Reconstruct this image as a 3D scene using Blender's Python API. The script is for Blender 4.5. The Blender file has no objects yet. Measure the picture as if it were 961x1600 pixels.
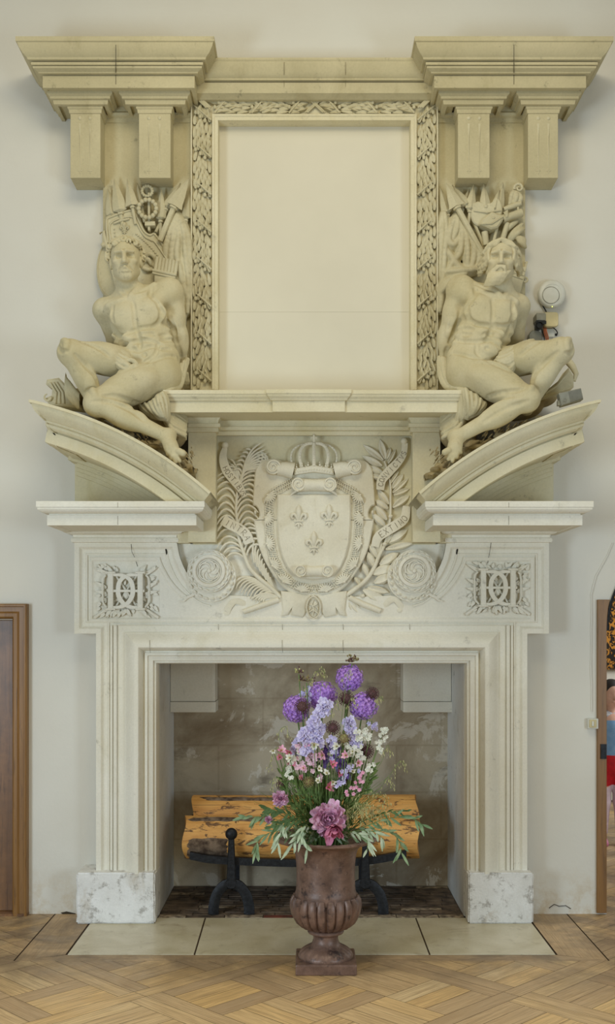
import bpy, bmesh, math, random
import numpy as np
from mathutils import Vector, Matrix
PI = math.pi
S = bpy.context.scene
COL = S.collection
rnd = random.Random(7)

# ------------------------------------------------------------------ camera, light, exposure
F = 1722.0; UC = 480.5; VC = 980.0; EYE = 1.6        # focal length and principal point in pixels of a 961x1600 frame
cam_d = bpy.data.cameras.new('camera'); cam = bpy.data.objects.new('camera', cam_d); COL.objects.link(cam)
cam.location = (0, 0, EYE); cam.rotation_euler = (PI/2, 0, 0)
cam_d.sensor_fit = 'VERTICAL'; cam_d.sensor_height = 36.0
cam_d.lens = 36.0*F/1600.0
cam_d.shift_y = (VC-800.0)/1600.0
cam_d.clip_start = 0.05
S.camera = cam
S.view_settings.view_transform = 'Standard'
try: S.view_settings.look = 'None'
except Exception: pass
S.view_settings.gamma = 1.0
S.view_settings.use_curve_mapping = False
S.view_settings.exposure = -0.45

world = bpy.data.worlds.new('world'); S.world = world; world.use_nodes = True
bg = world.node_tree.nodes['Background']
bg.inputs[0].default_value = (1.0, 0.93, 0.74, 1); bg.inputs[1].default_value = 0.35

def area(name, loc, target, sx, sy, power, color):
    l = bpy.data.lights.new(name, 'AREA'); l.shape = 'RECTANGLE'; l.size = sx; l.size_y = sy
    l.energy = power; l.color = color
    o = bpy.data.objects.new(name, l); COL.objects.link(o); o.location = loc
    d = Vector(target)-Vector(loc); o.rotation_euler = d.to_track_quat('-Z', 'Y').to_euler()
    return o
area('window_light_left', (-3.4, 1.2, 1.5), (0.2, 6.1, 0.8), 1.1, 1.7, 150, (0.70, 0.86, 1.0))
area('window_light_right', (3.6, 1.0, 1.5), (0.2, 6.1, 0.8), 1.1, 1.7, 98, (0.70, 0.86, 1.0))
area('upper_fill_light', (0.0, 3.0, 5.3), (0.0, 6.1, 2.7), 1.6, 1.0, 42, (1.0, 0.90, 0.60))  # added warm fill that yellows the upper wall, not a hanging lamp
area('overhead_fill_light', (0.0, 3.2, 5.5), (0.0, 3.6, 0.0), 3.5, 3.0, 62, (1.0, 0.92, 0.80))  # added overhead fill in place of ceiling bounce, brightens floor and slabs

# ------------------------------------------------------------------ helpers
def W(u, v, y): return Vector(((u-UC)*y/F, y, EYE+(VC-v)*y/F))
def X(u, y): return (u-UC)*y/F
def Z(v, y): return EYE+(VC-v)*y/F
PX = 6.0/F                                            # size of a pixel at the fireplace

def tag(o, label=None, cat=None, group=None, kind=None):
    if label: o['label'] = label
    if cat: o['category'] = cat
    if group: o['group'] = group
    if kind: o['kind'] = kind
    return o
def thing(name, loc, label, cat, group=None, kind=None):
    o = bpy.data.objects.new(name, None); COL.objects.link(o); o.location = loc
    o.empty_display_size = 0.05
    return tag(o, label, cat, group, kind)
def origin(o):
    v = Vector((0, 0, 0))
    while o is not None:
        v += o.location; o = o.parent
    return v
def copy_tree(o, parent=None):
    c = o.copy(); COL.objects.link(c)
    if parent is not None: c.parent = parent
    for ch in list(o.children): copy_tree(ch, c)
    return c

class MB:
    def __init__(s): s.v = []; s.f = []; s.a = []; s.cur = 0.0
    def add(s, vs, fs):
        b = len(s.v); s.v += [tuple(p) for p in vs]; s.f += [tuple(b+i for i in f) for f in fs]
        s.a += [s.cur]*len(fs)
        return b
    def box(s, x0, x1, y0, y1, z0, z1, m=None):
        vs = [Vector(p) for p in ((x0,y0,z0),(x1,y0,z0),(x1,y1,z0),(x0,y1,z0),(x0,y0,z1),(x1,y0,z1),(x1,y1,z1),(x0,y1,z1))]
        if m is not None: vs = [m @ p for p in vs]
        s.add(vs, [(0,3,2,1),(4,5,6,7),(0,1,5,4),(1,2,6,5),(2,3,7,6),(3,0,4,7)])
    def prism(s, pts, y0, y1, ch=0.0):
        """polygon of (x,z), front face at y0, back at y1; optional chamfer ch on the front"""
        n = len(pts)
        ar = sum(pts[i][0]*pts[(i+1)%n][1]-pts[(i+1)%n][0]*pts[i][1] for i in range(n))
        if ar < 0: pts = pts[::-1]
        rings = []
        if ch > 0:
            rings.append((inset(pts, ch), y0)); rings.append((pts, y0+ch))
        else: rings.append((pts, y0))
        rings.append((pts, y1))
        vs = []; fs = []
        for r, y in rings: vs += [(p[0], y, p[1]) for p in r]
        fs.append(tuple(range(n)))
        for k in range(len(rings)-1):
            for i in range(n):
                j = (i+1) % n
                fs.append((k*n+i, (k+1)*n+i, (k+1)*n+j, k*n+j))
        fs.append(tuple((len(rings)-1)*n+i for i in reversed(range(n))))
        s.add(vs, fs)
    def loft(s, rings, closed=True, cap=True):
        n = len(rings[0]); vs = [p for r in rings for p in r]; fs = []
        for k in range(len(rings)-1):
            for i in range(n if closed else n-1):
                j = (i+1) % n
                fs.append((k*n+i, k*n+j, (k+1)*n+j, (k+1)*n+i))
        if cap:
            fs.append(tuple(reversed(range(n)))); fs.append(tuple((len(rings)-1)*n+i for i in range(n)))
        s.add(vs, fs)
    def tube(s, pts, r, seg=8, flat=1.0, up=None):
        pts = [Vector(p) for p in pts]; n = len(pts)
        rs = r if hasattr(r, '__len__') else [r]*n
        rings = []; prev = Vector(up) if up else None
        for i, p in enumerate(pts):
            t = (pts[min(i+1, n-1)]-pts[max(i-1, 0)])
            if t.length < 1e-9: t = Vector((0, 0, 1))
            t.normalize()
            if prev is None: prev = Vector((0, 1, 0)) if abs(t.y) < 0.9 else Vector((1, 0, 0))
            a = prev-t*prev.dot(t)
            if a.length < 1e-6: a = t.orthogonal()
            a.normalize(); b = t.cross(a); prev = a
            rings.append([p+(a*math.cos(q)*flat+b*math.sin(q))*rs[i] for q in [2*PI*k/seg for k in range(seg)]])
        s.loft(rings)
    def lathe(s, prof, cx, cy, seg=32, wob=None):
        rings = []
        for r, z in prof:
            rings.append([(cx+math.cos(q)*r*(wob(q, z) if wob else 1), cy+math.sin(q)*r*(wob(q, z) if wob else 1), z) for q in [2*PI*k/seg for k in range(seg)]])
        s.loft(rings)
    def ball(s, c, rx, ry=None, rz=None, seg=10, rg=6, m=None):
        ry = ry or rx; rz = rz or rx; c = Vector(c); vs = []; fs = []
        for i in range(1, rg):
            a = PI*i/rg
            for k in range(seg):
                q = 2*PI*k/seg
                p = Vector((math.sin(a)*math.cos(q)*rx, math.sin(a)*math.sin(q)*ry, math.cos(a)*rz))
                vs.append(c+(m @ p if m is not None else p))
        for i in range(rg-2):
            for k in range(seg):
                j = (k+1) % seg
                fs.append((i*seg+k, (i+1)*seg+k, (i+1)*seg+j, i*seg+j))
        t = Vector((0, 0, rz)); 
        if m is not None: t = m @ t
        vs.append(c+t); vs.append(c-t); a = len(vs)-2; b = a+1
        for k in range(seg):
            j = (k+1) % seg
            fs.append((a, k, j)); fs.append((b, (rg-2)*seg+j, (rg-2)*seg+k))
        s.add(vs, fs)
    def sweep(s, path, prof, mp, closed=False, cap=True, endfix=None):
        """prof (n,h): n along the left normal of the path, mitred; mp(a,b,h)->point"""
        n = len(path); rings = []
        for i in range(n):
            p = Vector(path[i])
            d0 = d1 = None
            if closed or i > 0: d0 = (p-Vector(path[i-1])).normalized()
            if closed or i < n-1: d1 = (Vector(path[(i+1) % n])-p).normalized()
            if d0 is None: d0 = d1
            if d1 is None: d1 = d0
            n0 = Vector((-d0.y, d0.x)); n1 = Vector((-d1.y, d1.x)); m = n0+n1
            m = m/max(1e-6, m.dot(n0)) if m.length > 1e-6 else n0
            rings.append([mp(p.x+m.x*a, p.y+m.y*a, h) for a, h in prof])
        if closed: rings.append(rings[0])
        k = len(prof); vs = [q for r in rings for q in r]; fs = []
        for i in range(len(rings)-1):
            for j in range(k-1):
                fs.append((i*k+j, i*k+j+1, (i+1)*k+j+1, (i+1)*k+j))
        if cap and not closed:
            fs.append(tuple(range(k))); fs.append(tuple((len(rings)-1)*k+i for i in reversed(range(k))))
        s.add(vs, fs)
    def build(s, name, mat, parent=None, smooth=False, sharp=40, bevel=0, fix=True, attr=None):
        o0 = origin(parent) if parent is not None else Vector((0, 0, 0))
        me = bpy.data.meshes.new(name)
        me.from_pydata([(p[0]-o0.x, p[1]-o0.y, p[2]-o0.z) for p in s.v], [], s.f)
        if attr:
            at = me.attributes.new(attr, 'FLOAT', 'FACE')
            if len(me.polygons) == len(s.a): at.data.foreach_set('value', s.a)
        if fix:
            bm = bmesh.new(); bm.from_mesh(me)
            bmesh.ops.recalc_face_normals(bm, faces=bm.faces); bm.to_mesh(me); bm.free()
        me.materials.append(mat)
        if smooth:
            for p in me.polygons: p.use_smooth = True
            if sharp < 180: me.set_sharp_from_angle(angle=math.radians(sharp))
        o = bpy.data.objects.new(name, me); COL.objects.link(o)
        if parent is not None: o.parent = parent
        if bevel:
            b = o.modifiers.new('bevel', 'BEVEL'); b.width = bevel; b.segments = 2; b.limit_method = 'ANGLE'; b.angle_limit = math.radians(50)
            b.harden_normals = False
        return o
def inset(pts, d):
    n = len(pts); out = []
    for i in range(n):
        p = Vector(pts[i]); a = (p-Vector(pts[i-1])).normalized(); b = (Vector(pts[(i+1) % n])-p).normalized()
        n0 = Vector((-a.y, a.x)); n1 = Vector((-b.y, b.x)); m = n0+n1
        m = m/max(0.35, m.dot(n0)) if m.length > 1e-6 else n0
        q = p+m*d; out.append((q.x, q.y))
    return out
def setorigin(o):
    """top-level mesh: put its origin at its base centre"""
    vs = o.data.vertices
    n = len(vs); co = np.empty(n*3, 'f'); vs.foreach_get('co', co); co = co.reshape(-1, 3)
    lo = co.min(0); hi = co.max(0); c = np.array([(lo[0]+hi[0])/2, (lo[1]+hi[1])/2, lo[2]], 'f')
    vs.foreach_set('co', (co-c).ravel()); o.location = [float(q) for q in c]; o.data.update()
    return o
def arc(cx, cz, r, a0, a1, n): return [(cx+r*math.cos(math.radians(a0+(a1-a0)*i/n)), cz+r*math.sin(math.radians(a0+(a1-a0)*i/n))) for i in range(n+1)]
def bez(p0, p1, p2, n=8, p3=None):
    out = []
    for i in range(n+1):
        t = i/n
        if p3 is None: out.append(Vector(p0)*(1-t)**2+Vector(p1)*2*t*(1-t)+Vector(p2)*t*t)
        else: out.append(Vector(p0)*(1-t)**3+Vector(p1)*3*t*(1-t)**2+Vector(p2)*3*t*t*(1-t)+Vector(p3)*t**3)
    return out
def catmull(pts, n=6):
    pts = [Vector(p) for p in pts]; P_ = [pts[0]*2-pts[1]]+pts+[pts[-1]*2-pts[-2]]; out = []
    for i in range(1, len(P_)-2):
        a, b, c, d = P_[i-1:i+3]
        for k in range(n):
            t = k/n
            out.append(0.5*((2*b)+(c-a)*t+(2*a-5*b+4*c-d)*t*t+(3*b-a-3*c+d)*t**3))
    out.append(pts[-1]); return out

# ------------------------------------------------------------------ materials
def srgb(r, g, b): return tuple((c/255/12.92 if c/255 <= 0.04045 else ((c/255+0.055)/1.055)**2.4) for c in (r, g, b))
def nodemat(name):
    m = bpy.data.materials.new(name); m.use_nodes = True; nt = m.node_tree
    return m, nt, nt.nodes, nt.links, nt.nodes['Principled BSDF']
def noise(nd, lk, vec, scale, det=4, rough=0.55, dist=0.0):
    n = nd.new('ShaderNodeTexNoise'); n.inputs['Scale'].default_value = scale; n.inputs['Detail'].default_value = det
    n.inputs['Roughness'].default_value = rough; n.inputs['Distortion'].default_value = dist
    if vec is not None: lk.new(vec, n.inputs['Vector'])
    return n.outputs['Fac']
def ramp(nd, lk, fac, stops):
    r = nd.new('ShaderNodeValToRGB'); e = r.color_ramp.elements
    while len(e) < len(stops): e.new(0.5)
    for i, (p, c) in enumerate(stops):
        e[i].position = p; e[i].color = (c, c, c, 1) if isinstance(c, (int, float)) else (*c, 1)
    lk.new(fac, r.inputs[0]); return r.outputs[0]
def mixc(nd, lk, fac, a, b, mode='MIX'):
    m = nd.new('ShaderNodeMix'); m.data_type = 'RGBA'; m.blend_type = mode
    for sock, val in ((m.inputs[0], fac), (m.inputs[6], a), (m.inputs[7], b)):
        if hasattr(val, 'type'): lk.new(val, sock)
        elif isinstance(val, (int, float)): sock.default_value = val
        else: sock.default_value = (*val, 1)
    return m.outputs[2]
def bump(nd, lk, bs, h, strength=0.3, dist=0.01):
    b = nd.new('ShaderNodeBump'); b.inputs['Strength'].default_value = strength; b.inputs['Distance'].default_value = dist
    lk.new(h, b.inputs['Height']); lk.new(b.outputs[0], bs.inputs['Normal']); return b
def position(nd): return nd.new('ShaderNodeNewGeometry').outputs['Position']
def scaled(nd, lk, vec, s, rot=(0, 0, 0)):
    m = nd.new('ShaderNodeMapping'); m.inputs['Scale'].default_value = s; m.inputs['Rotation'].default_value = rot
    lk.new(vec, m.inputs['Vector']); return m.outputs[0]
def plain(name, c, rough=0.6, metal=0.0, spec=None, c2=None, sc=30, bmp=0.0, trans=0.0):
    m, nt, nd, lk, bs = nodemat(name)
    bs.inputs['Roughness'].default_value = rough; bs.inputs['Metallic'].default_value = metal
    if c2 is None: c2 = tuple(q*0.8 for q in c)
    f = noise(nd, lk, position(nd), sc, 4)
    lk.new(mixc(nd, lk, ramp(nd, lk, f, [(0.35, 0.0), (0.65, 1.0)]), c, c2), bs.inputs['Base Color'])
    if bmp: bump(nd, lk, bs, noise(nd, lk, position(nd), sc*2, 5), bmp, 0.005)
    if trans:
        try: bs.inputs['Subsurface Weight'].default_value = trans; bs.inputs['Subsurface Radius'].default_value = (0.01, 0.01, 0.01)
        except Exception: pass
    return m
def stone(name, c, c2, stain, stain_amt=0.35, grime=0.0, sc=1.0, bmp=0.25, gt=0.60):
    m, nt, nd, lk, bs = nodemat(name); pos = position(nd)
    base = mixc(nd, lk, ramp(nd, lk, noise(nd, lk, pos, 2.2*sc, 5, 0.6, 0.4), [(0.35, 0.0), (0.68, 1.0)]), c, c2)
    st = ramp(nd, lk, noise(nd, lk, scaled(nd, lk, pos, (1, 1, 0.6)), 3.6*sc, 6, 0.68, 0.6), [(0.56, 0.0), (0.74, stain_amt)])
    base = mixc(nd, lk, st, base, stain)
    if grime:
        g = ramp(nd, lk, noise(nd, lk, pos, 9*sc, 8, 0.75, 0.2), [(gt, 0.0), (gt+0.10, grime)])
        base = mixc(nd, lk, g, base, (0.10, 0.085, 0.06) if gt > 0.55 else (0.22, 0.19, 0.15))
    fine = ramp(nd, lk, noise(nd, lk, pos, 90, 3), [(0.3, 0.93), (0.7, 1.0)])
    base = mixc(nd, lk, 1.0, base, fine, 'MULTIPLY')
    lk.new(base, bs.inputs['Base Color']); bs.inputs['Roughness'].default_value = 0.85
    bs.inputs['Specular IOR Level'].default_value = 0.25
    bump(nd, lk, bs, noise(nd, lk, pos, 60*sc, 8, 0.65), bmp, 0.004)
    return m
M = {}
M['stone'] = stone('carved_limestone', srgb(226, 218, 188), srgb(214, 204, 168), srgb(200, 186, 134), 0.5, 0.35)
M['stone_low'] = stone('pale_limestone', srgb(236, 233, 220), srgb(227, 222, 204), srgb(206, 198, 168), 0.4, 0.35)
M['stone_dim'] = stone('buff_limestone', srgb(204, 194, 158), srgb(190, 180, 144), srgb(164, 152, 114), 0.5, 0.5, 1.3, 0.4)
M['statue'] = stone('statue_stone', srgb(212, 203, 170), srgb(196, 185, 146), srgb(162, 148, 108), 0.5, 0.4, 1.6, 0.2)
M['relief'] = stone('relief_stone', srgb(212, 204, 172), srgb(196, 186, 150), srgb(164, 150, 110), 0.5, 0.35, 2.0, 0.2)
M['crest'] = stone('crest_stone', srgb(234, 229, 210), srgb(222, 215, 192), srgb(194, 182, 146), 0.45, 0.35, 2.0, 0.2)
M['plinth'] = stone('worn_plinth_stone', srgb(242, 242, 240), srgb(224, 223, 218), srgb(176, 160, 130), 0.6, 0.6, 1.8, 0.9, 0.53)
M['joint'] = plain('dark_joint', srgb(120, 108, 80), 0.9)
M['crack'] = plain('crack_dark', srgb(60, 52, 38), 0.9)
# ------------------------------------------------------------------ setting materials
def m_plaster():
    m, nt, nd, lk, bs = nodemat('wall_plaster'); pos = position(nd)
    base = mixc(nd, lk, ramp(nd, lk, noise(nd, lk, pos, 0.9, 4), [(0.35, 0.0), (0.7, 1.0)]), srgb(222, 220, 210), srgb(215, 211, 199))
    sep = nd.new('ShaderNodeSeparateXYZ'); lk.new(pos, sep.inputs[0])
    low = nd.new('ShaderNodeMapRange'); low.inputs[1].default_value = 0.28; low.inputs[2].default_value = 0.0; low.inputs[3].default_value = 0; low.inputs[4].default_value = 1
    lk.new(sep.outputs[2], low.inputs[0])
    mul = nd.new('ShaderNodeMath'); mul.operation = 'MULTIPLY'
    lk.new(low.outputs[0], mul.inputs[0]); lk.new(ramp(nd, lk, noise(nd, lk, pos, 11, 6, 0.7), [(0.45, 0.0), (0.65, 1.0)]), mul.inputs[1])
    base = mixc(nd, lk, mul.outputs[0], base, srgb(200, 184, 156))
    lk.new(base, bs.inputs['Base Color']); bs.inputs['Roughness'].default_value = 0.9
    bump(nd, lk, bs, noise(nd, lk, pos, 7, 6, 0.6), 0.35, 0.012)
    return m
def m_firebox():
    m, nt, nd, lk, bs = nodemat('sooty_firebox_plaster'); pos = position(nd)
    b = mixc(nd, lk, ramp(nd, lk, noise(nd, lk, pos, 1.8, 6, 0.65, 0.5), [(0.36, 0.0), (0.60, 1.0)]), srgb(142, 126, 102), srgb(196, 184, 160))
    b = mixc(nd, lk, ramp(nd, lk, noise(nd, lk, pos, 4.5, 7, 0.7, 0.6), [(0.56, 0.0), (0.60, 0.6)]), b, srgb(226, 220, 206))
    b = mixc(nd, lk, ramp(nd, lk, noise(nd, lk, scaled(nd, lk, pos, (1.0, 1, 2.2)), 3.1, 5, 0.6), [(0.60, 0.0), (0.72, 0.7)]), b, srgb(104, 92, 76))
    br = nd.new('ShaderNodeTexBrick'); lk.new(scaled(nd, lk, pos, (1, 1, 1), (PI/2, 0, 0)), br.inputs['Vector'])
    br.inputs['Scale'].default_value = 1.0; br.inputs['Brick Width'].default_value = 0.55; br.inputs['Row Height'].default_value = 0.29
    br.inputs['Mortar Size'].default_value = 0.006; br.inputs['Color1'].default_value = (1, 1, 1, 1); br.inputs['Color2'].default_value = (.95, .94, .92, 1); br.inputs['Mortar'].default_value = (.86, .84, .81, 1)
    b = mixc(nd, lk, 1.0, b, br.outputs['Color'], 'MULTIPLY')
    lk.new(b, bs.inputs['Base Color']); bs.inputs['Roughness'].default_value = 0.9
    bump(nd, lk, bs, noise(nd, lk, pos, 14, 7, 0.7), 0.5, 0.012)
    return m
def m_wood(name, c1, c2, dark, rough=0.45, axis='z', attr=None, sc=1.0, dirt=0.0):
    m, nt, nd, lk, bs = nodemat(name); pos = position(nd)
    s = {'z': (14, 14, 0.9), 'x': (0.9, 14, 14), 'y': (14, 0.9, 14)}[axis]
    g = noise(nd, lk, scaled(nd, lk, pos, s), 1.6*sc, 6, 0.6, 0.8)
    b = mixc(nd, lk, ramp(nd, lk, g, [(0.3, 0.0), (0.7, 1.0)]), c1, c2)
    b = mixc(nd, lk, ramp(nd, lk, noise(nd, lk, scaled(nd, lk, pos, tuple(q*3 for q in s)), 2.0*sc, 4, 0.7), [(0.55, 0.0), (0.7, 0.6)]), b, dark)
    if attr:
        a = nd.new('ShaderNodeAttribute'); a.attribute_name = attr
        b = mixc(nd, lk, 1.0, b, ramp(nd, lk, a.outputs['Fac'], [(0.0, 0.42), (0.5, 0.8), (1.0, 1.12)]), 'MULTIPLY')
    if dirt:
        b = mixc(nd, lk, ramp(nd, lk, noise(nd, lk, pos, 1.5, 6, 0.7), [(0.45, 0.0), (0.62, dirt)]), b, dark)
    lk.new(b, bs.inputs['Base Color']); bs.inputs['Roughness'].default_value = rough
    bump(nd, lk, bs, g, 0.15, 0.004)
    return m
def m_parquet(name, axis):
    m, nt, nd, lk, bs = nodemat(name); pos = position(nd)
    rot = PI/4 if axis == 'a' else (-PI/4 if axis == 'b' else (0 if axis == 'x' else PI/2))
    s = nd.new('ShaderNodeVectorRotate'); s.rotation_type = 'Z_AXIS'; s.inputs['Angle'].default_value = -rot; lk.new(pos, s.inputs['Vector'])
    at = nd.new('ShaderNodeAttribute'); at.attribute_name = 'plank'
    off = nd.new('ShaderNodeVectorMath'); off.operation = 'ADD'
    mu = nd.new('ShaderNodeVectorMath'); mu.operation = 'SCALE'; mu.inputs[0].default_value = (7, 13, 5); lk.new(at.outputs['Fac'], mu.inputs['Scale'])
    lk.new(s.outputs[0], off.inputs[0]); lk.new(mu.outputs[0], off.inputs[1])
    g = noise(nd, lk, scaled(nd, lk, off.outputs[0], (1.0, 16, 1)), 3.2, 7, 0.62, 1.2)
    c = ramp(nd, lk, at.outputs['Fac'], [(0.0, srgb(206, 176, 136)), (0.25, srgb(228, 196, 150)), (0.55, srgb(244, 210, 156)), (0.8, srgb(250, 208, 140)), (1.0, srgb(252, 224, 174))])
    c = mixc(nd, lk, ramp(nd, lk, g, [(0.35, 0.0), (0.72, 0.65)]), c, srgb(176, 140, 98))
    fine = noise(nd, lk, scaled(nd, lk, off.outputs[0], (1.5, 60, 1)), 3.0, 4, 0.6, 0.4)
    c = mixc(nd, lk, ramp(nd, lk, fine, [(0.5, 0.0), (0.66, 0.4)]), c, srgb(112, 86, 56))
    # trodden grey dirt, worn patches near the hearth
    sep = nd.new('ShaderNodeSeparateXYZ'); lk.new(pos, sep.inputs[0])
    mr = nd.new('ShaderNodeMapRange'); mr.inputs[1].default_value = 4.7; mr.inputs[2].default_value = 5.35; mr.inputs[3].default_value = 0.05; mr.inputs[4].default_value = 0.95
    lk.new(sep.outputs[1], mr.inputs[0])
    d = nd.new('ShaderNodeMath'); d.operation = 'MULTIPLY'; lk.new(mr.outputs[0], d.inputs[0])
    lk.new(ramp(nd, lk, noise(nd, lk, pos, 2.6, 6, 0.7, 0.4), [(0.36, 0.25), (0.6, 1.0)]), d.inputs[1])
    c = mixc(nd, lk, d.outputs[0], c, srgb(126, 108, 86))
    lk.new(c, bs.inputs['Base Color'])
    bs.inputs['Roughness'].default_value = 0.42; bs.inputs['Specular IOR Level'].default_value = 0.4
    lk.new(ramp(nd, lk, noise(nd, lk, pos, 5, 5, 0.6), [(0.3, 0.32), (0.7, 0.6)]), bs.inputs['Roughness'])
    bump(nd, lk, bs, fine, 0.25, 0.003)
    return m
M['wall'] = m_plaster(); M['firebox'] = m_firebox()
M['whitewash'] = stone('whitewashed_reveal', srgb(232, 234, 232), srgb(216, 218, 214), srgb(176, 168, 148), 0.5, 0.5, 1.2, 0.5)
M['door'] = m_wood('dark_oak_door', srgb(112, 76, 42), srgb(140, 98, 56), srgb(56, 34, 18), 0.4, 'z', dirt=0.6)
M['door_frame'] = m_wood('brown_oak_frame', srgb(146, 106, 54), srgb(120, 84, 42), srgb(76, 50, 26), 0.42, 'z')
M['slab'] = stone('polished_hearth_stone', srgb(218, 210, 184), srgb(198, 188, 156), srgb(150, 130, 94), 0.6, 0.45, 2.2, 0.05)
for n_ in M['slab'].node_tree.nodes:
    if n_.type == 'BSDF_PRINCIPLED': n_.inputs['Roughness'].default_value = 0.28; n_.inputs['Specular IOR Level'].default_value = 0.5
M['brick'] = plain('sooty_brick', srgb(112, 96, 80), 0.75, c2=srgb(56, 48, 40), sc=14, bmp=0.5)
M['brick_red'] = plain('red_brick', srgb(120, 62, 46), 0.75, c2=srgb(70, 40, 30), sc=20, bmp=0.4)
M['brick_pale'] = plain('pale_mortared_brick', srgb(172, 156, 132), 0.8, c2=srgb(74, 62, 50), sc=26, bmp=0.4)
M['soot'] = plain('ashy_firebox_floor', srgb(96, 86, 74), 0.9, c2=srgb(50, 44, 38), sc=18, bmp=0.6)
M['sub'] = plain('dark_underfloor', srgb(70, 52, 36), 0.9)

YW = 6.15
CL = X(487, 6.0); CU = X(491, 6.0)
# ------------------------------------------------------------------ wall
xdl = X(22, YW); zd = Z(962, YW); xa = X(948, YW); ra = 0.55; zs = Z(985, YW)
fx0, fx1 = -0.80, 0.84
HT = 5.6; TH = 0.42
b = MB()
b.box(-3.6, xdl-1.1, YW, YW+TH, 0, HT); b.box(xdl-1.1, xdl, YW, YW+TH, zd, HT)
b.box(xdl, -1.02, YW, YW+TH, 0, HT); b.box(-1.02, 1.06, YW, YW+TH, 1.95, HT)
b.box(1.06, xa, YW, YW+TH, 0, HT)
pts = [(xa, zs)]+arc(xa+ra, zs, ra, 180, 0, 24)+[(xa+2*ra, HT), (xa, HT)]
b.prism(pts, YW, YW+TH)
b.box(xa+2*ra, 4.2, YW, YW+TH, 0, HT)
w = b.build('wall_back', M['wall']); tag(w, kind='structure')
# firebox: reveals, back, hood
b = MB()
b.box(-1.02, fx0-0.026, 6.10, 6.95, 0, 1.95); tag(b.build('wall_firebox_left', M['whitewash']), kind='structure')
b = MB(); b.box(fx1+0.026, 1.06, 6.10, 6.95, 0, 1.95); tag(b.build('wall_firebox_right', M['whitewash']), kind='structure')
b = MB(); b.box(-1.02, 1.06, 6.812, 7.0, 0, 1.95)
tag(b.build('wall_firebox_back', M['firebox']), kind='structure')
b = MB(); b.box(-0.826, 0.866, 6.12, 6.81, 1.62, 1.95)
tag(b.build('ceiling_firebox', M['firebox']), kind='structure')

# ------------------------------------------------------------------ floor
HX0, HX1, HY0, HY1 = X(104, 5.38), X(868, 5.40), 5.385, 6.06      # the stone hearth
SIDE = 1.145
def plank_clip(poly):
    """keep planks away from the hearth rectangle (with its border boards)"""
    return poly
cells = {'a': MB(), 'b': MB()}
cs = math.cos(PI/4)
ox, oy = 0.919, 4.775
def to_w(a, c): return (ox+(a-c)*cs, oy+(a+c)*cs)
BX0, BX1, BY0 = HX0-0.235, HX1+0.235, HY0-0.10
def emit(kind, a0, a1, c0, c1):
    g = 0.0011
    q = [to_w(a0+g, c0+g), to_w(a1-g, c0+g), to_w(a1-g, c1-g), to_w(a0+g, c1-g)]
    polys = [q]
    def clip(p, nx, ny, d):
        out = []
        for i in range(len(p)):
            A = p[i]; B = p[(i+1) % len(p)]; da = A[0]*nx+A[1]*ny-d; db = B[0]*nx+B[1]*ny-d
            if da <= 0: out.append(A)
            if (da < 0 < db) or (db < 0 < da):
                t = da/(da-db); out.append((A[0]+(B[0]-A[0])*t, A[1]+(B[1]-A[1])*t))
        return out
    res = []
    f = clip(q, 0, 1, BY0)                       # in front of the hearth
    if len(f) > 2: res.append(f)
    back = clip(q, 0, -1, -BY0)
    if len(back) > 2:
        back = clip(back, 0, 1, 10.1)
        if len(back) > 2:
            l = clip(back, 1, 0, BX0)
            if len(l) > 2: res.append(l)
            r = clip(back, -1, 0, -BX1)
            if len(r) > 2: res.append(r)
    v = rnd.random()
    m = cells[kind]; m.cur = v
    for p in res: m.add([(x, y, 0.0) for x, y in p], [tuple(range(len(p)))])
fw = 0.085
for i in range(-7, 9):
    for j in range(-7, 9):
        a, c = i*SIDE, j*SIDE
        cx_, cy_ = to_w(a+SIDE/2, c+SIDE/2)
        if not ((-3.2 < cx_ < 4.0 and 2.0 < cy_ < 7.2) or (1.0 < cx_ < 4.5 and 7.0 < cy_ < 10.6)): continue
        emit('a', a, a+SIDE, c, c+fw); emit('a', a+fw, a+SIDE-fw, c+SIDE-fw, c+SIDE)
        emit('b', a, a+fw, c+fw, c+SIDE); emit('b', a+SIDE-fw, a+SIDE, c+fw, c+SIDE)
        inn = SIDE-2*fw; u = inn/3.0
        # woven interior: long and short boards crossing round small square blocks
        for p in range(3):
            for q_ in range(3):
                A0, C0 = a+fw+p*u, c+fw+q_*u
                if (p+q_) % 2 == 0:
                    [emit('a', A0, A0+u, C0+u*k_/3, C0+u*(k_+1)/3) for k_ in range(3)]
                else:
                    [emit('b', A0+u*k_/3, A0+u*(k_+1)/3, C0, C0+u) for k_ in range(3)]
for k in ('a', 'b'):
    o = cells[k].build('floor_parquet', m_parquet('parquet_'+k, k), attr='plank', fix=False); tag(o, kind='structure')
b = MB(); b.box(-3.6, 4.2, 0.5, 7.2, -0.06, -0.004); tag(b.build('floor_base', M['sub']), kind='structure')
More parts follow.
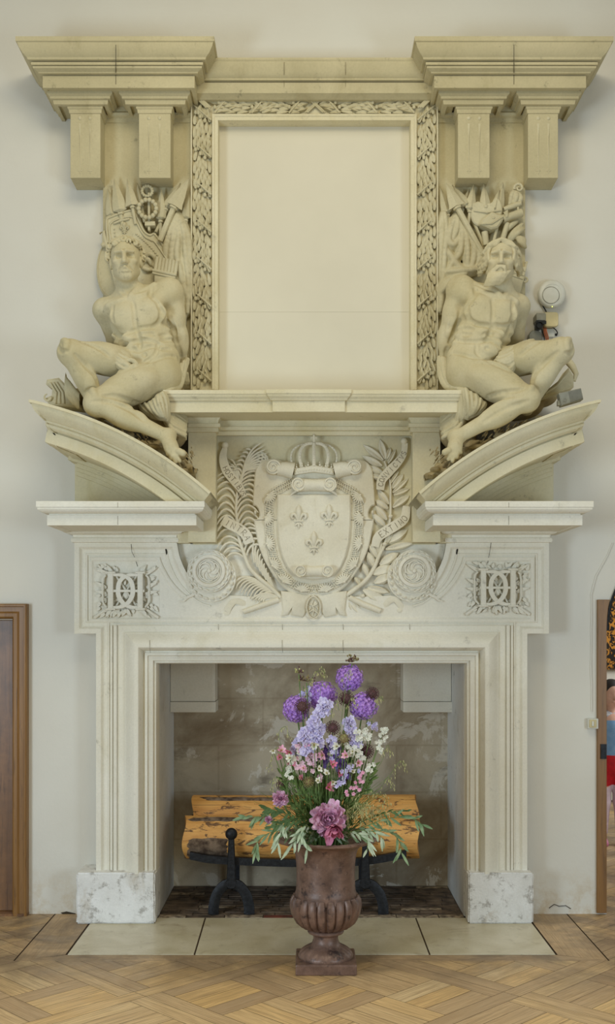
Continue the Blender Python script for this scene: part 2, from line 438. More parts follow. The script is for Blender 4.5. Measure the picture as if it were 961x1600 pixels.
# border boards around the hearth
mb = m_parquet('parquet_border_y', 'y'); mx = m_parquet('parquet_border_x', 'x')
b = MB(); b.cur = 0.12
b.prism([(0, 0), (1, 0), (1, 1)], 0, 1); b = MB(); b.cur = 0.15
for sx, hx, bx in ((-1, HX0, BX0), (1, HX1, BX1)):
    m_ = (hx+bx)/2
    b.cur = 0.2; g4 = 0.007*sx; b.add([(bx-g4, BY0, 0), (hx+g4, BY0+0.098, 0), (hx+g4, 6.149, 0), (bx-g4, 6.149, 0)], [(0, 1, 2, 3)])
tag(b.build('floor_border', mb, attr='plank'), kind='structure')
b = MB(); b.cur = 0.25
b.add([(BX0+0.003, BY0, 0), (0.1, BY0, 0), (0.1, BY0+0.096, 0), (HX0, BY0+0.096, 0)], [(0, 1, 2, 3)]); b.cur = 0.1
b.add([(0.104, BY0, 0), (BX1, BY0, 0), (HX1, BY0+0.096, 0), (0.104, BY0+0.096, 0)], [(0, 1, 2, 3)])
tag(b.build('floor_border', mx, attr='plank'), kind='structure')
# hearth slabs
js = [HX0, X(304, 5.39), X(671, 5.40), HX1]; jb = [HX0, X(320, 6.03), X(650, 6.05), HX1]
lab = ['polished buff stone hearth slab in front of the left plinth', 'wide buff stone hearth slab in the middle behind the urn foot', 'polished buff stone hearth slab in front of the right plinth']
for i in range(3):
    b = MB(); g = 0.004
    x0, x1, x0b, x1b = js[i]+g, js[i+1]-g, jb[i]+g, jb[i+1]-g
    vs = [(x0, HY0, -0.05), (x1, HY0, -0.05), (x1b, HY1, -0.05), (x0b, HY1, -0.05), (x0, HY0, 0.002), (x1, HY0, 0.002), (x1b, HY1, 0.002), (x0b, HY1, 0.002)]
    b.add(vs, [(0,3,2,1),(4,5,6,7),(0,1,5,4),(1,2,6,5),(2,3,7,6),(3,0,4,7)])
    o = setorigin(b.build('hearth_slab', M['slab'], bevel=0.0015)); tag(o, lab[i], 'slab', 'hearth slabs')
# firebox floor of narrow bricks
b = MB(); b.box(-0.83, 0.87, 6.06, 6.81, -0.05, -0.002); tag(b.build('floor_firebox', M['soot']), kind='structure')
bb = {'brick': MB(), 'brick_red': MB(), 'brick_pale': MB()}
y = 6.065; row = 0
while y < 6.80:
    d = 0.052 if row else 0.06; x = -0.83-rnd.random()*0.1
    while x < 0.87:
        L = 0.20+rnd.random()*0.05
        x0, x1 = max(x, -0.825), min(x+L, 0.865)
        if x1-x0 > 0.03:
            r = rnd.random(); k = 'brick_pale' if (row == 0 and r < 0.7) or r > 0.93 else 'brick'
            if row == 0 and -0.42 < x < -0.16: k = 'brick_red'
            h = 0.006*rnd.random()
            bb[k].box(x0+0.003, x1-0.003, y+0.003, min(y+d, 6.805)-0.003, -0.03, 0.001+h*0.5)
        x += L
    y += d; row += 1
for k in bb: tag(bb[k].build('floor_brick', M[k], bevel=0.002), kind='structure')

# ------------------------------------------------------------------ chimneypiece
chim = thing('chimneypiece', (CL, 6.0, 0), 'tall carved pale limestone chimneypiece with broken curved pediment round the open hearth', 'fireplace')
def mirror(m, c):
    r = MB(); r.v = [(2*c-p[0], p[1], p[2]) for p in m.v]; r.f = [tuple(reversed(f)) for f in m.f]; r.a = list(m.a); return r
def both(m, name, mat, parent, c, **k):
    return m.build(name, mat, parent, **k), mirror(m, c).build(name, mat, parent, **k)
def XZ(u, v, y=6.0): return (X(u, y), Z(v, y))
def facing(y): return lambda a, c, h: (a, y-h, c)

def rough_box(x0, x1, y0, y1, z0, z1, n=14, amp=0.004, seed=1):
    bm = bmesh.new(); bmesh.ops.create_cube(bm, size=1.0)
    for v in bm.verts: v.co = Vector(((x0+x1)/2+v.co.x*(x1-x0), (y0+y1)/2+v.co.y*(y1-y0), (z0+z1)/2+v.co.z*(z1-z0)))
    bmesh.ops.bevel(bm, geom=bm.edges[:], offset=0.008, segments=2, affect='EDGES')
    bmesh.ops.subdivide_edges(bm, edges=[e for e in bm.edges if e.calc_length() > 0.04], cuts=n, use_grid_fill=True)
    from mathutils import noise as mn
    for v in bm.verts:
        p = v.co*22+Vector((seed, 0, 0)); q = v.co*60
        d = mn.noise(p)*amp+mn.noise(q)*amp*0.5
        v.co += Vector((mn.noise(p+Vector((9, 0, 0))), d and mn.noise(p+Vector((0, 7, 0))), 0.6*mn.noise(p+Vector((0, 0, 5)))))*amp+Vector((0, 0, 0))
    m = MB(); bm.verts.index_update()
    m.add([tuple(v.co) for v in bm.verts], [tuple(v.index for v in f.verts) for f in bm.faces]); bm.free()
    return m
pz = Z(1364, 5.94)
rough_box(X(119, 5.94), X(242, 5.94), 5.94, 6.16, 0.0, pz).build('plinth', M['plinth'], chim, smooth=True, sharp=60)
rough_box(X(732, 5.94), X(834, 5.94), 5.94, 6.16, 0.0, pz, seed=4).build('plinth', M['plinth'], chim, smooth=True, sharp=60)
# inner reveal plinth course (whitewashed, running back into the firebox)
for x0, x1 in ((fx0-0.06, X(242, 5.94)-0.004), (X(732, 5.94)+0.004, fx1+0.06)):
    rough_box(min(x0, x1), max(x0, x1), 6.12, 6.80, 0.0, pz-0.02, seed=8).build('reveal_plinth', M['whitewash'], chim, smooth=True, sharp=60)

# backing slab and raised panels
zt = 847
b = MB()
b.prism([XZ(116, 990), XZ(116, zt), XZ(858, zt), XZ(858, 990)], 6.05, 6.16)
b.prism([XZ(150, 1363), XZ(150, 985), XZ(243, 985), XZ(243, 1363)], 6.05, 6.16)
b.prism([XZ(731, 1363), XZ(731, 985), XZ(824, 985), XZ(824, 1363)], 6.05, 6.16)
b.prism([XZ(230, 975), XZ(230, 1034), XZ(744, 1034), XZ(744, 975)][::-1], 6.05, 6.12)
b.build('backing_slab', M['stone_low'], chim)
curve = [(276, zt), (280, 868), (286, 884), (293, 897), (302, 908), (312, 918), (322, 925), (334, 929)]
crv = [tuple(p) for p in catmull([(x, y, 0) for x, y in curve], 3)]; crv = [(p[0], p[1]) for p in crv]
left = MB()
left.prism([XZ(150, 1363), XZ(150, 990), XZ(116, 990), XZ(116, zt)]+[XZ(*p) for p in crv]+[XZ(400, 932), XZ(487, 932), XZ(487, 978), XZ(184, 978), XZ(184, 1363)], 6.02, 6.055)
both(left, 'frieze_panel', M['stone_low'], chim, CL, bevel=0.002)
px = PX
profA = [(0, -0.03), (0, 0.018), (-7.5*px, 0.018), (-8.5*px, 0.014), (-11*px, 0.003), (-14*px, -0.002), (-17*px, 0.0), (-18*px, 0.006), (-20*px, 0.006), (-20*px, -0.005)]
pathA = [XZ(150, 1363), XZ(150, 990), XZ(116, 990), XZ(116, zt)]+[XZ(*p) for p in crv]
m1 = MB(); m1.sweep(pathA, profA, facing(6.02))
both(m1, 'outer_moulding', M['stone_low'], chim, CL)
icv = catmull([(249, 870, 0), (252, 880, 0), (258, 892, 0), (267, 907, 0), (279, 921, 0), (291, 931, 0)], 3)
pathB = [XZ(487, 972.5), XZ(138, 972.5), XZ(138, 870)]+[XZ(p[0], p[1]) for p in icv]
profB = [(0, -0.01), (0, 0.008), (-2*px, 0.011), (-5*px, 0.009), (-7*px, 0.003), (-9*px, 0.0), (-9*px, -0.01)]
m1 = MB(); m1.sweep(pathB, profB, facing(6.02))
both(m1, 'panel_moulding', M['stone_low'], chim, CL)
m1 = MB()
for u0, u1, h in ((168.5, 170.5, 0.004), (171.5, 175.5, 0.012), (177, 182.5, 0.02)):
    m1.prism([XZ(u0, 1363), XZ(u0, 977), XZ(u1, 977), XZ(u1, 1363)], 6.02-h, 6.03, 0.0015)
both(m1, 'fillet', M['stone_low'], chim, CL)
# bolection surround of the hearth opening
P_ = []
for n_, h in ((0, -0.03), (0, 0.022), (1, 0.024), (1.5, 0.018), (11.5, 0.018), (12, 0.03), (14, 0.034)): P_.append((-n_*px, h))
for k in range(1, 11):
    q = k/11; P_.append((-(14+26*q)*px, 0.034+0.052*math.sin(PI/2*min(1, q/0.78))*(1 if q < 0.78 else math.cos((q-0.78)/0.22*1.15))))
for n_, h in ((41, 0.03), (43.5, 0.03), (44, 0.044), (48, 0.046), (49, 0.036), (53, 0.03), (56, 0.028), (56.5, 0.014), (60, 0.012), (61, 0.004), (61.5, -0.09)): P_.append((-n_*px, h))
b = MB(); b.sweep([XZ(183, 1363), XZ(183, 976), XZ(791, 976), XZ(791, 1363)], P_, facing(6.03))
b.build('hearth_moulding', M['stone_low'], chim, smooth=True, sharp=28)
# lintel soffit and jamb linings behind the moulding
b = MB(); b.box(X(243, 6.0), X(729, 6.0), 6.10, 6.14, Z(1035, 6.0), Z(975, 6.0)); b.build('lintel', M['stone_low'], chim)

# lower cornices: deep projecting ledges
def vprof(lst, y): return [(-p, Z(v, y)) for p, v in lst]
xl, xr = X(73.4, 5.55), X(307, 5.55)
path = [(xl, 6.149), (xl, 5.55), (xr, 5.55), (xr, 6.0)]
low = [(-0.10, 784.7), (0.045, 784.5), (0.045, 793.5), (0.041, 794.5), (0.040, 797), (0.030, 800), (0.014, 802), (-0.008, 802.5), (-0.008, 804.2), (0.0, 804.6), (0.0, 821), (-0.03, 821), (-0.032, 819), (-0.10, 819)]
m1 = MB(); m1.sweep(path, vprof(low, 5.55), lambda a, c, h: (a, c, h), cap=False)
m1.box(xl+0.03, xr-0.03, 5.58, 6.149, Z(819.5, 5.55), Z(785, 5.55))
both(m1, 'cornice', M['stone_low'], chim, CU, bevel=0.0015)
xb0, xb1 = X(116, 6.0), X(275, 6.0)
m1 = MB(); m1.sweep([(xb0, 6.149), (xb0, 6.0), (xb1, 6.0), (xb1, 6.06)], [(0.05, Z(848, 6)), (0, Z(848, 6)), (-0.012, Z(847.5, 6)), (-0.016, Z(844, 6)), (-0.012, Z(841, 6)), (-0.004, Z(839.5, 6)), (-0.006, Z(836, 6)), (-0.03, Z(834, 6)), (-0.05, Z(829, 6)), (-0.052, Z(820, 5.55)), (0.05, Z(820, 5.55))], lambda a, c, h: (a, c, h))
m1.box(xb0+0.03, xb1-0.03, 6.02, 6.149, Z(848, 6), Z(819, 5.55))
both(m1, 'bed_moulding', M['stone_low'], chim, CL)

# curved pediment halves
YP = 5.47
pp = [(45, 626.5), (88, 636), (126, 648), (168, 667), (212, 690.6), (259, 717), (293, 737), (329, 772)]
pw = [(X(u, YP), Z(v-2.5, YP)) for u, v in pp]
A = np.array([[2*x, 2*z, 1] for x, z in pw]); B = np.array([x*x+z*z for x, z in pw])
sol = np.linalg.lstsq(A, B, rcond=None)[0]; pcx, pcz = sol[0], sol[1]; pr = math.sqrt(sol[2]+pcx**2+pcz**2)
def ang(p): return math.degrees(math.atan2(p[1]-pcz, p[0]-pcx))
a0, a1 = ang(pw[0]), ang(pw[-1])
PED = (pcx, pcz, pr, a0, a1)
# profile: radial drop r (world) and depth y, from the top lip downwards
pprof = [(0.0, 5.47), (0.014, 5.47), (0.0145, 5.480), (0.026, 5.482), (0.044, 5.492), (0.060, 5.512), (0.072, 5.530), (0.0725, 5.542), (0.084, 5.543), (0.0845, 5.556), (0.090, 5.552), (0.102, 5.555),
         (0.112, 5.572), (0.1125, 5.590), (0.120, 5.592), (0.1205, 5.578), (0.130, 5.578), (0.177, 5.582), (0.180, 5.59), (0.182, 5.66), (0.176, 5.66)]
def pedsec(t, shear):
    a = math.radians(a0+(a1-a0)*t); ca, sa = math.cos(a), math.sin(a); out = []
    for r, y in pprof:
        x = pcx+(pr-r)*ca; z = pcz+(pr-r)*sa
        if shear: x += shear*(y-5.47)
        out.append((x, y, z))
    return out
m1 = MB(); rings = []
n = 36
first = pedsec(0, 1.0)
# vertical return at the outer end: drop each profile point straight down instead of radially
f0 = pedsec(0, 0); x00, z00 = f0[0][0], f0[0][2]
ret = [(x00+(y-5.47)*1.0, y, z00-r*1.05-(y-5.47)*0.28) for (r, y) in pprof]
wallret = [(p[0], 6.149, p[2]) for p in ret]
rings.append(wallret); rings.append(ret)
for i in range(1, n+1):
    t = i/n; s_ = pedsec(t, 0)
    if t < 0.12:
        k = (0.12-t)/0.12; s_ = [tuple(Vector(s_[j])+Vector((max(0, ret[j][0]-f0[j][0])*k*k, 0, 0))) for j in range(len(s_))]
    rings.append(s_)
m1.loft(rings, closed=False, cap=False)
# solid body behind the profile (top surface, soffit, end)
ringb = []
for i in range(n+1):
    a = math.radians(a0+(a1-a0)*i/n); ca, sa = math.cos(a), math.sin(a)
    k = ret[0] if i == 0 else None
    xo, zo = pcx+pr*ca, pcz+pr*sa; xi, zi = pcx+(pr-0.179)*ca, pcz+(pr-0.179)*sa
    if i < 4: xi = max(xi, ret[-2][0]); 
    xm, zm = pcx+(pr-0.010)*ca, pcz+(pr-0.010)*sa
    ringb.append([(xo, 5.4702, zo), (xo, 6.149, zo), (xi, 6.149, zi), (xi, 5.66, zi), (xm, 5.66, zm), (xm, 5.4702, zm)])
m1.loft(ringb, closed=True, cap=True)
m1.add([p for p in pedsec(1, 0)]+[(pedsec(1, 0)[0][0], 6.0, pedsec(1, 0)[0][2]), (pedsec(1, 0)[-1][0], 6.0, pedsec(1, 0)[-1][2])], [tuple(list(range(len(pprof)))+[len(pprof)+1, len(pprof)])])
both(m1, 'curved_pediment', M['stone'], chim, CU, smooth=True, sharp=25)
# tympanum with its curved inner mouldings
def arcpt(r, t): a = math.radians(a0+(a1-a0)*t); return (pcx+r*math.cos(a), pcz+r*math.sin(a))
m1 = MB()
tl = X(117, 6.04)
poly = [(tl, Z(788, 6.0)), (tl, 0)]
ts = [k/20 for k in range(21)]
up = [arcpt(pr-0.17, t) for t in ts if arcpt(pr-0.17, t)[0] > tl and arcpt(pr-0.17, t)[1] > Z(788, 6.0)]
m1.prism([(tl, Z(788, 6.0)), (tl, up[0][1]+0.004)]+up+[(up[-1][0]+0.05, Z(788, 6.0))], 6.04, 6.149)
for (r0, r1, y) in ((0.165, 0.20, 5.93), (0.19, 0.222, 5.96), (0.215, 0.240, 5.985), (0.235, 0.262, 6.01)):
    o_ = [arcpt(pr-r0, t) for t in ts]; i_ = [arcpt(pr-r1, t) for t in ts]
    sel = [k for k in range(21) if i_[k][0] > tl-0.02 and i_[k][1] > Z(800, 6.0)]
    m1.prism([o_[k] for k in sel]+[i_[k] for k in reversed(sel)], y, 6.10)
both(m1, 'tympanum', M['stone'], chim, CU)

# piers, recessed panel and shelf
m1 = MB(); m1.box(X(294, 5.93), X(337, 5.93), 5.93, 6.15, Z(848, 5.97), Z(673, 5.93)); m1.box(X(276, 5.97), X(300, 5.97), 5.99, 6.15, Z(848, 5.97), Z(775, 5.97))
both(m1, 'pier', M['stone'], chim, CU, bevel=0.002)
b = MB(); b.box(X(300, 6), X(682, 6), 6.04, 6.15, Z(850, 6), Z(640, 6)); b.build('recessed_panel', M['stone'], chim)
m1 = MB()
pe = X(294, 5.93); pi_ = X(337, 5.93)
cap = [(0.03, 677), (0.0, 676), (0.012, 675.5), (0.016, 672), (0.014, 669), (0.024, 668.5), (0.026, 663), (0.012, 662), (0.016, 658), (0.03, 652), (0.05, 648), (0.055, 644)]
prc = [((-p if i else 0.02), Z(v, 5.93)) for i, (p, v) in enumerate(cap)]
m1.sweep([(pe, 6.14), (pe, 5.93), (pi_, 5.93), (pi_, 6.0)], prc, lambda a, c, h: (a, c, h), cap=False)
both(m1, 'pier_capital', M['stone'], chim, CU)
b = MB()
arch = [(0.0, 681), (0.01, 680.5), (0.014, 675), (0.010, 674), (0.022, 673), (0.024, 668), (0.006, 667), (0.010, 656), (0.03, 648), (0.035, 640)]
b.sweep([(pi_-0.01, 6.0), (2*CU-pi_+0.01, 6.0)], [(-p, Z(v, 6.0)) for p, v in arch], lambda a, c, h: (a, c, h), cap=False)
b.build('shelf_architrave', M['stone'], chim)
sx0, sx1 = X(265, 5.74), X(717.5, 5.74)
shp = [(-0.10, 610.5), (0.032, 611), (0.032, 617), (0.028, 618), (0.024, 621), (0.014, 624), (0.010, 626.5), (0.0, 627), (0.0, 644), (-0.03, 644), (-0.032, 642.5), (-0.10, 642.5)]
b = MB()
c0, c1 = X(426, 5.74), X(539, 5.74)
b.sweep([(sx0, 6.149), (sx0, 5.745), (c0, 5.745), (c0, 5.73), (c1, 5.73), (c1, 5.745), (sx1, 5.745), (sx1, 6.149)], vprof(shp, 5.74), lambda a, c, h: (a, c, h), cap=False)
b.box(sx0+0.02, sx1-0.02, 5.77, 6.149, Z(643, 5.74), Z(611.2, 5.74))
b.build('mantel_shelf', M['stone'], chim, bevel=0.0015)

# corbels inside the firebox
for u0, u1 in ((262, 336), (630, 712)):
    b = MB(); x0, x1 = X(u0, 6.62), X(u1, 6.62)
    x0 = max(x0, -0.824); x1 = min(x1, 0.864)
    b.box(x0, x1, 6.62, 6.81, Z(1096, 6.62), 1.62); b.box(x0, x1+0.004, 6.612, 6.81, Z(1113, 6.62), Z(1096.5, 6.62))
    o = setorigin(b.build('corbel', M['stone_low'], bevel=0.003))
    tag(o, 'pale stone corbel block high in the %s corner of the firebox' % ('left' if u0 < 400 else 'right'), 'corbel', 'firebox corbels')

# ------------------------------------------------------------------ upper entablature with consoles
ent = thing('entablature', (CU, YW, Z(297, YW)), 'heavy moulded stone cornice on four hanging fluted consoles across the top of the chimney breast', 'cornice')
xe0, xe1 = X(66.7, 5.88), X(304, 5.88)
cprof = [(-0.2, 70), (0.115, 70), (0.115, 77), (0.108, 78), (0.103, 83), (0.085, 91), (0.068, 95), (0.064, 98), (0.035, 98.2), (0.035, 99.6), (0.05, 99.9), (0.05, 104), (0.038, 104.2), (0.038, 105.2), (0.044, 105.4), (0.042, 108), (0.02, 111), (0.018, 112.6), (-0.012, 112.8), (-0.012, 113.8), (0.0, 114), (0.0, 133), (-0.02, 133), (-0.022, 131.5), (-0.2, 131.5)]
zp = lambda lst, y: [(-p, Z(v, y)) for p, v in lst]
m1 = MB(); m1.sweep([(xe0, 6.149), (xe0, 5.88), (xe1, 5.88), (xe1, 6.149)], zp(cprof, 5.85), lambda a, c, h: (a, c, h), cap=False)
m1.box(xe0+0.03, xe1-0.03, 5.9, 6.149, Z(132.5, 5.85), Z(70.3, 5.85))
both(m1, 'upper_cornice', M['stone_dim'], ent, CU, smooth=True, sharp=20)
zs_ = Z(132, 5.85)
m1 = MB()
for ua, ub in ((75, 177), (187, 298)):
    x0, x1 = X(ua+9, 5.95), X(ub-9, 5.95)
    m1.sweep([(x0, 6.149), (x0, 5.95), (x1, 5.95), (x1, 6.149)], [(-p, z) for p, z in ((-0.06, zs_+0.01), (0.03, zs_+0.01), (0.03, zs_-0.014), (0.018, zs_-0.022), (0.016, zs_-0.034), (0.004, zs_-0.036), (0.0, zs_-0.058), (-0.02, zs_-0.06), (-0.02, zs_-0.045), (-0.06, zs_-0.045))], lambda a, c, h: (a, c, h), cap=False)
both(m1, 'bed_moulding', M['stone_dim'], ent, CU, smooth=True, sharp=20)
def console(ua, ub):
    m = MB(); x0, x1 = X(ua, 5.98), X(ub, 5.98); za, zb = Z(278, 5.98), zs_-0.04
    m.box(x0, x1, 5.98, 6.149, za, zb)
    cp = [(0.0, 178), (0.006, 177.5), (0.008, 172), (0.014, 171), (0.014, 166), (0.005, 165), (0.008, 160), (0.02, 155), (0.034, 150), (0.036, 146), (0.036, 140)]
    m.sweep([(x0, 6.149), (x0, 5.98), (x1, 5.98), (x1, 6.149)], [(-p, Z(v, 5.98)) for p, v in cp], lambda a, c, h: (a, c, h), cap=False)
    return m
def flutes(ua, ub):
    m = MB()
    for k in (0.32, 0.66):
        x = X(ua+(ub-ua)*k, 5.98); z0, z1 = Z(267, 5.98), Z(193, 5.98)
        m.add([(x-0.006, 5.9797, z1), (x+0.006, 5.9797, z1), (x+0.0015, 5.9797, z0), (x-0.0015, 5.9797, z0), (x, 5.974, (z0+z1)/2+0.05)], [(0, 1, 4), (1, 2, 4), (2, 3, 4), (3, 0, 4)])
        m.ball((x, 5.98, Z(184.5, 5.98)), 0.011, 0.006, 0.011)
        for dx, dz in ((0.011, 0), (-0.011, 0), (0, -0.014), (0, 0.008)):
            m.ball((x+dx*0.6, 5.98, z0+dz*0.6), 0.007 if dx else 0.003, 0.004, 0.004 if dx else 0.010, 6, 5)
    return m
for ua, ub in ((110, 157), (217, 266.5)):
    ca, cb = both(console(ua, ub), 'console', M['stone_dim'], ent, CU, bevel=0.002)
    f1 = flutes(ua, ub); f1.build('fluting', M['relief'], ca, smooth=True); mirror(f1, CU).build('fluting', M['relief'], cb, smooth=True)
m1 = MB(); m1.box(X(161, 6.11), X(301, 6.11), 6.11, 6.149, Z(480, 6.11), zs_); m1.box(X(215, 6.11), X(301, 6.11), 6.11, 6.149, Z(609, 6.11), Z(480, 6.11))
m1.sweep([(X(161, 6.11), 6.11), (X(301, 6.11), 6.11)], [(-p, Z(v, 6.11)) for p, v in ((0, 193), (0.008, 192), (0.01, 186), (0.03, 184), (0.032, 180), (0.016, 176), (0.014, 160), (0.03, 152), (0.03, 135), (0, 135))], lambda a, c, h: (a, c, h))
both(m1, 'backing_pilaster', M['stone_dim'], ent, CU)
b = MB()
ccx0, ccx1 = xe1-0.03, 2*CU-xe1+0.03
b.sweep([(ccx0, 5.98), (ccx1, 5.98)], [(-p, Z(v, 5.97)) for p, v in ((-0.16, 96), (0.05, 96), (0.05, 99), (0.044, 101), (0.04, 106), (0.022, 115), (0.012, 119), (0.0, 121), (0.0, 123.5), (-0.034, 124), (-0.034, 125.6), (-0.012, 126), (-0.02, 137), (-0.022, 141), (-0.04, 143), (-0.06, 146), (-0.16, 146))], lambda a, c, h: (a, c, h), cap=False)
b.box(ccx0, ccx1, 6.05, 6.149, Z(145, 5.97), Z(97, 5.97))
b.build('centre_cornice', M['stone_dim'], ent, smooth=True, sharp=25)

# ------------------------------------------------------------------ overmantel frame
om = thing('overmantel_frame', (CU, YW, Z(610, 6.07)), 'tall stone frame carved with laurel leaves round a blank cream panel above the mantel shelf', 'frame')
YF = 6.07
fo = (298.5, 145.5, 684.0, 609.0); fi = (334.5, 181.0, 647.5)
x0, x1, xi0, xi1 = X(fo[0], YF), X(fo[2], YF), X(fo[0]+36.5, YF), X(fo[2]-36.5, YF)
z0, z1, zi1 = Z(609, YF), Z(146, YF), Z(181, YF)
b = MB()
wpx = 36*YF/F
b.sweep([(x0, z0), (x0, z1), (x1, z1), (x1, z0)], [(0, -0.08), (0, 0.012), (-0.006, 0.012), (-0.007, -0.016), (-wpx+0.011, -0.016), (-wpx+0.010, 0.010), (-wpx, 0.010), (-wpx-0.006, 0.004), (-wpx-0.022, 0.004), (-wpx-0.024, -0.06), (-wpx-0.024, -0.08)], facing(YF))
b.build('frame_moulding', M['stone'], om)
b = MB(); b.box(X(338, 6.12), X(646, 6.12), 6.143, 6.149, z0, Z(180, 6.12))
b.box(X(338, 6.12), X(646, 6.12), 6.1415, 6.143, Z(487, 6.14)-0.001, Z(487, 6.14)+0.001)
b.build('blank_panel', plain('cream_panel', srgb(222, 216, 196), 0.85, c2=srgb(216, 210, 190), sc=1.5), om)
# laurel leaves
DEEP = [0.014]
def leafgeo(m, bx, bz, tx, tz, wd, y0, h, seg=5):
    """pointed leaf from base to tip standing off a facing surface y0"""
    B = Vector((bx, 0, bz)); T = Vector((tx, 0, tz)); d = T-B; L = d.length; d.normalize(); nn = Vector((-d.z, 0, d.x))
    mid = []; lf = []; rt = []
    for i in range(seg+1):
        t = i/seg; w_ = wd*1.12*(min(1, (t+0.10)/0.42)**0.6)*max(0.0, 1-t)**0.62
        lift = h*(0.5+0.5*math.sin(PI*min(t*1.1, 1)))
        c = B+d*(L*t)
        mid.append((c.x, y0-lift*0.75, c.z)); l_ = c+nn*w_*0.5; r_ = c-nn*w_*0.5
        lf.append((l_.x, y0-lift*1.0, l_.z)); rt.append((r_.x, y0-lift*1.0, r_.z))
    vs = []; fs = []
    for i in range(seg+1): vs += [lf[i], mid[i], rt[i], (lf[i][0], y0+DEEP[0], lf[i][2]), (rt[i][0], y0+DEEP[0], rt[i][2])]
    for i in range(seg):
        a = i*5; c = a+5
        fs += [(a, a+1, c+1, c), (a+1, a+2, c+2, c+1), (a+3, a, c, c+3), (a+2, a+4, c+4, c+2)]
    m.add(vs, fs)
lm = MB(); yb = YF+0.006
def branch_band(ax, az, dx, dz, length, across, flip):
    """laurel growing along direction d; across = signed width of the band"""
    D = Vector((dx, dz)); Nn = Vector((-dz, dx)); base = Vector((ax, az)); st = 0.205; W_ = abs(across); sg = 1 if across > 0 else -1; Nn = Nn*sg
    def lf(p, v, ln, wd, h):
        e = p+v*ln
        if (e-base).dot(D) > length or (p-base).dot(D) < -0.005: return
        for q in (p, e):
            if not (-0.002 < (q-base).dot(Nn) < W_+0.002): return
        leafgeo(lm, p.x, p.y, e.x, e.y, wd, yb+0.004, h)
    s_ = -st
    while s_ < length:
        for row in range(5):                   # overlapping upright leaves
            for c in range(5):
                t = (c+0.5+(0.5 if row % 2 else 0))/5.0
                if t > 0.98: continue
                o_ = base+Nn*(W_*t)+D*(s_+0.030+0.034*row+0.075*(1-t)+rnd.uniform(-0.008, 0.008))
                q = rnd.uniform(-0.22, 0.22)-(0.12 if t > 0.5 else -0.12); v = D*math.cos(q)+Nn*math.sin(q)
                lf(o_, v, rnd.uniform(0.058, 0.072), 0.0235, 0.024-0.003*row+0.003*rnd.random())
        a_ = base+D*(s_+0.135)+Nn*(W_*0.02); c_ = base+D*(s_+0.045)+Nn*(W_*0.98)
        if 0 < s_+0.045 and s_+0.135 < length:
            lm.tube([(a_.x, yb-0.008, a_.y), ((a_.x+c_.x)/2, yb-0.020, (a_.y+c_.y)/2), (c_.x, yb-0.018, c_.y)], [0.0025, 0.0045, 0.0055], 6)
            for t in (0.15, 0.4, 0.65):
                p = a_.lerp(c_, t); v = ((a_-c_).normalized()*0.9-D*0.35).normalized(); lf(p-D*0.006, v, 0.040, 0.017, 0.014)
                p2 = p-D*0.030; lm.ball((p2.x, yb-0.010, p2.y), 0.010, 0.009, 0.012, 7, 5)
        s_ += st
inn_ = wpx-0.012-0.008
branch_band(x0+0.008, z0, 0, 1, z1-z0-0.055, -inn_, False)
branch_band(x1-0.008, z0, 0, 1, z1-z0-0.055, inn_, False)
for s_ in (1, -1):
    branch_band((x0 if s_ == 1 else x1)+s_*0.085, z1-0.008, s_, 0, (x1-x0)/2-0.105, -inn_ if s_ == 1 else inn_, False)
    cx_ = x0 if s_ == 1 else x1
    # corner bands
    for k in range(3):
        o_ = 0.012*k
        lm.tube([(cx_+s_*(0.01+o_), yb-0.024, z1-0.012), (cx_+s_*(inn_-0.02+o_), yb-0.024, z1-inn_+0.02)], 0.005, 6)
for s_ in (1, -1):
    for k in range(2):
        lm.tube([(CU-s_*0.05+k*0.012, yb-0.009, z1-0.012), (CU+s_*0.05+k*0.012, yb-0.009, z1-inn_)], 0.0045, 6)
DEEP[0] = 0.004
lm.build('laurel_band', M['relief'], om, smooth=True, sharp=35)
# ------------------------------------------------------------------ carved reliefs
YR = 6.04                                             # face the coat of arms is carved from
def Q(x, y, h=0.0):                                   # drawing coordinates of the carved panel -> place on the stone face
    u, v = 320+x/2.826, 670+y/2.826
    return Vector((X(u, 6.0), YR-h, Z(v, 6.0)))
def Q2(x, y): q = Q(x, y); return (q.x, q.z)
def puff(m, outline, y0, h, edge=0.35, back=0.01):
    """a plump plaque: outline polygon (x,z), rounded edge, standing h off y0"""
    n = len(outline); ar = sum(outline[i][0]*outline[(i+1) % n][1]-outline[(i+1) % n][0]*outline[i][1] for i in range(n))
    if ar < 0: outline = outline[::-1]
    cx = sum(p[0] for p in outline)/n; cz = sum(p[1] for p in outline)/n
    rings = [[(p[0], y0+back, p[1]) for p in outline]]
    for t, k in ((0.55, 0.0), (0.85, 0.02*1), (1.0, 0.055)):
        rings.append([(cx+(p[0]-cx)*(1-k), y0-h*t, cz+(p[1]-cz)*(1-k)) for p in outline])
    m.loft(rings)
def sm(pts, n=4, closed=True):
    P3 = [Vector((p[0], p[1], 0)) for p in pts]
    if closed:
        q = catmull([P3[-1]]+P3+[P3[0], P3[1]], n); return [(p.x, p.y) for p in q[n:-n-1]]
    return [(p.x, p.y) for p in catmull(P3, n)]
def curl(m, cx, cy, r0, turns, start, direction, h, thick=0.006, tail=None, wd=None):
    """spiral scroll in panel coordinates"""
    pts = []; N = int(18*turns)
    for i in range(N+1):
        t = i/N; a = math.radians(start)+direction*2*PI*turns*t; r = r0*(1-t*0.85)
        pts.append(Q(cx+r*math.cos(a), cy+r*math.sin(a), h))
    if tail: pts = [Q(x, y, h) for x, y in tail]+pts
    m.tube(pts, [thick*(1-0.4*i/len(pts)) for i in range(len(pts))], 7)
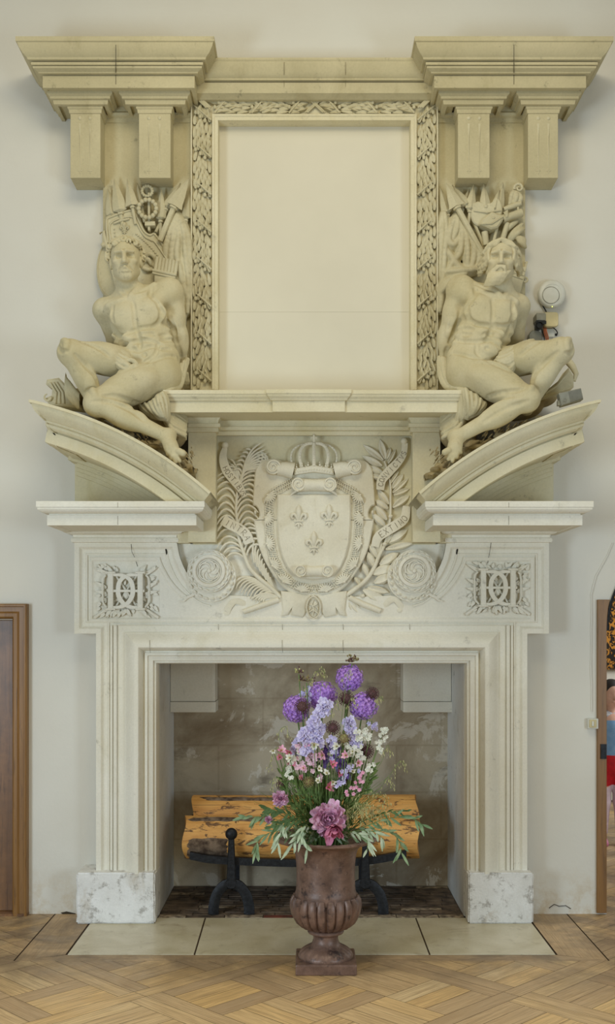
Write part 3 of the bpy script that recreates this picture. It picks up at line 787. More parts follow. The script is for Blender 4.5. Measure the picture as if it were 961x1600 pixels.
def blade(m, p, c, e, w0, h0, h1, n=7, y0=YR):
    """one ribbed palm blade from p over c to e in panel coordinates"""
    pts = bez(Vector((*p, 0)), Vector((*c, 0)), Vector((*e, 0)), n); out = []; rs = []
    for i, q in enumerate(pts):
        t = i/n; out.append(Q(q.x, q.y, h0+(h1-h0)*t)); rs.append(w0*(0.55+0.45*math.sin(PI*min(1, t*0.8+0.15)))*(1 if i < n else 0.55))
    m.tube(out, rs, 6)
def qleaf(m, bx, by, tx, ty, w, h, hb=0.0, seg=5):
    B = Q(bx, by); T = Q(tx, ty); d = Vector((T.x-B.x, 0, T.z-B.z)); L = d.length; d.normalize(); nn = Vector((-d.z, 0, d.x))
    vs = []; fs = []; wd = w/2.826*PX
    for i in range(seg+1):
        t = i/seg; w_ = wd*math.sin(PI*(0.05+0.95*t))**0.75 if i < seg else 0.0005
        c = Vector((B.x, YR-hb, B.z))+d*(L*t); lift = h*math.sin(PI*min(1, 0.15+t*0.85))
        for k, (s_, l_) in enumerate(((-0.5, 0.45), (-0.3, 1.0), (0.0, 0.62), (0.3, 1.0), (0.5, 0.45))):
            q = c+nn*(w_*s_); vs.append((q.x, q.y-lift*l_, q.z))
        for s_ in (-0.5, 0.5):
            q = c+nn*(w_*s_); vs.append((q.x, YR+0.004, q.z))
    for i in range(seg):
        a = i*7; c = a+7
        for k in range(4): fs.append((a+k, a+k+1, c+k+1, c+k))
        fs += [(a+5, a, c, c+5), (a+4, a+6, c+6, c+4)]
    m.add(vs, fs)
def fleur(m, x, y, s, h, put=None):
    """fleur-de-lis, s = height in panel units, centred"""
    put = put or Q
    def tb(pts, r, fl=1.0): m.tube([put(x+a*s, y+b*s, h+c*s*PX/2.8) for a, b, c in pts], [q*s*PX/2.826 for q in r], 7, fl)
    tb([(0, -0.5, 0), (0, -0.38, 0.03), (0, -0.2, 0.05), (0, -0.02, 0.04), (0, 0.12, 0.02)], [0.01, 0.085, 0.13, 0.085, 0.04])
    for s_ in (-1, 1):
        tb([(0.05*s_, 0.12, 0.02), (0.09*s_, -0.02, 0.04), (0.17*s_, -0.13, 0.05), (0.26*s_, -0.11, 0.05), (0.29*s_, -0.01, 0.05), (0.24*s_, 0.06, 0.04), (0.19*s_, 0.03, 0.03)], [0.03, 0.05, 0.07, 0.075, 0.06, 0.045, 0.03])
        tb([(0.03*s_, 0.2, 0.02), (0.09*s_, 0.28, 0.03), (0.15*s_, 0.33, 0.03)], [0.03, 0.04, 0.025])
    tb([(-0.17, 0.16, 0.03), (0, 0.15, 0.06), (0.17, 0.16, 0.03)], [0.035, 0.04, 0.035])
    tb([(0, 0.2, 0.03), (0, 0.34, 0.03), (0, 0.46, 0.01)], [0.04, 0.055, 0.01])
def scrollcyl(m, x0, y0, x1, y1, r, h, seg=16):
    """rolled strap: a cylinder between two panel points"""
    m.tube([Q(x0, y0, h), Q((x0+x1)/2, (y0+y1)/2, h), Q(x1, y1, h)], [r*PX/2.826]*3, seg)

coa = thing('coat_of_arms', Q(482, 840), 'carved stone royal shield with three lilies, crown and shell collar over the hearth', 'relief')
cx0 = 482
hl = [(218, 215), (225, 175), (248, 145), (285, 132), (325, 134), (355, 150), (378, 172), (392, 190), (482, 185)]
hl2 = [(482, 745), (400, 732), (352, 705), (318, 668), (285, 620), (258, 570), (238, 515), (225, 455), (216, 400), (228, 398), (240, 385), (238, 360), (225, 340), (212, 335), (212, 300)]
lft = sm(hl2+hl, 3, False)
outline = [Q2(x, y) for x, y in lft]+[Q2(2*cx0-x, y) for x, y in reversed(lft)][1:-1]
b = MB(); b.prism(outline, YR-0.030, YR+0.005, 0.006)
cart = b.build('cartouche', M['crest'], coa, smooth=True, sharp=35)
b = MB()
for s_ in (1, -1):
    f = lambda x: cx0+(x-cx0)*s_
    # rolled upper corners
    b.tube([Q(f(322), 176, 0.034), Q(f(355), 178, 0.038), Q(f(390), 186, 0.034)], [30*PX/2.826, 34*PX/2.826, 38*PX/2.826], 18)
    b.tube([Q(f(302), 172, 0.02), Q(f(302), 172, 0.064)], [33*PX/2.826, 31*PX/2.826], 24, up=(1, 0, 0))
    curl(b, f(302), 172, 33, 1.6, 0 if s_ == 1 else 180, -s_, 0.070, 0.0055)
    b.build('rolled_corner', M['crest'], cart, smooth=True, sharp=50); b = MB()
    b.ball(Q(f(222), 368, 0.026), 0.008, 0.012, 0.012); b.build('side_boss', M['crest'], cart, smooth=True); b = MB()
    # hanging strap ends beside the pendant
    b.prism([Q2(f(x), y) for x, y in ((335, 715), (345, 800), (338, 828), (368, 822), (385, 790), (380, 822), (432, 832), (448, 808), (462, 760), (470, 735), (400, 722))], YR-0.034, YR+0.004, 0.006)
    b.build('strapwork', M['crest'], cart, smooth=True, sharp=50); b = MB()
# shield proper
sh = [(320, 290), (319, 350), (320, 420), (326, 500), (342, 565), (362, 610), (392, 645), (430, 662), (482, 668)]
shp_ = [Q2(x, y) for x, y in sh]+[Q2(2*cx0-x, y) for x, y in reversed(sh)][1:]
b = MB(); b.prism(shp_, YR-0.052, YR-0.02, 0.007); shd = b.build('shield', M['crest'], coa, smooth=True, sharp=30)
b = MB(); b.prism([(p[0], p[1]) for p in inset(shp_[::-1] if sum(shp_[i][0]*shp_[(i+1) % len(shp_)][1]-shp_[(i+1) % len(shp_)][0]*shp_[i][1] for i in range(len(shp_))) < 0 else shp_, 0.006)], YR-0.0525, YR-0.05)
for x, y in ((415, 392), (549, 388), (482, 508)):
    b2 = MB(); fleur(b2, x, y, 112, 0.052); b2.build('fleur_de_lis', M['crest'], shd, smooth=True, sharp=60)
for nm, yc, xa_, xb_, r in (('upper_scroll', 250, 400, 564, 30), ('lower_scroll', 630, 410, 554, 26)):
    b = MB(); b.tube([Q(xa_+20, yc, 0.058), Q(482, yc, 0.050), Q(xb_-20, yc, 0.058)], [r*0.95*PX/2.826, r*0.88*PX/2.826, r*0.95*PX/2.826], 18)
    for xx in (xa_+14, xb_-14): b.tube([Q(xx, yc, 0.045), Q(xx, yc, 0.088)], [r*PX/2.826*1.02, r*PX/2.826*0.95], 24, up=(1, 0, 0))
    curl(b, xa_+14, yc-2, r+2, 1.6, 90, 1, 0.092, 0.0052); curl(b, xb_-14, yc-2, r+2, 1.6, 90, -1, 0.092, 0.0052)
    if nm == 'upper_scroll':
        for s_ in (1, -1): b.tube([Q(cx0+s_*78, yc+25, 0.05), Q(cx0+s_*98, yc+40, 0.052), Q(cx0+s_*104, 300, 0.05)], [0.008, 0.006, 0.003], 8)
    b.box(Q(476, 0).x, Q(488, 0).x, YR-0.095, YR-0.07, Q(0, yc+22).z, Q(0, yc+8).z) if False else None
    b.build(nm, M['crest'], shd, smooth=True, sharp=50)
# collar of shells and lattice cord
ring = catmull([Vector((x, y, 0)) for x, y in ((392, 232), (345, 258), (296, 290), (285, 345), (284, 400), (285, 450), (290, 505), (298, 548), (314, 600), (338, 640), (372, 676), (425, 700), (482, 706))], 10)
def at_ring(t):
    i = min(len(ring)-2, int(t*(len(ring)-1))); f = t*(len(ring)-1)-i; p = ring[i].lerp(ring[i+1], f); d = (ring[i+1]-ring[i]).normalized(); return p, d
col_ = MB(); shells = []
for s_ in (1, -1):
    def QQ(p, h): return Q(cx0+(p.x-cx0)*s_, p.y, h)
    for off in (-15, 0, 15):
        pts = []
        for k in range(61):
            p, d = at_ring(k/60); nn = Vector((-d.y, d.x, 0)); pts.append(QQ(p+nn*off*(1+0.12*math.sin(k*1.3)), 0.034))
        col_.tube(pts, 0.0030, 5)
    for k in range(64):
        p, d = at_ring((k+0.5)/64); nn = Vector((-d.y, d.x, 0))
        col_.tube([QQ(p+nn*20-d*6, 0.036), QQ(p-nn*20+d*6, 0.036)], 0.0026, 5)
    for t in (0.19, 0.33, 0.50, 0.66, 0.80, 0.925):
        p, d = at_ring(t); shells.append((cx0+(p.x-cx0)*s_, p.y))
c_ = col_.build('collar', M['crest'], coa, smooth=True, sharp=80)
for x, y in shells:
    b = MB(); a_out = math.atan2(y-470, x-cx0)
    base = Vector((x-20*math.cos(a_out)*0+0, y, 0))
    c = Vector((x, y, 0)); R_ = 27
    hub = c-Vector((math.cos(a_out), math.sin(a_out), 0))*(-0.62*R_)
    for k in range(9):
        q = a_out+PI+math.radians(-72+18*k); e = hub+Vector((math.cos(q), math.sin(q), 0))*R_*1.35
        b.tube([Q(hub.x, hub.y, 0.038), Q((hub.x+e.x)/2, (hub.y+e.y)/2, 0.050), Q(e.x, e.y, 0.036)], [0.0025, 0.006, 0.005], 6)
    b.ball(Q(hub.x, hub.y, 0.040), 0.009, 0.009, 0.007, 8, 6)
    b.build('shell', M['crest'], c_, smooth=True, sharp=80)
# pendant
b = MB(); n = 24
ov = [(math.cos(2*PI*k/n), math.sin(2*PI*k/n)) for k in range(n)]
b.tube([Q(480+30*a, 790+48*c, 0.046) for a, c in ov]+[Q(480+30, 790, 0.046)], 0.0045, 6)
b.prism([Q2(480+26*a, 790+44*c) for a, c in ov], YR-0.034, YR, 0.003)
for pts in (((480, 755), (472, 775), (482, 795), (476, 825)), ((462, 775), (480, 782), (498, 772)), ((460, 810), (478, 800), (500, 815)), ((468, 790), (462, 800)), ((492, 785), (500, 798))):
    b.tube([Q(x, y, 0.040) for x, y in pts], 0.004, 6)
b.ball(Q(480, 738, 0.045), 0.006)
b.build('pendant', M['crest'], coa, smooth=True, sharp=60)
# crown
b = MB()
def crownpt(x, y): # bulging forward in the middle
    t = (x-482)/95.0; return 0.030+0.045*math.sqrt(max(0.0, 1-t*t*0.95))
band = []
for k in range(17):
    x = 395+174*k/16; yb_ = 200-10*math.sin(PI*k/16)*-1*0.0
    dy = 14*(1-((x-482)/87)**2)
    band.append((x, 200-dy*0.0-0.0+0.10*abs(x-482)-0.0))
rg = []
for x, y in band:
    h = crownpt(x, y); yy = 182+0.12*abs(x-482)
    rg.append([Q(x, yy+12, h), Q(x, yy+4, h+0.006), Q(x, yy-12, h+0.004), Q(x, yy-16, h-0.002), Q(x, yy-16, h-0.02), Q(x, yy+12, h-0.02)])
b.loft(rg)
cr = b.build('crown', M['crest'], coa, smooth=True, sharp=40)
b = MB()
for k in range(15):
    x = 402+160*k/14; b.ball(Q(x, 184+0.12*abs(x-482), crownpt(x, 0)+0.006), 0.0045, 0.004, 0.0045, 7, 5)
for k in range(7):
    x = 405+154*k/6; yy = 166+0.14*abs(x-482); h = crownpt(x, 0)
    b.ball(Q(x, yy-6, h), 0.006, 0.005, 0.008, 7, 5); b.ball(Q(x-7, yy+1, h), 0.004, 0.004, 0.004, 6, 5); b.ball(Q(x+7, yy+1, h), 0.004, 0.004, 0.004, 6, 5); b.ball(Q(x, yy-17, h-0.004), 0.0035, 0.004, 0.005, 6, 5)
for k in range(6):
    x = 418+128*k/5; b.ball(Q(x, 168, crownpt(x, 0)), 0.0032, 0.003, 0.0032, 6, 5)
b.build('crown_beads', M['crest'], cr, smooth=True, sharp=80)
b = MB()
for kx, bul in ((-100, -0.55), (-62, -0.3), (0, 0), (62, 0.3), (100, 0.55)):
    p0 = Vector((482+kx*0.84, 168+0.1*abs(kx), 0)); p3 = Vector((482+kx*0.06, 66, 0))
    c1 = Vector((482+kx*1.22, 120, 0)); c2 = Vector((482+kx*1.0, 58 if kx else 90, 0))
    pts = bez(p0, c1, c2, 12, p3); o_ = []
    for i, p in enumerate(pts):
        t = i/12; o_.append(Q(p.x, p.y, 0.028+(0.048 if abs(kx) < 80 else 0.02)*math.cos(kx/115*1.4)*(1-0.4*t)))
    b.tube(o_, [0.0095 if abs(kx) < 90 else 0.006]*13, 8, 0.5)
    for i in range(0, 13): b.ball(o_[i]+Vector((0, -0.005, 0)), 0.0032, 0.003, 0.0032, 6, 4)
b.build('crown_arch', M['crest'], cr, smooth=True, sharp=80)
b = MB(); fleur(b, 482, 46, 44, 0.055); b.ball(Q(482, 66, 0.05), 0.009, 0.008, 0.005); b.build('fleur_de_lis', M['crest'], cr, smooth=True)

# palm branch (left)
b = MB()
stem = catmull([Vector((x, y, 0)) for x, y in ((335, 745), (290, 700), (235, 655), (195, 610), (172, 550), (152, 490), (142, 420), (136, 350), (142, 280), (155, 225), (170, 175), (190, 130), (215, 95))], 6)
b.tube([Q(p.x, p.y, 0.012) for p in stem], [0.013-0.009*i/len(stem) for i in range(len(stem))], 8)
def stem_at(t): i = min(len(stem)-2, int(t*(len(stem)-1))); return stem[i].lerp(stem[i+1], t*(len(stem)-1)-i), (stem[i+1]-stem[i]).normalized()
for k in range(21):
    t = 0.30+0.66*k/20; p, d = stem_at(t); nn = Vector((-d.y, d.x, 0))
    for s_ in (1, -1):
        side = nn*s_; right = side.x > 0
        L = (112 if right else 98)*(0.8+0.3*math.sin(PI*t))
        if p.y < 200: L *= 0.95 if right else 0.45
        c = p+d*L*0.80+side*L*0.38; e = p+d*L*0.22+side*L*0.98+Vector((0, L*0.12, 0))
        if not right: e.x = max(e.x, 52+3*(k % 2)); c.x = max(c.x, 62)
        lim = 290 if p.y < 280 else 236
        if p.y > 480: lim = 236+(p.y-480)*0.55
        e.x = min(e.x, lim); c.x = min(c.x, lim-12)
        blade(b, (p.x, p.y), (c.x, c.y), (e.x, e.y), 0.0072, 0.006, 0.022+0.004*(k % 2), 8)
for k in range(9):       # fan at the tip
    t = k/8; p = (160+8*t, 235-45*t)
    e = (228+62*math.sin(0.3+t*1.35), 62+118*t) ; c = (172+20*t, 96+70*t)
    blade(b, p, c, e, 0.0068, 0.012, 0.026, 8)
for k in range(4): blade(b, (150, 240), (138-8*k, 130+14*k), (108+4*k, 132+24*k), 0.006, 0.010, 0.022)
for k in range(10):      # lower frond behind the cut stem
    t = k/9
    bx_, by_ = 334-105*t, 738-72*t; blade(b, (bx_, by_), (bx_-78, by_-52+14*t), (bx_-98-8*t, by_+38-6*t), 0.0068, 0.010, 0.022, 8)
for k in range(9):       # blades running up beside the cartouche
    t = k/8
    blade(b, (322-13*k, 742-19*k), (275-9*k, 640-14*k), (292-9*k, 660-22*k), 0.0068, 0.006, 0.016, 8)
for k in range(5): blade(b, (325, 745), (262-4*k, 706+8*k), (205+14*k, 752+4*k), 0.0080, 0.014, 0.026, 8)
b.tube([Q(325, 755, 0.022), Q(250, 780, 0.030), Q(170, 808, 0.034)], [0.016, 0.015, 0.013], 12)
b.build('palm_branch', M['crest'], coa, smooth=True, sharp=80)
def ribbon(pts, w, h, n=6, tw=None, parent=coa, knob=None, text=None, tsize=20, up=1, t0=0.1, t1=0.9):
    P3 = catmull([Vector((x, y, 0)) for x, y in pts], n); m = MB(); rings = []
    N = len(P3)
    for i, p in enumerate(P3):
        d = (P3[min(i+1, N-1)]-P3[max(i-1, 0)]).normalized(); nn = Vector((-d.y, d.x, 0)); t = i/(N-1)
        ww = w(t) if callable(w) else w; hh = h(t) if callable(h) else h
        a = Q(*(p+nn*ww*0.5).xy, hh); c = Q(*(p-nn*ww*0.5).xy, hh)
        k = 0.006
        rings.append([a, Q(*(p+nn*ww*0.0).xy, hh+0.003), c, c+Vector((0, k, 0)), a+Vector((0, k, 0))])
    m.loft(rings)
    if knob: m.ball(Q(knob[0], knob[1], 0.022), 0.019, 0.018, 0.019, 14, 10)
    o = m.build('ribbon', M['crest'], parent, smooth=True, sharp=50)
    if text:
        tm = MB(); nch = len(text)
        for k, chh in enumerate(text):
            t = t0+(t1-t0)*(k+0.5)/nch; i = min(N-2, int(t*(N-1))); f_ = t*(N-1)-i
            p = P3[i].lerp(P3[i+1], f_); d = (P3[min(i+2, N-1)]-P3[max(i-1, 0)]).normalized(); nn = Vector((-d.y, d.x, 0))*up*-1
            hh = (h(t) if callable(h) else h)+0.0035
            for stroke in GL[chh]:
                q = [p+d*((sx-0.5)*tsize*0.62)+nn*((sy-0.5)*tsize) for sx, sy in stroke]
                tm.tube([Q(a.x, a.y, hh) for a in q], 0.0011, 4)
        tm.build('lettering', M['letter'], o)
    return o
M['letter'] = plain('incised_lettering', srgb(122, 108, 74), 0.9)
_c = [(0.5+0.5*math.cos(q), 0.5+0.5*math.sin(q)) for q in [PI/6*k for k in range(13)]]
GL = {'A': [[(0, 0), (0.5, 1), (1, 0)], [(0.2, 0.4), (0.8, 0.4)]], 'B': [[(0, 0), (0, 1), (0.7, 0.95), (0.75, 0.6), (0, 0.52)], [(0.1, 0.52), (0.9, 0.4), (0.85, 0.05), (0, 0)]],
      'C': [_c[1:12]], 'E': [[(1, 1), (0, 1), (0, 0), (1, 0)], [(0, 0.5), (0.7, 0.5)]], 'H': [[(0, 0), (0, 1)], [(1, 0), (1, 1)], [(0, 0.5), (1, 0.5)]],
      'I': [[(0.5, 0), (0.5, 1)]], 'M': [[(0, 0), (0.1, 1), (0.5, 0.2), (0.9, 1), (1, 0)]], 'N': [[(0, 0), (0, 1), (1, 0), (1, 1)]], 'O': [_c],
      'R': [[(0, 0), (0, 1), (0.8, 0.95), (0.8, 0.55), (0, 0.5), (1, 0)]], 'S': [[(0.95, 0.85), (0.5, 1), (0.1, 0.8), (0.3, 0.55), (0.8, 0.42), (0.9, 0.15), (0.5, 0), (0.05, 0.15)]],
      'T': [[(0, 1), (1, 1)], [(0.5, 1), (0.5, 0)]], 'V': [[(0, 1), (0.5, 0), (1, 1)]], 'X': [[(0, 0), (1, 1)], [(0, 1), (1, 0)]]}
ribbon([(88, 82), (80, 125), (92, 175), (120, 215), (155, 260), (175, 300)], lambda t: 18+24*math.sin(PI*min(1, t*0.9+0.05)), lambda t: 0.026+0.008*math.sin(PI*t), knob=(88, 70), text='HOSTIBVS', tsize=22, t0=0.36, t1=0.98)
ribbon([(78, 400), (110, 420), (150, 440), (182, 468), (196, 505)], 46, lambda t: 0.024+0.012*math.sin(PI*t), text='INTRA', tsize=26, t0=0.1, t1=0.92)
# laurel branch (right)
b = MB()
stem = catmull([Vector((x, y, 0)) for x, y in ((605, 750), (660, 710), (710, 670), (745, 620), (770, 560), (795, 510), (812, 450), (822, 380), (822, 310), (822, 250), (812, 190), (795, 140))], 6)
b.tube([Q(p.x, p.y, 0.014) for p in stem], [0.014-0.0105*i/len(stem) for i in range(len(stem))], 8)
for (x, y, tx, ty, w_) in ((790, 135, 700, 65, 32), (800, 130, 775, 40, 34), (785, 160, 695, 115, 34), (805, 130, 822, 78, 26), (812, 150, 846, 85, 22), (792, 195, 715, 160, 34), (795, 215, 720, 200, 28),
        (830, 260, 880, 195, 34), (832, 280, 902, 215, 26), (835, 290, 908, 260, 26), (832, 345, 908, 290, 36), (815, 330, 765, 262, 34), (812, 350, 752, 310, 34), (806, 400, 755, 335, 36), (800, 430, 740, 370, 36),
        (800, 510, 835, 440, 26), (812, 500, 900, 440, 42), (800, 530, 930, 500, 34), (770, 560, 775, 470, 34), (765, 570, 725, 500, 32), (775, 600, 858, 545, 44), (750, 610, 720, 540, 36), (745, 640, 838, 605, 50),
        (720, 650, 700, 590, 30), (750, 680, 830, 640, 46), (690, 690, 660, 650, 24), (700, 710, 800, 765, 52), (720, 700, 815, 722, 34), (640, 750, 668, 820, 44), (640, 760, 705, 825, 40), (820, 240, 862, 175, 20)):
    qleaf(b, x, y, tx, ty, w_, 0.022, 0.004)
for x, y in ((822, 385), (795, 508), (698, 738), (780, 470)): b.ball(Q(x, y, 0.022), 0.013, 0.012, 0.011, 12, 8)
b.tube([Q(640, 745, 0.020), Q(700, 775, 0.030), Q(775, 805, 0.032)], [0.015, 0.015, 0.014], 12)
b.build('laurel_branch', M['crest'], coa, smooth=True, sharp=60)
ribbon([(775, 268), (782, 225), (812, 190), (850, 150), (878, 110), (885, 60)], lambda t: 26+16*math.sin(PI*min(1, t+0.15)), lambda t: 0.026+0.010*math.sin(PI*t), knob=(882, 52), text='CONVICTVS', tsize=22, t0=0.06, t1=0.86)
ribbon([(752, 520), (765, 480), (800, 452), (845, 425), (882, 395), (893, 340)], lambda t: 34+12*math.sin(PI*t), lambda t: 0.026+0.012*math.sin(PI*t), text='EXTIMO', tsize=26, t0=0.25, t1=0.85)
# fluttering ribbon ends near the bottom corners
ribbon([(70, 812), (95, 812), (105, 790), (130, 762), (165, 768), (185, 790)], lambda t: 26, lambda t: 0.014+0.014*math.sin(PI*t), knob=None)
ribbon([(790, 800), (810, 765), (840, 752), (862, 775), (880, 810)], lambda t: 26, lambda t: 0.014+0.014*math.sin(PI*t), knob=None)
for x, y in ((95, 812), (862, 802)): b = MB(); b.ball(Q(x, y, 0.012), 0.020, 0.014, 0.017, 12, 8); b.build('ribbon_knot', M['crest'], coa, smooth=True)

# volutes with rosettes
def volute(cu, cv, name='volute', s_=1):
    cx, cz = X(cu, 6.0), Z(cv, 6.0); m = MB(); k = PX
    m.lathe([(0.001, 0), (34*k, 0)], 0, 0, 4) if False else None
    def disc(r, y0, y1, ox=0, oz=0, n=48, ch=0.003): m.prism([(cx+ox+r*math.cos(2*PI*i/n), cz+oz+r*math.sin(2*PI*i/n)) for i in range(n)], y0, y1, ch)
    disc(38.5*k, 6.005, 6.06, s_*3*k, -9.5*k); disc(33.5*k, 5.985, 6.05)
    n = 48
    for r, t, h in ((38*k, 0.0030, 6.006),): m.tube([(cx+s_*3*k+r*math.cos(2*PI*i/n), h, cz-9.5*k+r*math.sin(2*PI*i/n)) for i in range(n+1)], t, 6)
    for r, t, h in ((33*k, 0.0030, 5.986), (18*k, 0.0035, 5.981)): m.tube([(cx+r*math.cos(2*PI*i/n), h, cz+r*math.sin(2*PI*i/n)) for i in range(n+1)], t, 6)
    rings = [[(cx+r*k*math.cos(2*PI*i/n), y, cz+r*k*math.sin(2*PI*i/n)) for i in range(n)] for r, y in ((25.5, 5.984), (25, 5.972), (21, 5.968), (19.5, 5.974), (19, 5.985))]
    m.loft(rings, cap=False)
    o = m.build(name, M['stone_low'], chim, smooth=True, sharp=35)
    l = MB()
    for i in range(20):                       # leaf ring
        a = 2*PI*i/20; a2 = a+s_*0.30
        p = Vector((cx+29.5*k*math.cos(a), 0, cz+29.5*k*math.sin(a))); e = Vector((cx+31*k*math.cos(a2), 0, cz+31*k*math.sin(a2)))
        l.tube([(p.x, 5.984, p.z), ((p.x+e.x)/2*1.0, 5.976, (p.z+e.z)/2), (e.x, 5.984, e.z)], [0.003, 0.0068, 0.0015], 6)
    for i in range(14):                       # outer crescent of leaves
        a = math.radians(-195+i*17) if s_ == 1 else math.radians(15-i*17); a2 = a+s_*0.24
        c2x, c2z = cx+s_*3*k, cz-9.5*k
        l.tube([(c2x+33*k*math.cos(a), 6.004, c2z+33*k*math.sin(a)), (c2x+34*k*math.cos((a+a2)/2), 5.994, c2z+34*k*math.sin((a+a2)/2)), (c2x+35*k*math.cos(a2), 6.004, c2z+35*k*math.sin(a2))], [0.003, 0.0075, 0.0015], 6)
    for i in range(6):                        # rosette swirls
        a = 2*PI*i/6
        pts = []
        for j in range(9):
            t = j/8; q = a+s_*t*2.4; r = (4+12*math.sin(PI*min(1, t*0.75)))*k; pts.append((cx+r*math.cos(q), 5.981-0.003*math.sin(PI*t), cz+r*math.sin(q)))
        l.tube(pts, [0.0018+0.0030*math.sin(PI*j/8) for j in range(9)], 6)
    l.ball((cx, 5.981, cz), 0.012, 0.008, 0.012, 8, 6)
    l.build('rosette', M['stone_low'], o, smooth=True, sharp=70)
    t = MB(); f = lambda du, dv: (X(cu+s_*du, 6.0), 6.012, Z(cv+dv, 6.0))
    t.tube([f(-18, 32), f(-28, 38), f(-38, 42), f(-44, 39)], [0.010, 0.009, 0.008, 0.005], 8)
    t.tube([f(-30, 38), f(-40, 46), f(-46, 47)], [0.006, 0.007, 0.003], 8)
    t.build('leaf_tail', M['stone_low'], o, smooth=True)
volute(327, 892.5, s_=1); volute(647, 892.5, s_=-1)

# monogram panels: H laced with two D
def monogram(u0, v0):
    sc = 8.01
    def G(x, y, h=0.0): return Vector((X(u0+x/sc, 6.0), 6.018-h, Z(v0+y/sc, 6.0)))
    def G2(x, y): q = G(x, y); return (q.x, q.z)
    m = MB(); m.prism([G2(62, 70), G2(868, 70), G2(868, 770), G2(62, 770)], 6.0185, 6.03, 0.001)
    base = m.build('monogram_panel', M['stone_low'], chim)
    l = MB()
    for x in (270, 640): l.prism([G2(x-34, 200), G2(x+34, 200), G2(x+34, 640), G2(x-34, 640)], 5.975, 5.99, 0.003)
    for x, w in ((270, 60), (640, 60)):
        for y0 in (178, 634): l.prism([G2(x-w, y0), G2(x+w, y0), G2(x+w, y0+26), G2(x-w, y0+26)], 5.974, 5.995, 0.003)
    l.prism([G2(225, 405), G2(690, 405), G2(690, 435), G2(225, 435)], 5.9805, 5.992, 0.001)
    l.build('letter', M['stone_low'], base, bevel=0.001)
    for s_ in (1, -1):
        l = MB(); c = 455
        pts = [(c-s_*150, 222), (c-s_*60, 222), (c+s_*20, 250), (c+s_*75, 310), (c+s_*92, 400), (c+s_*85, 480), (c+s_*40, 560), (c-s_*20, 605), (c-s_*90, 625), (c-s_*150, 625)]
        P3 = catmull([Vector((x, y, 0)) for x, y in pts], 4); rings = []
        for i, p in enumerate(P3):
            d = (P3[min(i+1, len(P3)-1)]-P3[max(0, i-1)]).normalized(); nn = Vector((-d.y, d.x, 0)); w = 15+13*math.sin(PI*i/(len(P3)-1))
            a = p+nn*w; c_2 = p-nn*w; h = 0.040 if s_ == 1 else 0.037
            rings.append([G(a.x, a.y, h), G(c_2.x, c_2.y, h), G(c_2.x, c_2.y, h-0.014), G(a.x, a.y, h-0.014)])
        l.loft(rings); l.build('letter', M['stone_low'], base)
        l = MB(); e = [(c+s_*-250, 222), (c-s_*285, 270), (c-s_*290, 420), (c-s_*285, 560), (c-s_*235, 625)]
        P3 = catmull([Vector((x, y, 0)) for x, y in e], 5)
        l.tube([G(p.x, p.y, 0.020) for p in P3], 0.0055, 6)
        l.build('letter_bow', M['stone_low'], base, smooth=True)
    lv = MB()
    def gl(bx, by, tx, ty, w, h=0.014):
        B = G(bx, by); T = G(tx, ty); leafgeo(lv, B.x, B.z, T.x, T.z, w, 6.012, h)
    r3 = random.Random(int(u0))
    for k in range(150):
        bx_, by_ = r3.uniform(80, 850), r3.uniform(85, 760); dx_, dy_ = bx_-458, by_-410
        if abs(dx_) < 225 and abs(dy_) < 235 and r3.random() < 0.55: continue
        an_ = math.atan2(dy_, dx_)+r3.uniform(-0.7, 0.7); ll_ = r3.uniform(55, 95); ex_, ey_ = bx_+math.cos(an_)*ll_, by_+math.sin(an_)*ll_
        if not (70 < ex_ < 860 and 78 < ey_ < 765): continue
        gl(bx_, by_, ex_, ey_, r3.uniform(0.015, 0.024), r3.uniform(0.006, 0.013))
    for s_ in (1, -1):
        c = 458
        for i, (bx, by, tx, ty) in enumerate(((250, 380, 400, 300), (260, 320, 390, 200), (230, 250, 340, 110), (250, 450, 400, 420), (260, 470, 405, 520), (240, 560, 400, 650), (180, 190, 250, 90), (110, 180, 150, 80), (30, 170, 60, 85), (220, 220, 395, 120), (265, 420, 390, 360), (255, 500, 400, 590),
                 (0, 650, 60, 740), (60, 660, 130, 745), (130, 660, 200, 740), (200, 660, 265, 750), (60, 300, 100, 200), (90, 460, 120, 360), (40, 560, 100, 480), (150, 560, 120, 460), (150, 330, 110, 240))):
            if i % 3 == 0: gl(c+s_*bx, by, c+s_*tx, ty, 0.024, 0.013)
        a = G(c+s_*170, 590, 0.012); e = G(c+s_*400, 755, 0.010); lv.tube([a, e], [0.006, 0.009], 8)
        a = G(c+s_*150, 200, 0.012); e = G(c-s_*150, 640, 0.012); lv.tube([a, e], [0.006, 0.006], 8)
    lv.ball(G(458, 480, 0.010), 0.016, 0.01, 0.018, 8, 6)
    lv.build('leaves', M['stone_low'], base, smooth=True, sharp=40)
monogram(140, 871); monogram(721, 866)

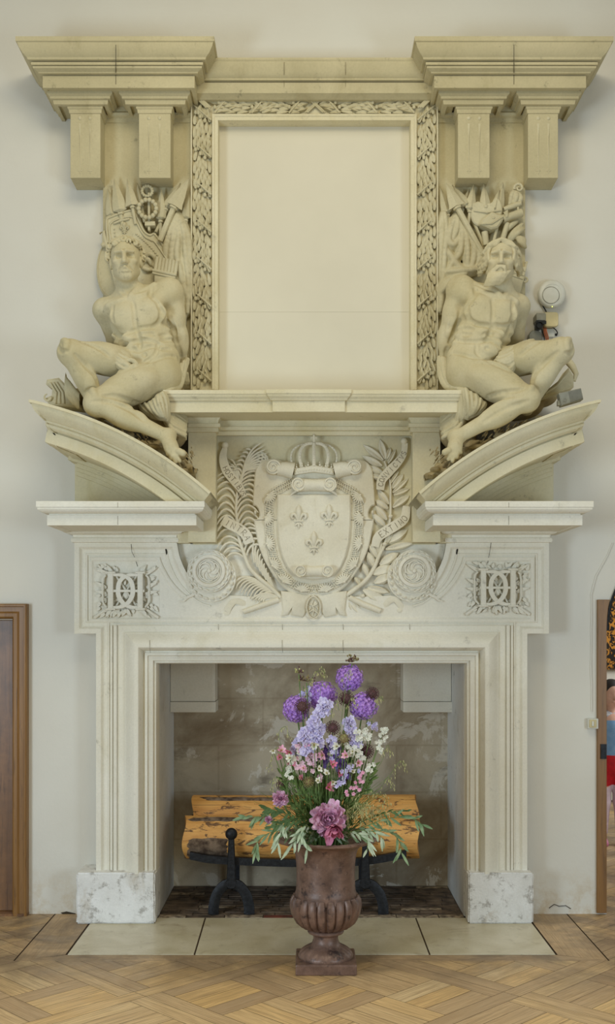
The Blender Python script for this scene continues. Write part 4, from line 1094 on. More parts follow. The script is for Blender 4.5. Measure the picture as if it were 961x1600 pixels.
# fine joints and cracks in the stone
def cracks(lst, name='crack', mat='crack', r=0.0012, y=6.0, parent=chim):
    for pts in lst: m = MB(); m.tube([(X(u, yy), yy, Z(v, yy)) for u, v, yy in pts], r, 4); m.build(name, M[mat], parent)
cracks([[(u, v, y-0.0004) for v, y in ((70, 5.765), (77, 5.765), (83, 5.777), (91, 5.795), (98.3, 5.816), (99, 5.83), (104, 5.83), (108, 5.838), (113.8, 5.862), (114.3, 5.88), (132, 5.88))] for u in (181, 803)], 'joint', 'crack', 0.0016, parent=ent)
cracks([[(u, v, y-0.0004) for v, y in ((97, 5.93), (101, 5.936), (106, 5.94), (115, 5.958), (121, 5.98), (130, 5.992), (141, 6.002))] for u in (444, 540)], 'joint', 'joint', 0.0011, parent=ent)
cracks([[(u, 975, 6.0), (u+0.5, 984, 6.011)] for u in (341, 441, 536, 640)]+[[(u, 1000, 5.955), (u, 1012, 5.935), (u+1, 1020, 5.97)] for u in (234, 441, 536)], 'joint', 'joint', 0.0009)
cracks([[(232, 720, 5.45), (232, 724, 5.46)], [(184, 785, 5.504), (184, 793, 5.504)], [(184, 806, 5.549), (184, 820, 5.549)], [(795, 785, 5.504), (795, 793, 5.504)], [(795, 806, 5.549), (795, 820, 5.549)]], 'joint', 'joint', 0.0008)
cracks([[(205, 850, 6.0), (206, 862, 6.001), (209, 868, 6.003), (211, 872, 6.016)], [(211, 872, 6.0175), (215, 885, 6.0175)], [(768, 843, 5.999), (766, 858, 6.001), (762, 880, 6.017)]])
# ------------------------------------------------------------------ sculpted figures (distance-field modelling, one continuous surface)
class Field:
    def __init__(s, lo, hi, h):
        s.h = h; s.lo = np.array(lo, 'f'); s.n = [int(math.ceil((hi[i]-lo[i])/h))+1 for i in range(3)]
        s.f = np.full(s.n, 0.06, 'f')
        s.ax = [s.lo[i]+h*np.arange(s.n[i], dtype='f') for i in range(3)]
    def win(s, lo, hi, k):
        sl = []
        for i in range(3):
            a = int(math.floor((lo[i]-k-3*s.h-s.lo[i])/s.h)); b = int(math.ceil((hi[i]+k+3*s.h-s.lo[i])/s.h))+1
            a = max(0, a); b = min(s.n[i], b)
            if a >= b: return None
            sl.append(slice(a, b))
        return tuple(sl)
    def put(s, sl, d, k, sub):
        f = s.f[sl]
        if sub:
            d = -d; hh = np.maximum(k-np.abs(f-d), 0)/k; s.f[sl] = np.maximum(f, d)+hh*hh*k*0.25
        else:
            hh = np.maximum(k-np.abs(f-d), 0)/k; s.f[sl] = np.minimum(f, d)-hh*hh*k*0.25
    def grid(s, sl): return s.ax[0][sl[0]][:, None, None], s.ax[1][sl[1]][None, :, None], s.ax[2][sl[2]][None, None, :]
    def cone(s, a, ra, b, rb, k=0.02, sub=False):
        a = np.array(a, 'f'); b = np.array(b, 'f'); r = max(ra, rb)
        sl = s.win(np.minimum(a, b)-r, np.maximum(a, b)+r, k)
        if sl is None: return
        x, y, z = s.grid(sl); d = b-a; L = float(d @ d) or 1e-9
        t = np.clip(((x-a[0])*d[0]+(y-a[1])*d[1]+(z-a[2])*d[2])/L, 0, 1)
        q = np.sqrt((x-a[0]-t*d[0])**2+(y-a[1]-t*d[1])**2+(z-a[2]-t*d[2])**2)-(ra+(rb-ra)*t)
        s.put(sl, q, k, sub)
    def ell(s, c, r, k=0.02, rot=0.0, sub=False, tilt=0.0):
        """ellipsoid, r=(across, depth, up); rot turns it in the picture plane (degrees, clockwise seen from the front), tilt about the x axis"""
        R = max(r); sl = s.win(np.array(c)-R, np.array(c)+R, k)
        if sl is None: return
        x, y, z = s.grid(sl); x = x-c[0]; y = y-c[1]; z = z-c[2]
        a = math.radians(rot); ca, sa = math.cos(a), math.sin(a)
        X_ = x*ca-z*sa; Z_ = x*sa+z*ca; Y_ = y+0*x
        if tilt:
            b = math.radians(tilt); cb, sb = math.cos(b), math.sin(b); Y2 = Y_*cb-Z_*sb; Z_ = Y_*sb+Z_*cb; Y_ = Y2
        k0 = np.sqrt((X_/r[0])**2+(Y_/r[1])**2+(Z_/r[2])**2); k1 = np.sqrt((X_/r[0]**2)**2+(Y_/r[1]**2)**2+(Z_/r[2]**2)**2)+1e-9
        s.put(sl, k0*(k0-1)/k1, k, sub)
    def chain(s, pts, rs, k=0.02, sub=False):
        for i in range(len(pts)-1): s.cone(pts[i], rs[i], pts[i+1], rs[i+1], k, sub)
    def front(s, p):
        """nearest point of the surface facing the room, straight ahead of p"""
        i = int(round((p[0]-s.lo[0])/s.h)); k = int(round((p[2]-s.lo[2])/s.h))
        if not (0 <= i < s.n[0] and 0 <= k < s.n[2]): return None
        col = s.f[i, :, k]; w_ = np.where(col < 0)[0]
        if len(w_) == 0: return None
        j = w_[0]; return np.array((p[0], s.lo[1]+(j-0.5)*s.h, p[2]))
    def line(s, pts, r, k, sub=True, off=0.0):
        P3 = catmull([Vector(tuple(p)) for p in pts], 5); q = [s.front(np.array(p)) for p in P3]; n = len(q)
        for a in range(n-1):
            if q[a] is None or q[a+1] is None or abs(q[a][1]-q[a+1][1]) > 0.03: continue
            ra = r*(0.45+0.55*math.sin(PI*a/(n-1))); rb = r*(0.45+0.55*math.sin(PI*(a+1)/(n-1)))
            s.cone(q[a]+np.array([0, off, 0]), ra, q[a+1]+np.array([0, off, 0]), rb, k, sub)
    def mesh(s, name, mat, parent):
        f = s.f; ins = f < 0
        nx, ny, nz = f.shape
        c = [ins[dx:nx-1+dx, dy:ny-1+dy, dz:nz-1+dz] for dx in (0, 1) for dy in (0, 1) for dz in (0, 1)]
        cnt = sum(q.astype('i1') for q in c); act = (cnt > 0) & (cnt < 8); I = np.argwhere(act)
        idx = np.full(act.shape, -1, 'i4'); idx[act] = np.arange(len(I))
        acc = np.zeros((len(I), 3), 'f'); num = np.zeros(len(I), 'f')
        cor = [(dx, dy, dz) for dx in (0, 1) for dy in (0, 1) for dz in (0, 1)]
        val = [f[I[:, 0]+a, I[:, 1]+b, I[:, 2]+d] for a, b, d in cor]
        for i in range(8):
            for j in range(i+1, 8):
                df = [cor[j][q]-cor[i][q] for q in range(3)]
                if sum(abs(q) for q in df) != 1: continue
                m = (val[i] < 0) != (val[j] < 0); t = np.where(m, val[i]/np.where(m, val[i]-val[j], 1), 0)
                for q in range(3): acc[:, q] += np.where(m, cor[i][q]+t*df[q], 0)
                num += m
        V = (I+acc/num[:, None])*s.h+s.lo
        Fs = []
        for ax in range(3):
            a, b = [(1, 2), (2, 0), (0, 1)][ax]
            sl0 = [slice(None)]*3; sl1 = [slice(None)]*3; sl0[ax] = slice(0, -1); sl1[ax] = slice(1, None)
            s0 = ins[tuple(sl0)]; s1 = ins[tuple(sl1)]; E = np.argwhere(s0 != s1)
            ok = (E[:, a] > 0) & (E[:, b] > 0) & (E[:, a] < f.shape[a]-1) & (E[:, b] < f.shape[b]-1); E = E[ok]
            fl = s0[E[:, 0], E[:, 1], E[:, 2]]
            def at(da, db):
                e = E.copy(); e[:, a] -= da; e[:, b] -= db; return idx[e[:, 0], e[:, 1], e[:, 2]]
            q = np.stack([at(1, 1), at(0, 1), at(0, 0), at(1, 0)], 1); q[~fl] = q[~fl][:, ::-1]; Fs.append(q)
        Fq = np.concatenate(Fs); Fq = Fq[(Fq >= 0).all(1)]
        o0 = origin(parent) if parent is not None else Vector((0, 0, 0)); V = V-np.array(o0, 'f')
        me = bpy.data.meshes.new(name); me.vertices.add(len(V)); me.vertices.foreach_set('co', V.astype('f').ravel())
        me.loops.add(Fq.size); me.loops.foreach_set('vertex_index', Fq.astype('i4').ravel())
        me.polygons.add(len(Fq)); me.polygons.foreach_set('loop_start', np.arange(0, Fq.size, 4, dtype='i4'))
        me.polygons.foreach_set('use_smooth', np.ones(len(Fq), bool)); me.update(calc_edges=True); me.validate()
        me.materials.append(mat); o = bpy.data.objects.new(name, me); COL.objects.link(o)
        if parent is not None: o.parent = parent
        return o

U = 5.75/F/3.432                                       # one drawing unit of the figure studies, in metres
def figure(side, L, label):
    """L: landmarks in drawing units (x, y, depth)"""
    u0, v0 = L['origin']
    def J(p): return np.array(W(u0+p[0]/3.432, v0+p[1]/3.432, p[2]))
    root = thing('statue', (X(u0+L['seat'][0]/3.432, 5.8), 5.8, Z(v0+L['seat'][1]/3.432, 5.8)), label, 'statue', None)
    allp = [J(p) for p in L.values() if isinstance(p, tuple) and len(p) == 3]+[J(p) for p in L['toes']]
    lo = np.min(allp, 0)-np.array([0.10, 0.13, 0.06]); hi = np.max(allp, 0)+np.array([0.10, 0.11, 0.17])
    fd = Field(lo, hi, 0.0038); m = L['m']           # m: +1 when the raised knee is on the left
    g = lambda k: J(L[k])
    def off(p, dx, dy, dz=0.0): return p+np.array([dx*U, dz, -dy*U])      # dx right, dy down in drawing units; dz deeper
    ne, ch, wa, pe = g('neck'), g('chest'), g('waist'), g('pelvis')
    # trunk
    tl = math.degrees(math.atan2((pe-ne)[0], -(pe-ne)[2]))
    fd.ell(ch, (0.150, 0.112, 0.165), 0.03, -tl)
    fd.cone(ch+np.array([0, 0.01, 0]), 0.118, wa, 0.108, 0.05); fd.cone(wa, 0.108, pe, 0.120, 0.04)
    fd.ell(pe, (0.150, 0.115, 0.105), 0.03, -tl)
    # shoulders and collar
    for k in ('sh_a', 'sh_b'):
        q = g(k); fd.cone(ne+np.array([0, 0.03, -0.01]), 0.052, q, 0.058, 0.05)
    # arms
    fd.ell(g('sh_a'), (0.050, 0.060, 0.066), 0.02); fd.chain([g('sh_a'), g('el_a')], [0.050, 0.040], 0.02); fd.chain([g('el_a'), g('wr_a')], [0.041, 0.027], 0.015)
    fd.ell(g('sh_b'), (0.078, 0.074, 0.082), 0.025); mid = (g('sh_b')+g('el_b'))/2
    fd.chain([g('sh_b'), g('el_b')], [0.062, 0.047], 0.02); fd.ell(mid+np.array([0.006*m, -0.012, 0.01]), (0.052, 0.05, 0.085), 0.025, math.degrees(math.atan2(-(g('el_b')-g('sh_b'))[0], -(g('el_b')-g('sh_b'))[2])))
    fd.chain([g('el_b'), g('wr_b')], [0.046, 0.030], 0.02); e = (g('el_b')*0.65+g('wr_b')*0.35); fd.ell(e, (0.047, 0.048, 0.07), 0.02)
    hd_ = g('wr_b'); dirh = (g('wr_b')-g('el_b')); dirh = dirh/np.linalg.norm(dirh)
    fd.ell(hd_+dirh*0.045, (0.026, 0.034, 0.045), 0.015)
    for k in range(4): s0 = hd_+dirh*0.075+np.array([(-0.018+0.012*k)*1.0, 0.012*k-0.02, 0]); fd.chain([s0, s0+dirh*0.035+np.array([0, 0.015, 0]), s0+dirh*0.05+np.array([0, 0.035, 0])], [0.0105, 0.009, 0.008], 0.004)
    s0 = hd_+dirh*0.02+np.array([-0.022*m, -0.012, 0]); fd.chain([s0, s0+dirh*0.035+np.array([-0.012*m, -0.006, 0]), s0+dirh*0.06+np.array([-0.008*m, 0.0, 0])], [0.012, 0.011, 0.009], 0.005)
    # legs: a = raised knee, b = crossing shin
    fd.chain([g('hip_a'), g('kn_a')], [0.092, 0.064], 0.03)
    q = (g('hip_a')*0.55+g('kn_a')*0.45); fd.ell(q+np.array([0, -0.02, 0.0]), (0.115, 0.085, 0.078), 0.03, L.get('rot_a', 0))
    fd.ell(g('kn_a'), (0.064, 0.062, 0.066), 0.02); fd.ell(g('kn_a')+np.array([-0.012*m, -0.035, -0.004]), (0.032, 0.030, 0.034), 0.012)
    fd.chain([g('kn_a'), g('an_a')], [0.056, 0.034], 0.02); q = g('kn_a')*0.6+g('an_a')*0.4; fd.ell(q+np.array([0.022*m, 0.0, -0.005]), (0.052, 0.055, 0.095), 0.025, L.get('rot_ca', 0))
    fd.chain([g('hip_b'), g('kn_b')], [0.112, 0.066], 0.03)
    q = (g('hip_b')*0.5+g('kn_b')*0.5); fd.ell(q+np.array([0, -0.012, 0.012]), (0.155, 0.082, 0.078), 0.03, L.get('rot_b', 0))
    fd.ell(g('kn_b'), (0.062, 0.062, 0.064), 0.02); fd.ell(g('kn_b')+np.array([-0.018*m, -0.040, 0.0]), (0.034, 0.026, 0.036), 0.012)
    fd.chain([g('kn_b'), g('an_b')], [0.054, 0.033], 0.02); q = g('kn_b')*0.62+g('an_b')*0.38; fd.ell(q+np.array([0, 0.012, -0.008]), (0.105, 0.055, 0.054), 0.025, L.get('rot_cb', 0))
    # foot
    an = g('an_b'); ball_ = np.mean([J(p) for p in L['toes']], 0); inst = an*0.45+ball_*0.55+np.array([0, -0.01, 0.0])
    fd.ell(an+np.array([0.012*m, 0.012, 0.008]), (0.036, 0.040, 0.036), 0.015); fd.cone(an, 0.036, inst, 0.038, 0.02)
    for i, p in enumerate(L['toes']):
        q = J(p); big = (i == L['bigtoe']); kn = inst*0.35+q*0.65+np.array([0, -0.006, 0.0])
        fd.cone(inst, 0.024, kn, 0.0135, 0.012); fd.cone(kn, 0.0125 if not big else 0.017, q, 0.0105 if not big else 0.016, 0.004)
    # chest and belly modelling
    def mus(k, r, kk=0.018, rot=0): fd.ell(J(L[k]), r, kk, rot)
    fd.ell(J(L['pec_a'])+np.array([0, 0.008, 0]), (0.074, 0.030, 0.058), 0.022); fd.ell(J(L['pec_b'])+np.array([0, 0.008, 0]), (0.094, 0.030, 0.066), 0.022)
    fd.cone(J(L['pec_a'])+np.array([0, 0.008, 0.035]), 0.032, g('sh_a')+np.array([0, -0.02, 0]), 0.040, 0.03); fd.cone(J(L['pec_b'])+np.array([0, 0.008, 0.030]), 0.036, g('sh_b')+np.array([0, -0.02, -0.01]), 0.045, 0.03)
    for i, p in enumerate(L['abs']): fd.ell(J(p)+np.array([0, -0.007, 0]), (0.040, 0.026, 0.028) if i < 4 else (0.072, 0.050, 0.048), 0.010)
    for p in L['ribs']: fd.ell(J(p)+np.array([0, 0.014, 0]), (0.050, 0.026, 0.020), 0.022, 0)
    for a, b in L['collar']: fd.cone(J(a), 0.010, J(b), 0.012, 0.016)
    for r_, ln in L['ridges']: fd.line([J((x, y, 5.75)) for x, y in ln], r_*0.75, 0.022, False, 0.004)
    for r_, ln in L['grooves']: fd.line([J((x, y, 5.75)) for x, y in ln], r_*0.72, 0.017, True, -0.0005)
    # neck and head
    hd = g('head'); fd.cone(ne+np.array([0, 0.015, -0.02]), 0.060, hd+np.array([0, 0.03, -0.05]), 0.056, 0.03)
    for s_ in (-1, 1): fd.cone(ne+np.array([0.010*s_, -0.034, -0.005]), 0.010, hd+np.array([0.052*s_, 0.02, -0.055]), 0.014, 0.014)
    yaw = L['yaw']; rl = L['roll']
    def Hd(x, y, z):   # head space: x right, y out of the face, z up (metres)
        a = math.radians(rl); X_, Z_ = x*math.cos(a)+z*math.sin(a), -x*math.sin(a)+z*math.cos(a)
        b = math.radians(yaw); return hd+np.array([X_*math.cos(b)+y*math.sin(b), -(y*math.cos(b)-X_*math.sin(b)), Z_])
    fd.ell(Hd(0, -0.015, 0.025), (0.078, 0.095, 0.092), 0.02, rl); fd.ell(Hd(0, 0.022, -0.03), (0.063, 0.066, 0.088), 0.025, rl)
    fd.ell(Hd(0, 0.050, -0.092), (0.030, 0.026, 0.022), 0.018)                   # chin
    for s_ in (-1, 1):
        fd.cone(Hd(0.052*s_, -0.005, -0.055), 0.018, Hd(0.018*s_, 0.052, -0.095), 0.015, 0.02)     # jaw
        fd.ell(Hd(0.044*s_, 0.058, -0.020), (0.021, 0.016, 0.013), 0.016)                            # cheekbone
        fd.ell(Hd(0.031*s_, 0.092, 0.004), (0.024, 0.036, 0.016), 0.006, sub=True)                  # socket
        fd.cone(Hd(0.010*s_, 0.090, 0.026+0.004*L['brow']), 0.0088, Hd(0.048*s_, 0.072, 0.025-0.003*L['brow']), 0.0075, 0.008)  # brow
        fd.ell(Hd(0.029*s_, 0.054, 0.004), (0.0125, 0.011, 0.0105), 0.003)                           # eyeball
        fd.cone(Hd(0.018*s_, 0.063, 0.013), 0.0030, Hd(0.040*s_, 0.060, 0.011), 0.0030, 0.003)        # upper lid
        fd.cone(Hd(0.019*s_, 0.062, -0.005), 0.0028, Hd(0.039*s_, 0.058, -0.006), 0.0028, 0.003)
        fd.ell(Hd(0.029*s_, 0.0655, 0.004), (0.0035, 0.004, 0.0035), 0.002, sub=True)
        fd.ell(Hd(0.080*s_, -0.012, -0.008), (0.010, 0.020, 0.031), 0.008, rl)                        # ear
        fd.ell(Hd(0.090*s_, -0.005, -0.006), (0.006, 0.010, 0.016), 0.005, rl, sub=True)
        fd.ell(Hd(0.013*s_, 0.092, -0.036), (0.0085, 0.010, 0.008), 0.005)                            # nostril wing
        fd.ell(Hd(0.008*s_, 0.100, -0.045), (0.0035, 0.004, 0.004), 0.003, sub=True)
        fd.cone(Hd(0.020*s_, 0.085, -0.035), 0.003, Hd(0.036*s_, 0.066, -0.068), 0.003, 0.008, sub=True)
    fd.cone(Hd(0, 0.082, 0.022), 0.009, Hd(0, 0.104, -0.030), 0.0115, 0.010); fd.ell(Hd(0, 0.104, -0.034), (0.011, 0.011, 0.009), 0.006)
    fd.cone(Hd(0, 0.09, 0.030), 0.002, Hd(0, 0.086, 0.046), 0.002, 0.008, sub=True)
    fd.cone(Hd(-0.028, 0.074, -0.077), 0.0062, Hd(0, 0.091, -0.058), 0.0075, 0.006); fd.cone(Hd(0.028, 0.074, -0.077), 0.0062, Hd(0, 0.091, -0.058), 0.0075, 0.006)
    fd.cone(Hd(-0.013, 0.082, -0.077), 0.0065, Hd(0.013, 0.082, -0.077), 0.0065, 0.005)
    fd.cone(Hd(-0.029, 0.082, -0.084), 0.0030, Hd(0, 0.098, -0.067), 0.0040, 0.003, sub=True); fd.cone(Hd(0.029, 0.082, -0.084), 0.0030, Hd(0, 0.098, -0.067), 0.0040, 0.003, sub=True)
    for z in (0.052, 0.062): fd.chain([Hd(-0.035, 0.078, z), Hd(0, 0.090, z-0.003), Hd(0.035, 0.078, z)], [0.0012]*3, 0.005, True)
    body = fd.mesh('body', M['statue'], root)
    return root, J, Hd, hd, g

LA = dict(origin=(60, 360), seat=(560, 900), m=1,
    neck=(478, 345, 5.86), head=(468, 165, 5.80), chest=(535, 480, 5.86), waist=(590, 605, 5.86), pelvis=(612, 715, 5.84),
    sh_a=(352, 430, 5.90), el_a=(408, 590, 5.96), wr_a=(500, 660, 6.02),
    sh_b=(700, 335, 5.87), el_b=(752, 560, 5.93), wr_b=(768, 690, 5.98),
    hip_a=(500, 720, 5.83), kn_a=(172, 655, 5.66), an_a=(330, 985, 5.74),
    hip_b=(655, 775, 5.80), kn_b=(312, 928, 5.60), an_b=(690, 1105, 5.60),
    toes=[(694, 1198, 5.535), (713, 1220, 5.525), (735, 1240, 5.52), (757, 1236, 5.52), (776, 1195, 5.51)], bigtoe=4,
    pec_a=(455, 460, 5.765), pec_b=(590, 440, 5.765), rot_a=10, rot_b=-22, rot_ca=-30, rot_cb=24,
    abs=[(490, 575, 5.765), (565, 565, 5.762), (515, 625, 5.768), (600, 615, 5.768), (568, 680, 5.775)],
    ribs=[(655, 530, 5.80), (668, 570, 5.80), (675, 610, 5.80), (440, 560, 5.81), (452, 600, 5.82)],
    collar=[((470, 365, 5.79), (370, 385, 5.84)), ((500, 362, 5.79), (620, 290, 5.83))],
    ridges=[(0.009, [(490, 360), (560, 338), (618, 292)]), (0.008, [(462, 366), (400, 376), (352, 392)]), (0.008, [(540, 250), (520, 300), (488, 350)]), (0.008, [(420, 262), (440, 310), (466, 352)]), (0.010, [(150, 620), (185, 640), (180, 690)]), (0.010, [(280, 900), (320, 890), (345, 930)]), (0.010, [(690, 420), (715, 480), (725, 540)]), (0.010, [(430, 780), (520, 750), (620, 735)]), (0.010, [(420, 960), (520, 985), (600, 1040)])],
    grooves=[(0.006, [(505, 380), (515, 430), (520, 500), (530, 545)]), (0.007, [(396, 470), (402, 520), (432, 556), (480, 552), (520, 532)]), (0.007, [(525, 532), (565, 524), (620, 512), (654, 470), (656, 425)]), (0.008, [(640, 392), (662, 432), (700, 490), (725, 562)]),
             (0.006, [(602, 290), (596, 340), (640, 388)]), (0.006, [(396, 402), (390, 450), (388, 510), (420, 560)]), (0.007, [(478, 628), (520, 600), (560, 590), (620, 600), (665, 612)]), (0.005, [(530, 545), (544, 600), (548, 640)]), (0.006, [(500, 636), (545, 652), (600, 628), (645, 622)]),
             (0.006, [(642, 612), (634, 668), (600, 702), (552, 730)]), (0.007, [(558, 738), (620, 712), (680, 682), (732, 668)]), (0.005, [(650, 560), (690, 548)]), (0.005, [(655, 585), (700, 572)]), (0.005, [(658, 640), (705, 630)]), (0.005, [(425, 585), (460, 580)]), (0.005, [(440, 615), (475, 605)]), (0.004, [(480, 570), (560, 560), (620, 556)]),
             (0.006, [(228, 702), (280, 758), (320, 800), (334, 840)]), (0.006, [(128, 640), (150, 684), (192, 692)]), (0.006, [(268, 892), (300, 876), (345, 872)]), (0.007, [(390, 932), (450, 926), (530, 938), (580, 928)]), (0.006, [(330, 965), (430, 962), (520, 1002), (600, 1060)]), (0.006, [(700, 440), (722, 520)]), (0.006, [(736, 585), (742, 640)]), (0.005, [(400, 800), (500, 770), (600, 700)]), (0.005, [(470, 345), (430, 300)]), (0.005, [(240, 620), (330, 650), (400, 700)]), (0.004, [(570, 672), (576, 676)])],
    yaw=4, roll=-4, brow=0)
LB = dict(origin=(660, 360), seat=(350, 900), m=-1,
    neck=(436, 345, 5.86), head=(420, 168, 5.80), chest=(350, 480, 5.86), waist=(300, 600, 5.86), pelvis=(275, 715, 5.84),
    sh_a=(518, 410, 5.90), el_a=(505, 570, 5.96), wr_a=(430, 650, 6.02),
    sh_b=(205, 320, 5.87), el_b=(135, 555, 5.93), wr_b=(120, 660, 5.95),
    hip_a=(420, 720, 5.83), kn_a=(742, 645, 5.66), an_a=(560, 960, 5.74),
    hip_b=(240, 760, 5.80), kn_b=(560, 905, 5.60), an_b=(185, 1110, 5.60),
    toes=[(204, 1190, 5.535), (184, 1216, 5.525), (162, 1236, 5.52), (140, 1226, 5.52), (120, 1190, 5.51)], bigtoe=4,
    pec_a=(440, 445, 5.765), pec_b=(315, 425, 5.765), rot_a=-8, rot_b=20, rot_ca=30, rot_cb=-28,
    abs=[(400, 560, 5.765), (325, 550, 5.762), (385, 610, 5.768), (300, 600, 5.775), (348, 650, 5.765)],
    ribs=[(240, 520, 5.80), (225, 560, 5.80), (215, 600, 5.80), (440, 545, 5.81), (425, 590, 5.82)],
    collar=[((425, 362, 5.79), (500, 350, 5.84)), ((400, 355, 5.79), (290, 290, 5.83))],
    ridges=[(0.009, [(420, 356), (350, 330), (292, 292)]), (0.008, [(446, 360), (490, 352), (520, 372)]), (0.008, [(375, 290), (400, 320), (428, 352)]), (0.008, [(478, 280), (462, 320), (444, 352)]), (0.010, [(775, 610), (735, 635), (740, 690)]), (0.010, [(600, 880), (560, 870), (530, 905)]), (0.010, [(195, 410), (165, 470), (155, 530)]), (0.010, [(450, 780), (370, 740), (280, 720)]), (0.010, [(480, 950), (380, 970), (290, 1030)])],
    grooves=[(0.006, [(376, 372), (379, 430), (374, 500)]), (0.007, [(242, 420), (252, 470), (292, 500), (350, 506)]), (0.007, [(380, 506), (420, 512), (470, 500), (486, 460)]), (0.008, [(244, 402), (216, 450), (190, 502), (166, 565)]), (0.006, [(292, 292), (285, 340), (245, 400)]),
             (0.006, [(490, 372), (485, 420), (490, 480), (452, 560)]), (0.007, [(290, 504), (330, 512), (372, 522), (420, 552), (440, 592)]), (0.005, [(372, 522), (360, 560), (342, 600)]), (0.004, [(322, 562), (365, 556), (412, 566)]), (0.007, [(164, 562), (222, 590), (290, 600), (350, 592), (400, 620), (416, 650)]),
             (0.006, [(290, 620), (290, 670), (342, 700), (400, 690), (416, 652)]), (0.007, [(166, 650), (230, 680), (300, 702), (368, 712)]), (0.005, [(232, 520), (270, 530)]), (0.005, [(222, 548), (262, 556)]), (0.007, [(690, 690), (632, 738), (586, 790), (572, 830)]), (0.006, [(790, 640), (770, 690), (730, 700)]), (0.007, [(500, 897), (430, 902), (350, 908), (330, 922)]), (0.006, [(608, 890), (580, 868), (540, 862)]), (0.006, [(520, 960), (400, 1002), (300, 1062)]),
             (0.006, [(175, 420), (158, 500)]), (0.006, [(150, 590), (145, 640)]), (0.005, [(480, 800), (400, 760), (300, 700)]), (0.005, [(650, 600), (570, 640), (510, 690)]), (0.004, [(338, 640), (343, 645)])],
    yaw=-8, roll=3, brow=1)

def hairball(J, Hd, kind, root):
    r_ = random.Random(3 if kind == 'curly' else 5)
    hdp = Hd(0, 0, 0); f = Field(hdp-np.array([0.15, 0.17, 0.15]), hdp+np.array([0.15, 0.16, 0.15]), 0.0035)
    if kind == 'curly':
        for i in range(320):
            a = r_.uniform(0, 2*PI); c = r_.uniform(-0.25, 1.0); s_ = math.sqrt(1-c*c)
            x, y, z = math.cos(a)*s_*0.094, math.sin(a)*s_*0.098, c*0.098
            if y > 0.02 and z < 0.066-0.25*abs(x): continue
            if y > 0.012 and z < 0.02: continue
            q = Hd(x, y-0.012, z+0.022); r = r_.uniform(0.010, 0.017)
            n_ = 5; b = r_.uniform(0, 6.28); t1 = np.array([math.cos(b), 0.2, math.sin(b)])
            pts = [q+np.array([math.cos(b+k*1.1)*0.010, -0.004, math.sin(b+k*1.1)*0.010]) for k in range(n_)]
            f.chain(pts, [0.0062]*n_, 0.0015); 
        f.ell(Hd(0, -0.028, 0.030), (0.079, 0.086, 0.084), 0.004)
        f.ell(Hd(0, 0.075, -0.03), (0.062, 0.065, 0.085), 0.004, sub=True)
    else:
        f.ell(Hd(0.0, -0.028, 0.032), (0.084, 0.090, 0.092), 0.006)
        for i in range(58):           # swept-back wavy locks
            t = i/57; a = math.radians(-115+230*t)
            px_, pz_ = math.sin(a)*0.072, math.cos(a)*0.078
            for rr, yy in ((1.0, 0.050), (1.18, 0.015), (1.25, -0.03)):
                s0 = Hd(px_*rr*0.92, yy, pz_*rr*0.95+0.022); ph = r_.uniform(0, 6)
                out = 0.030+0.022*abs(math.sin(a))
                pts = [s0]
                for k in range(1, 5):
                    pts.append(Hd(px_*rr*(0.92+0.16*k/4)+0.006*math.sin(ph+k*1.6)+(0.02*k/4)*np.sign(px_), yy-0.016*k+0.004*math.sin(ph+k), pz_*rr*0.95+0.022-0.009*k*(1 if abs(math.sin(a)) > 0.55 else 0.2)+0.005*math.cos(ph+k*1.7)))
                f.chain(pts, [0.0085, 0.0095, 0.0090, 0.0075, 0.004], 0.004)
        f.ell(Hd(0, 0.095, -0.030), (0.056, 0.060, 0.088), 0.004, sub=True)
    if kind != 'curly':
        for i in range(16):
            t = i/15; x = -0.062+0.124*t; ph = r_.uniform(0, 6); sg = 1 if x > -0.01 else -1
            pts = [Hd(x*0.75, 0.070-0.25*abs(x), 0.098-0.2*abs(x))]+[Hd(x*0.85+sg*0.013*k, 0.072-0.014*k, 0.090-0.012*k-0.2*abs(x)+0.005*math.sin(ph+2*k)) for k in range(1, 5)]
            f.chain(pts, [0.008, 0.009, 0.009, 0.008, 0.005], 0.003)
    f.mesh('hair', M['statue'], root)
    if kind != 'curly':
        f = Field(hdp-np.array([0.12, 0.15, 0.20]), hdp+np.array([0.10, 0.06, 0.0]), 0.0035)
        for i in range(26):           # beard locks blown to the left
            t = i/25; x = -0.050+0.100*t; ph = r_.uniform(0, 6)
            y0_ = 0.064+0.022*math.cos(x*28)
            s0 = Hd(x, y0_, -0.070-0.012*math.cos(x*30)); dx = -0.030-0.02*(1-t)
            pts = [s0]+[Hd(x+dx*k/4+0.003*math.sin(ph+1.5*k)-(x*0.10*k), y0_+0.014*math.sin(k*0.8)-0.001*k, -0.072-0.017*k-0.012*(1-abs(x+0.02)*14)*k/4) for k in range(1, 5)]
            f.chain(pts, [0.0062, 0.0070, 0.0068, 0.0058, 0.0035], 0.002)
        for s_ in (-1, 1):            # moustache
            for k2 in range(4):
                f.chain([Hd(0.004*s_, 0.098, -0.048-0.003*k2), Hd(0.020*s_, 0.094, -0.054-0.004*k2), Hd(0.034*s_-0.008, 0.084, -0.070-0.006*k2), Hd(0.040*s_-0.016, 0.080, -0.086-0.004*k2)], [0.005, 0.0062, 0.0055, 0.003], 0.003)
        f.ell(Hd(-0.018, 0.055, -0.105), (0.040, 0.028, 0.028), 0.01)
        f.mesh('beard', M['statue'], root)

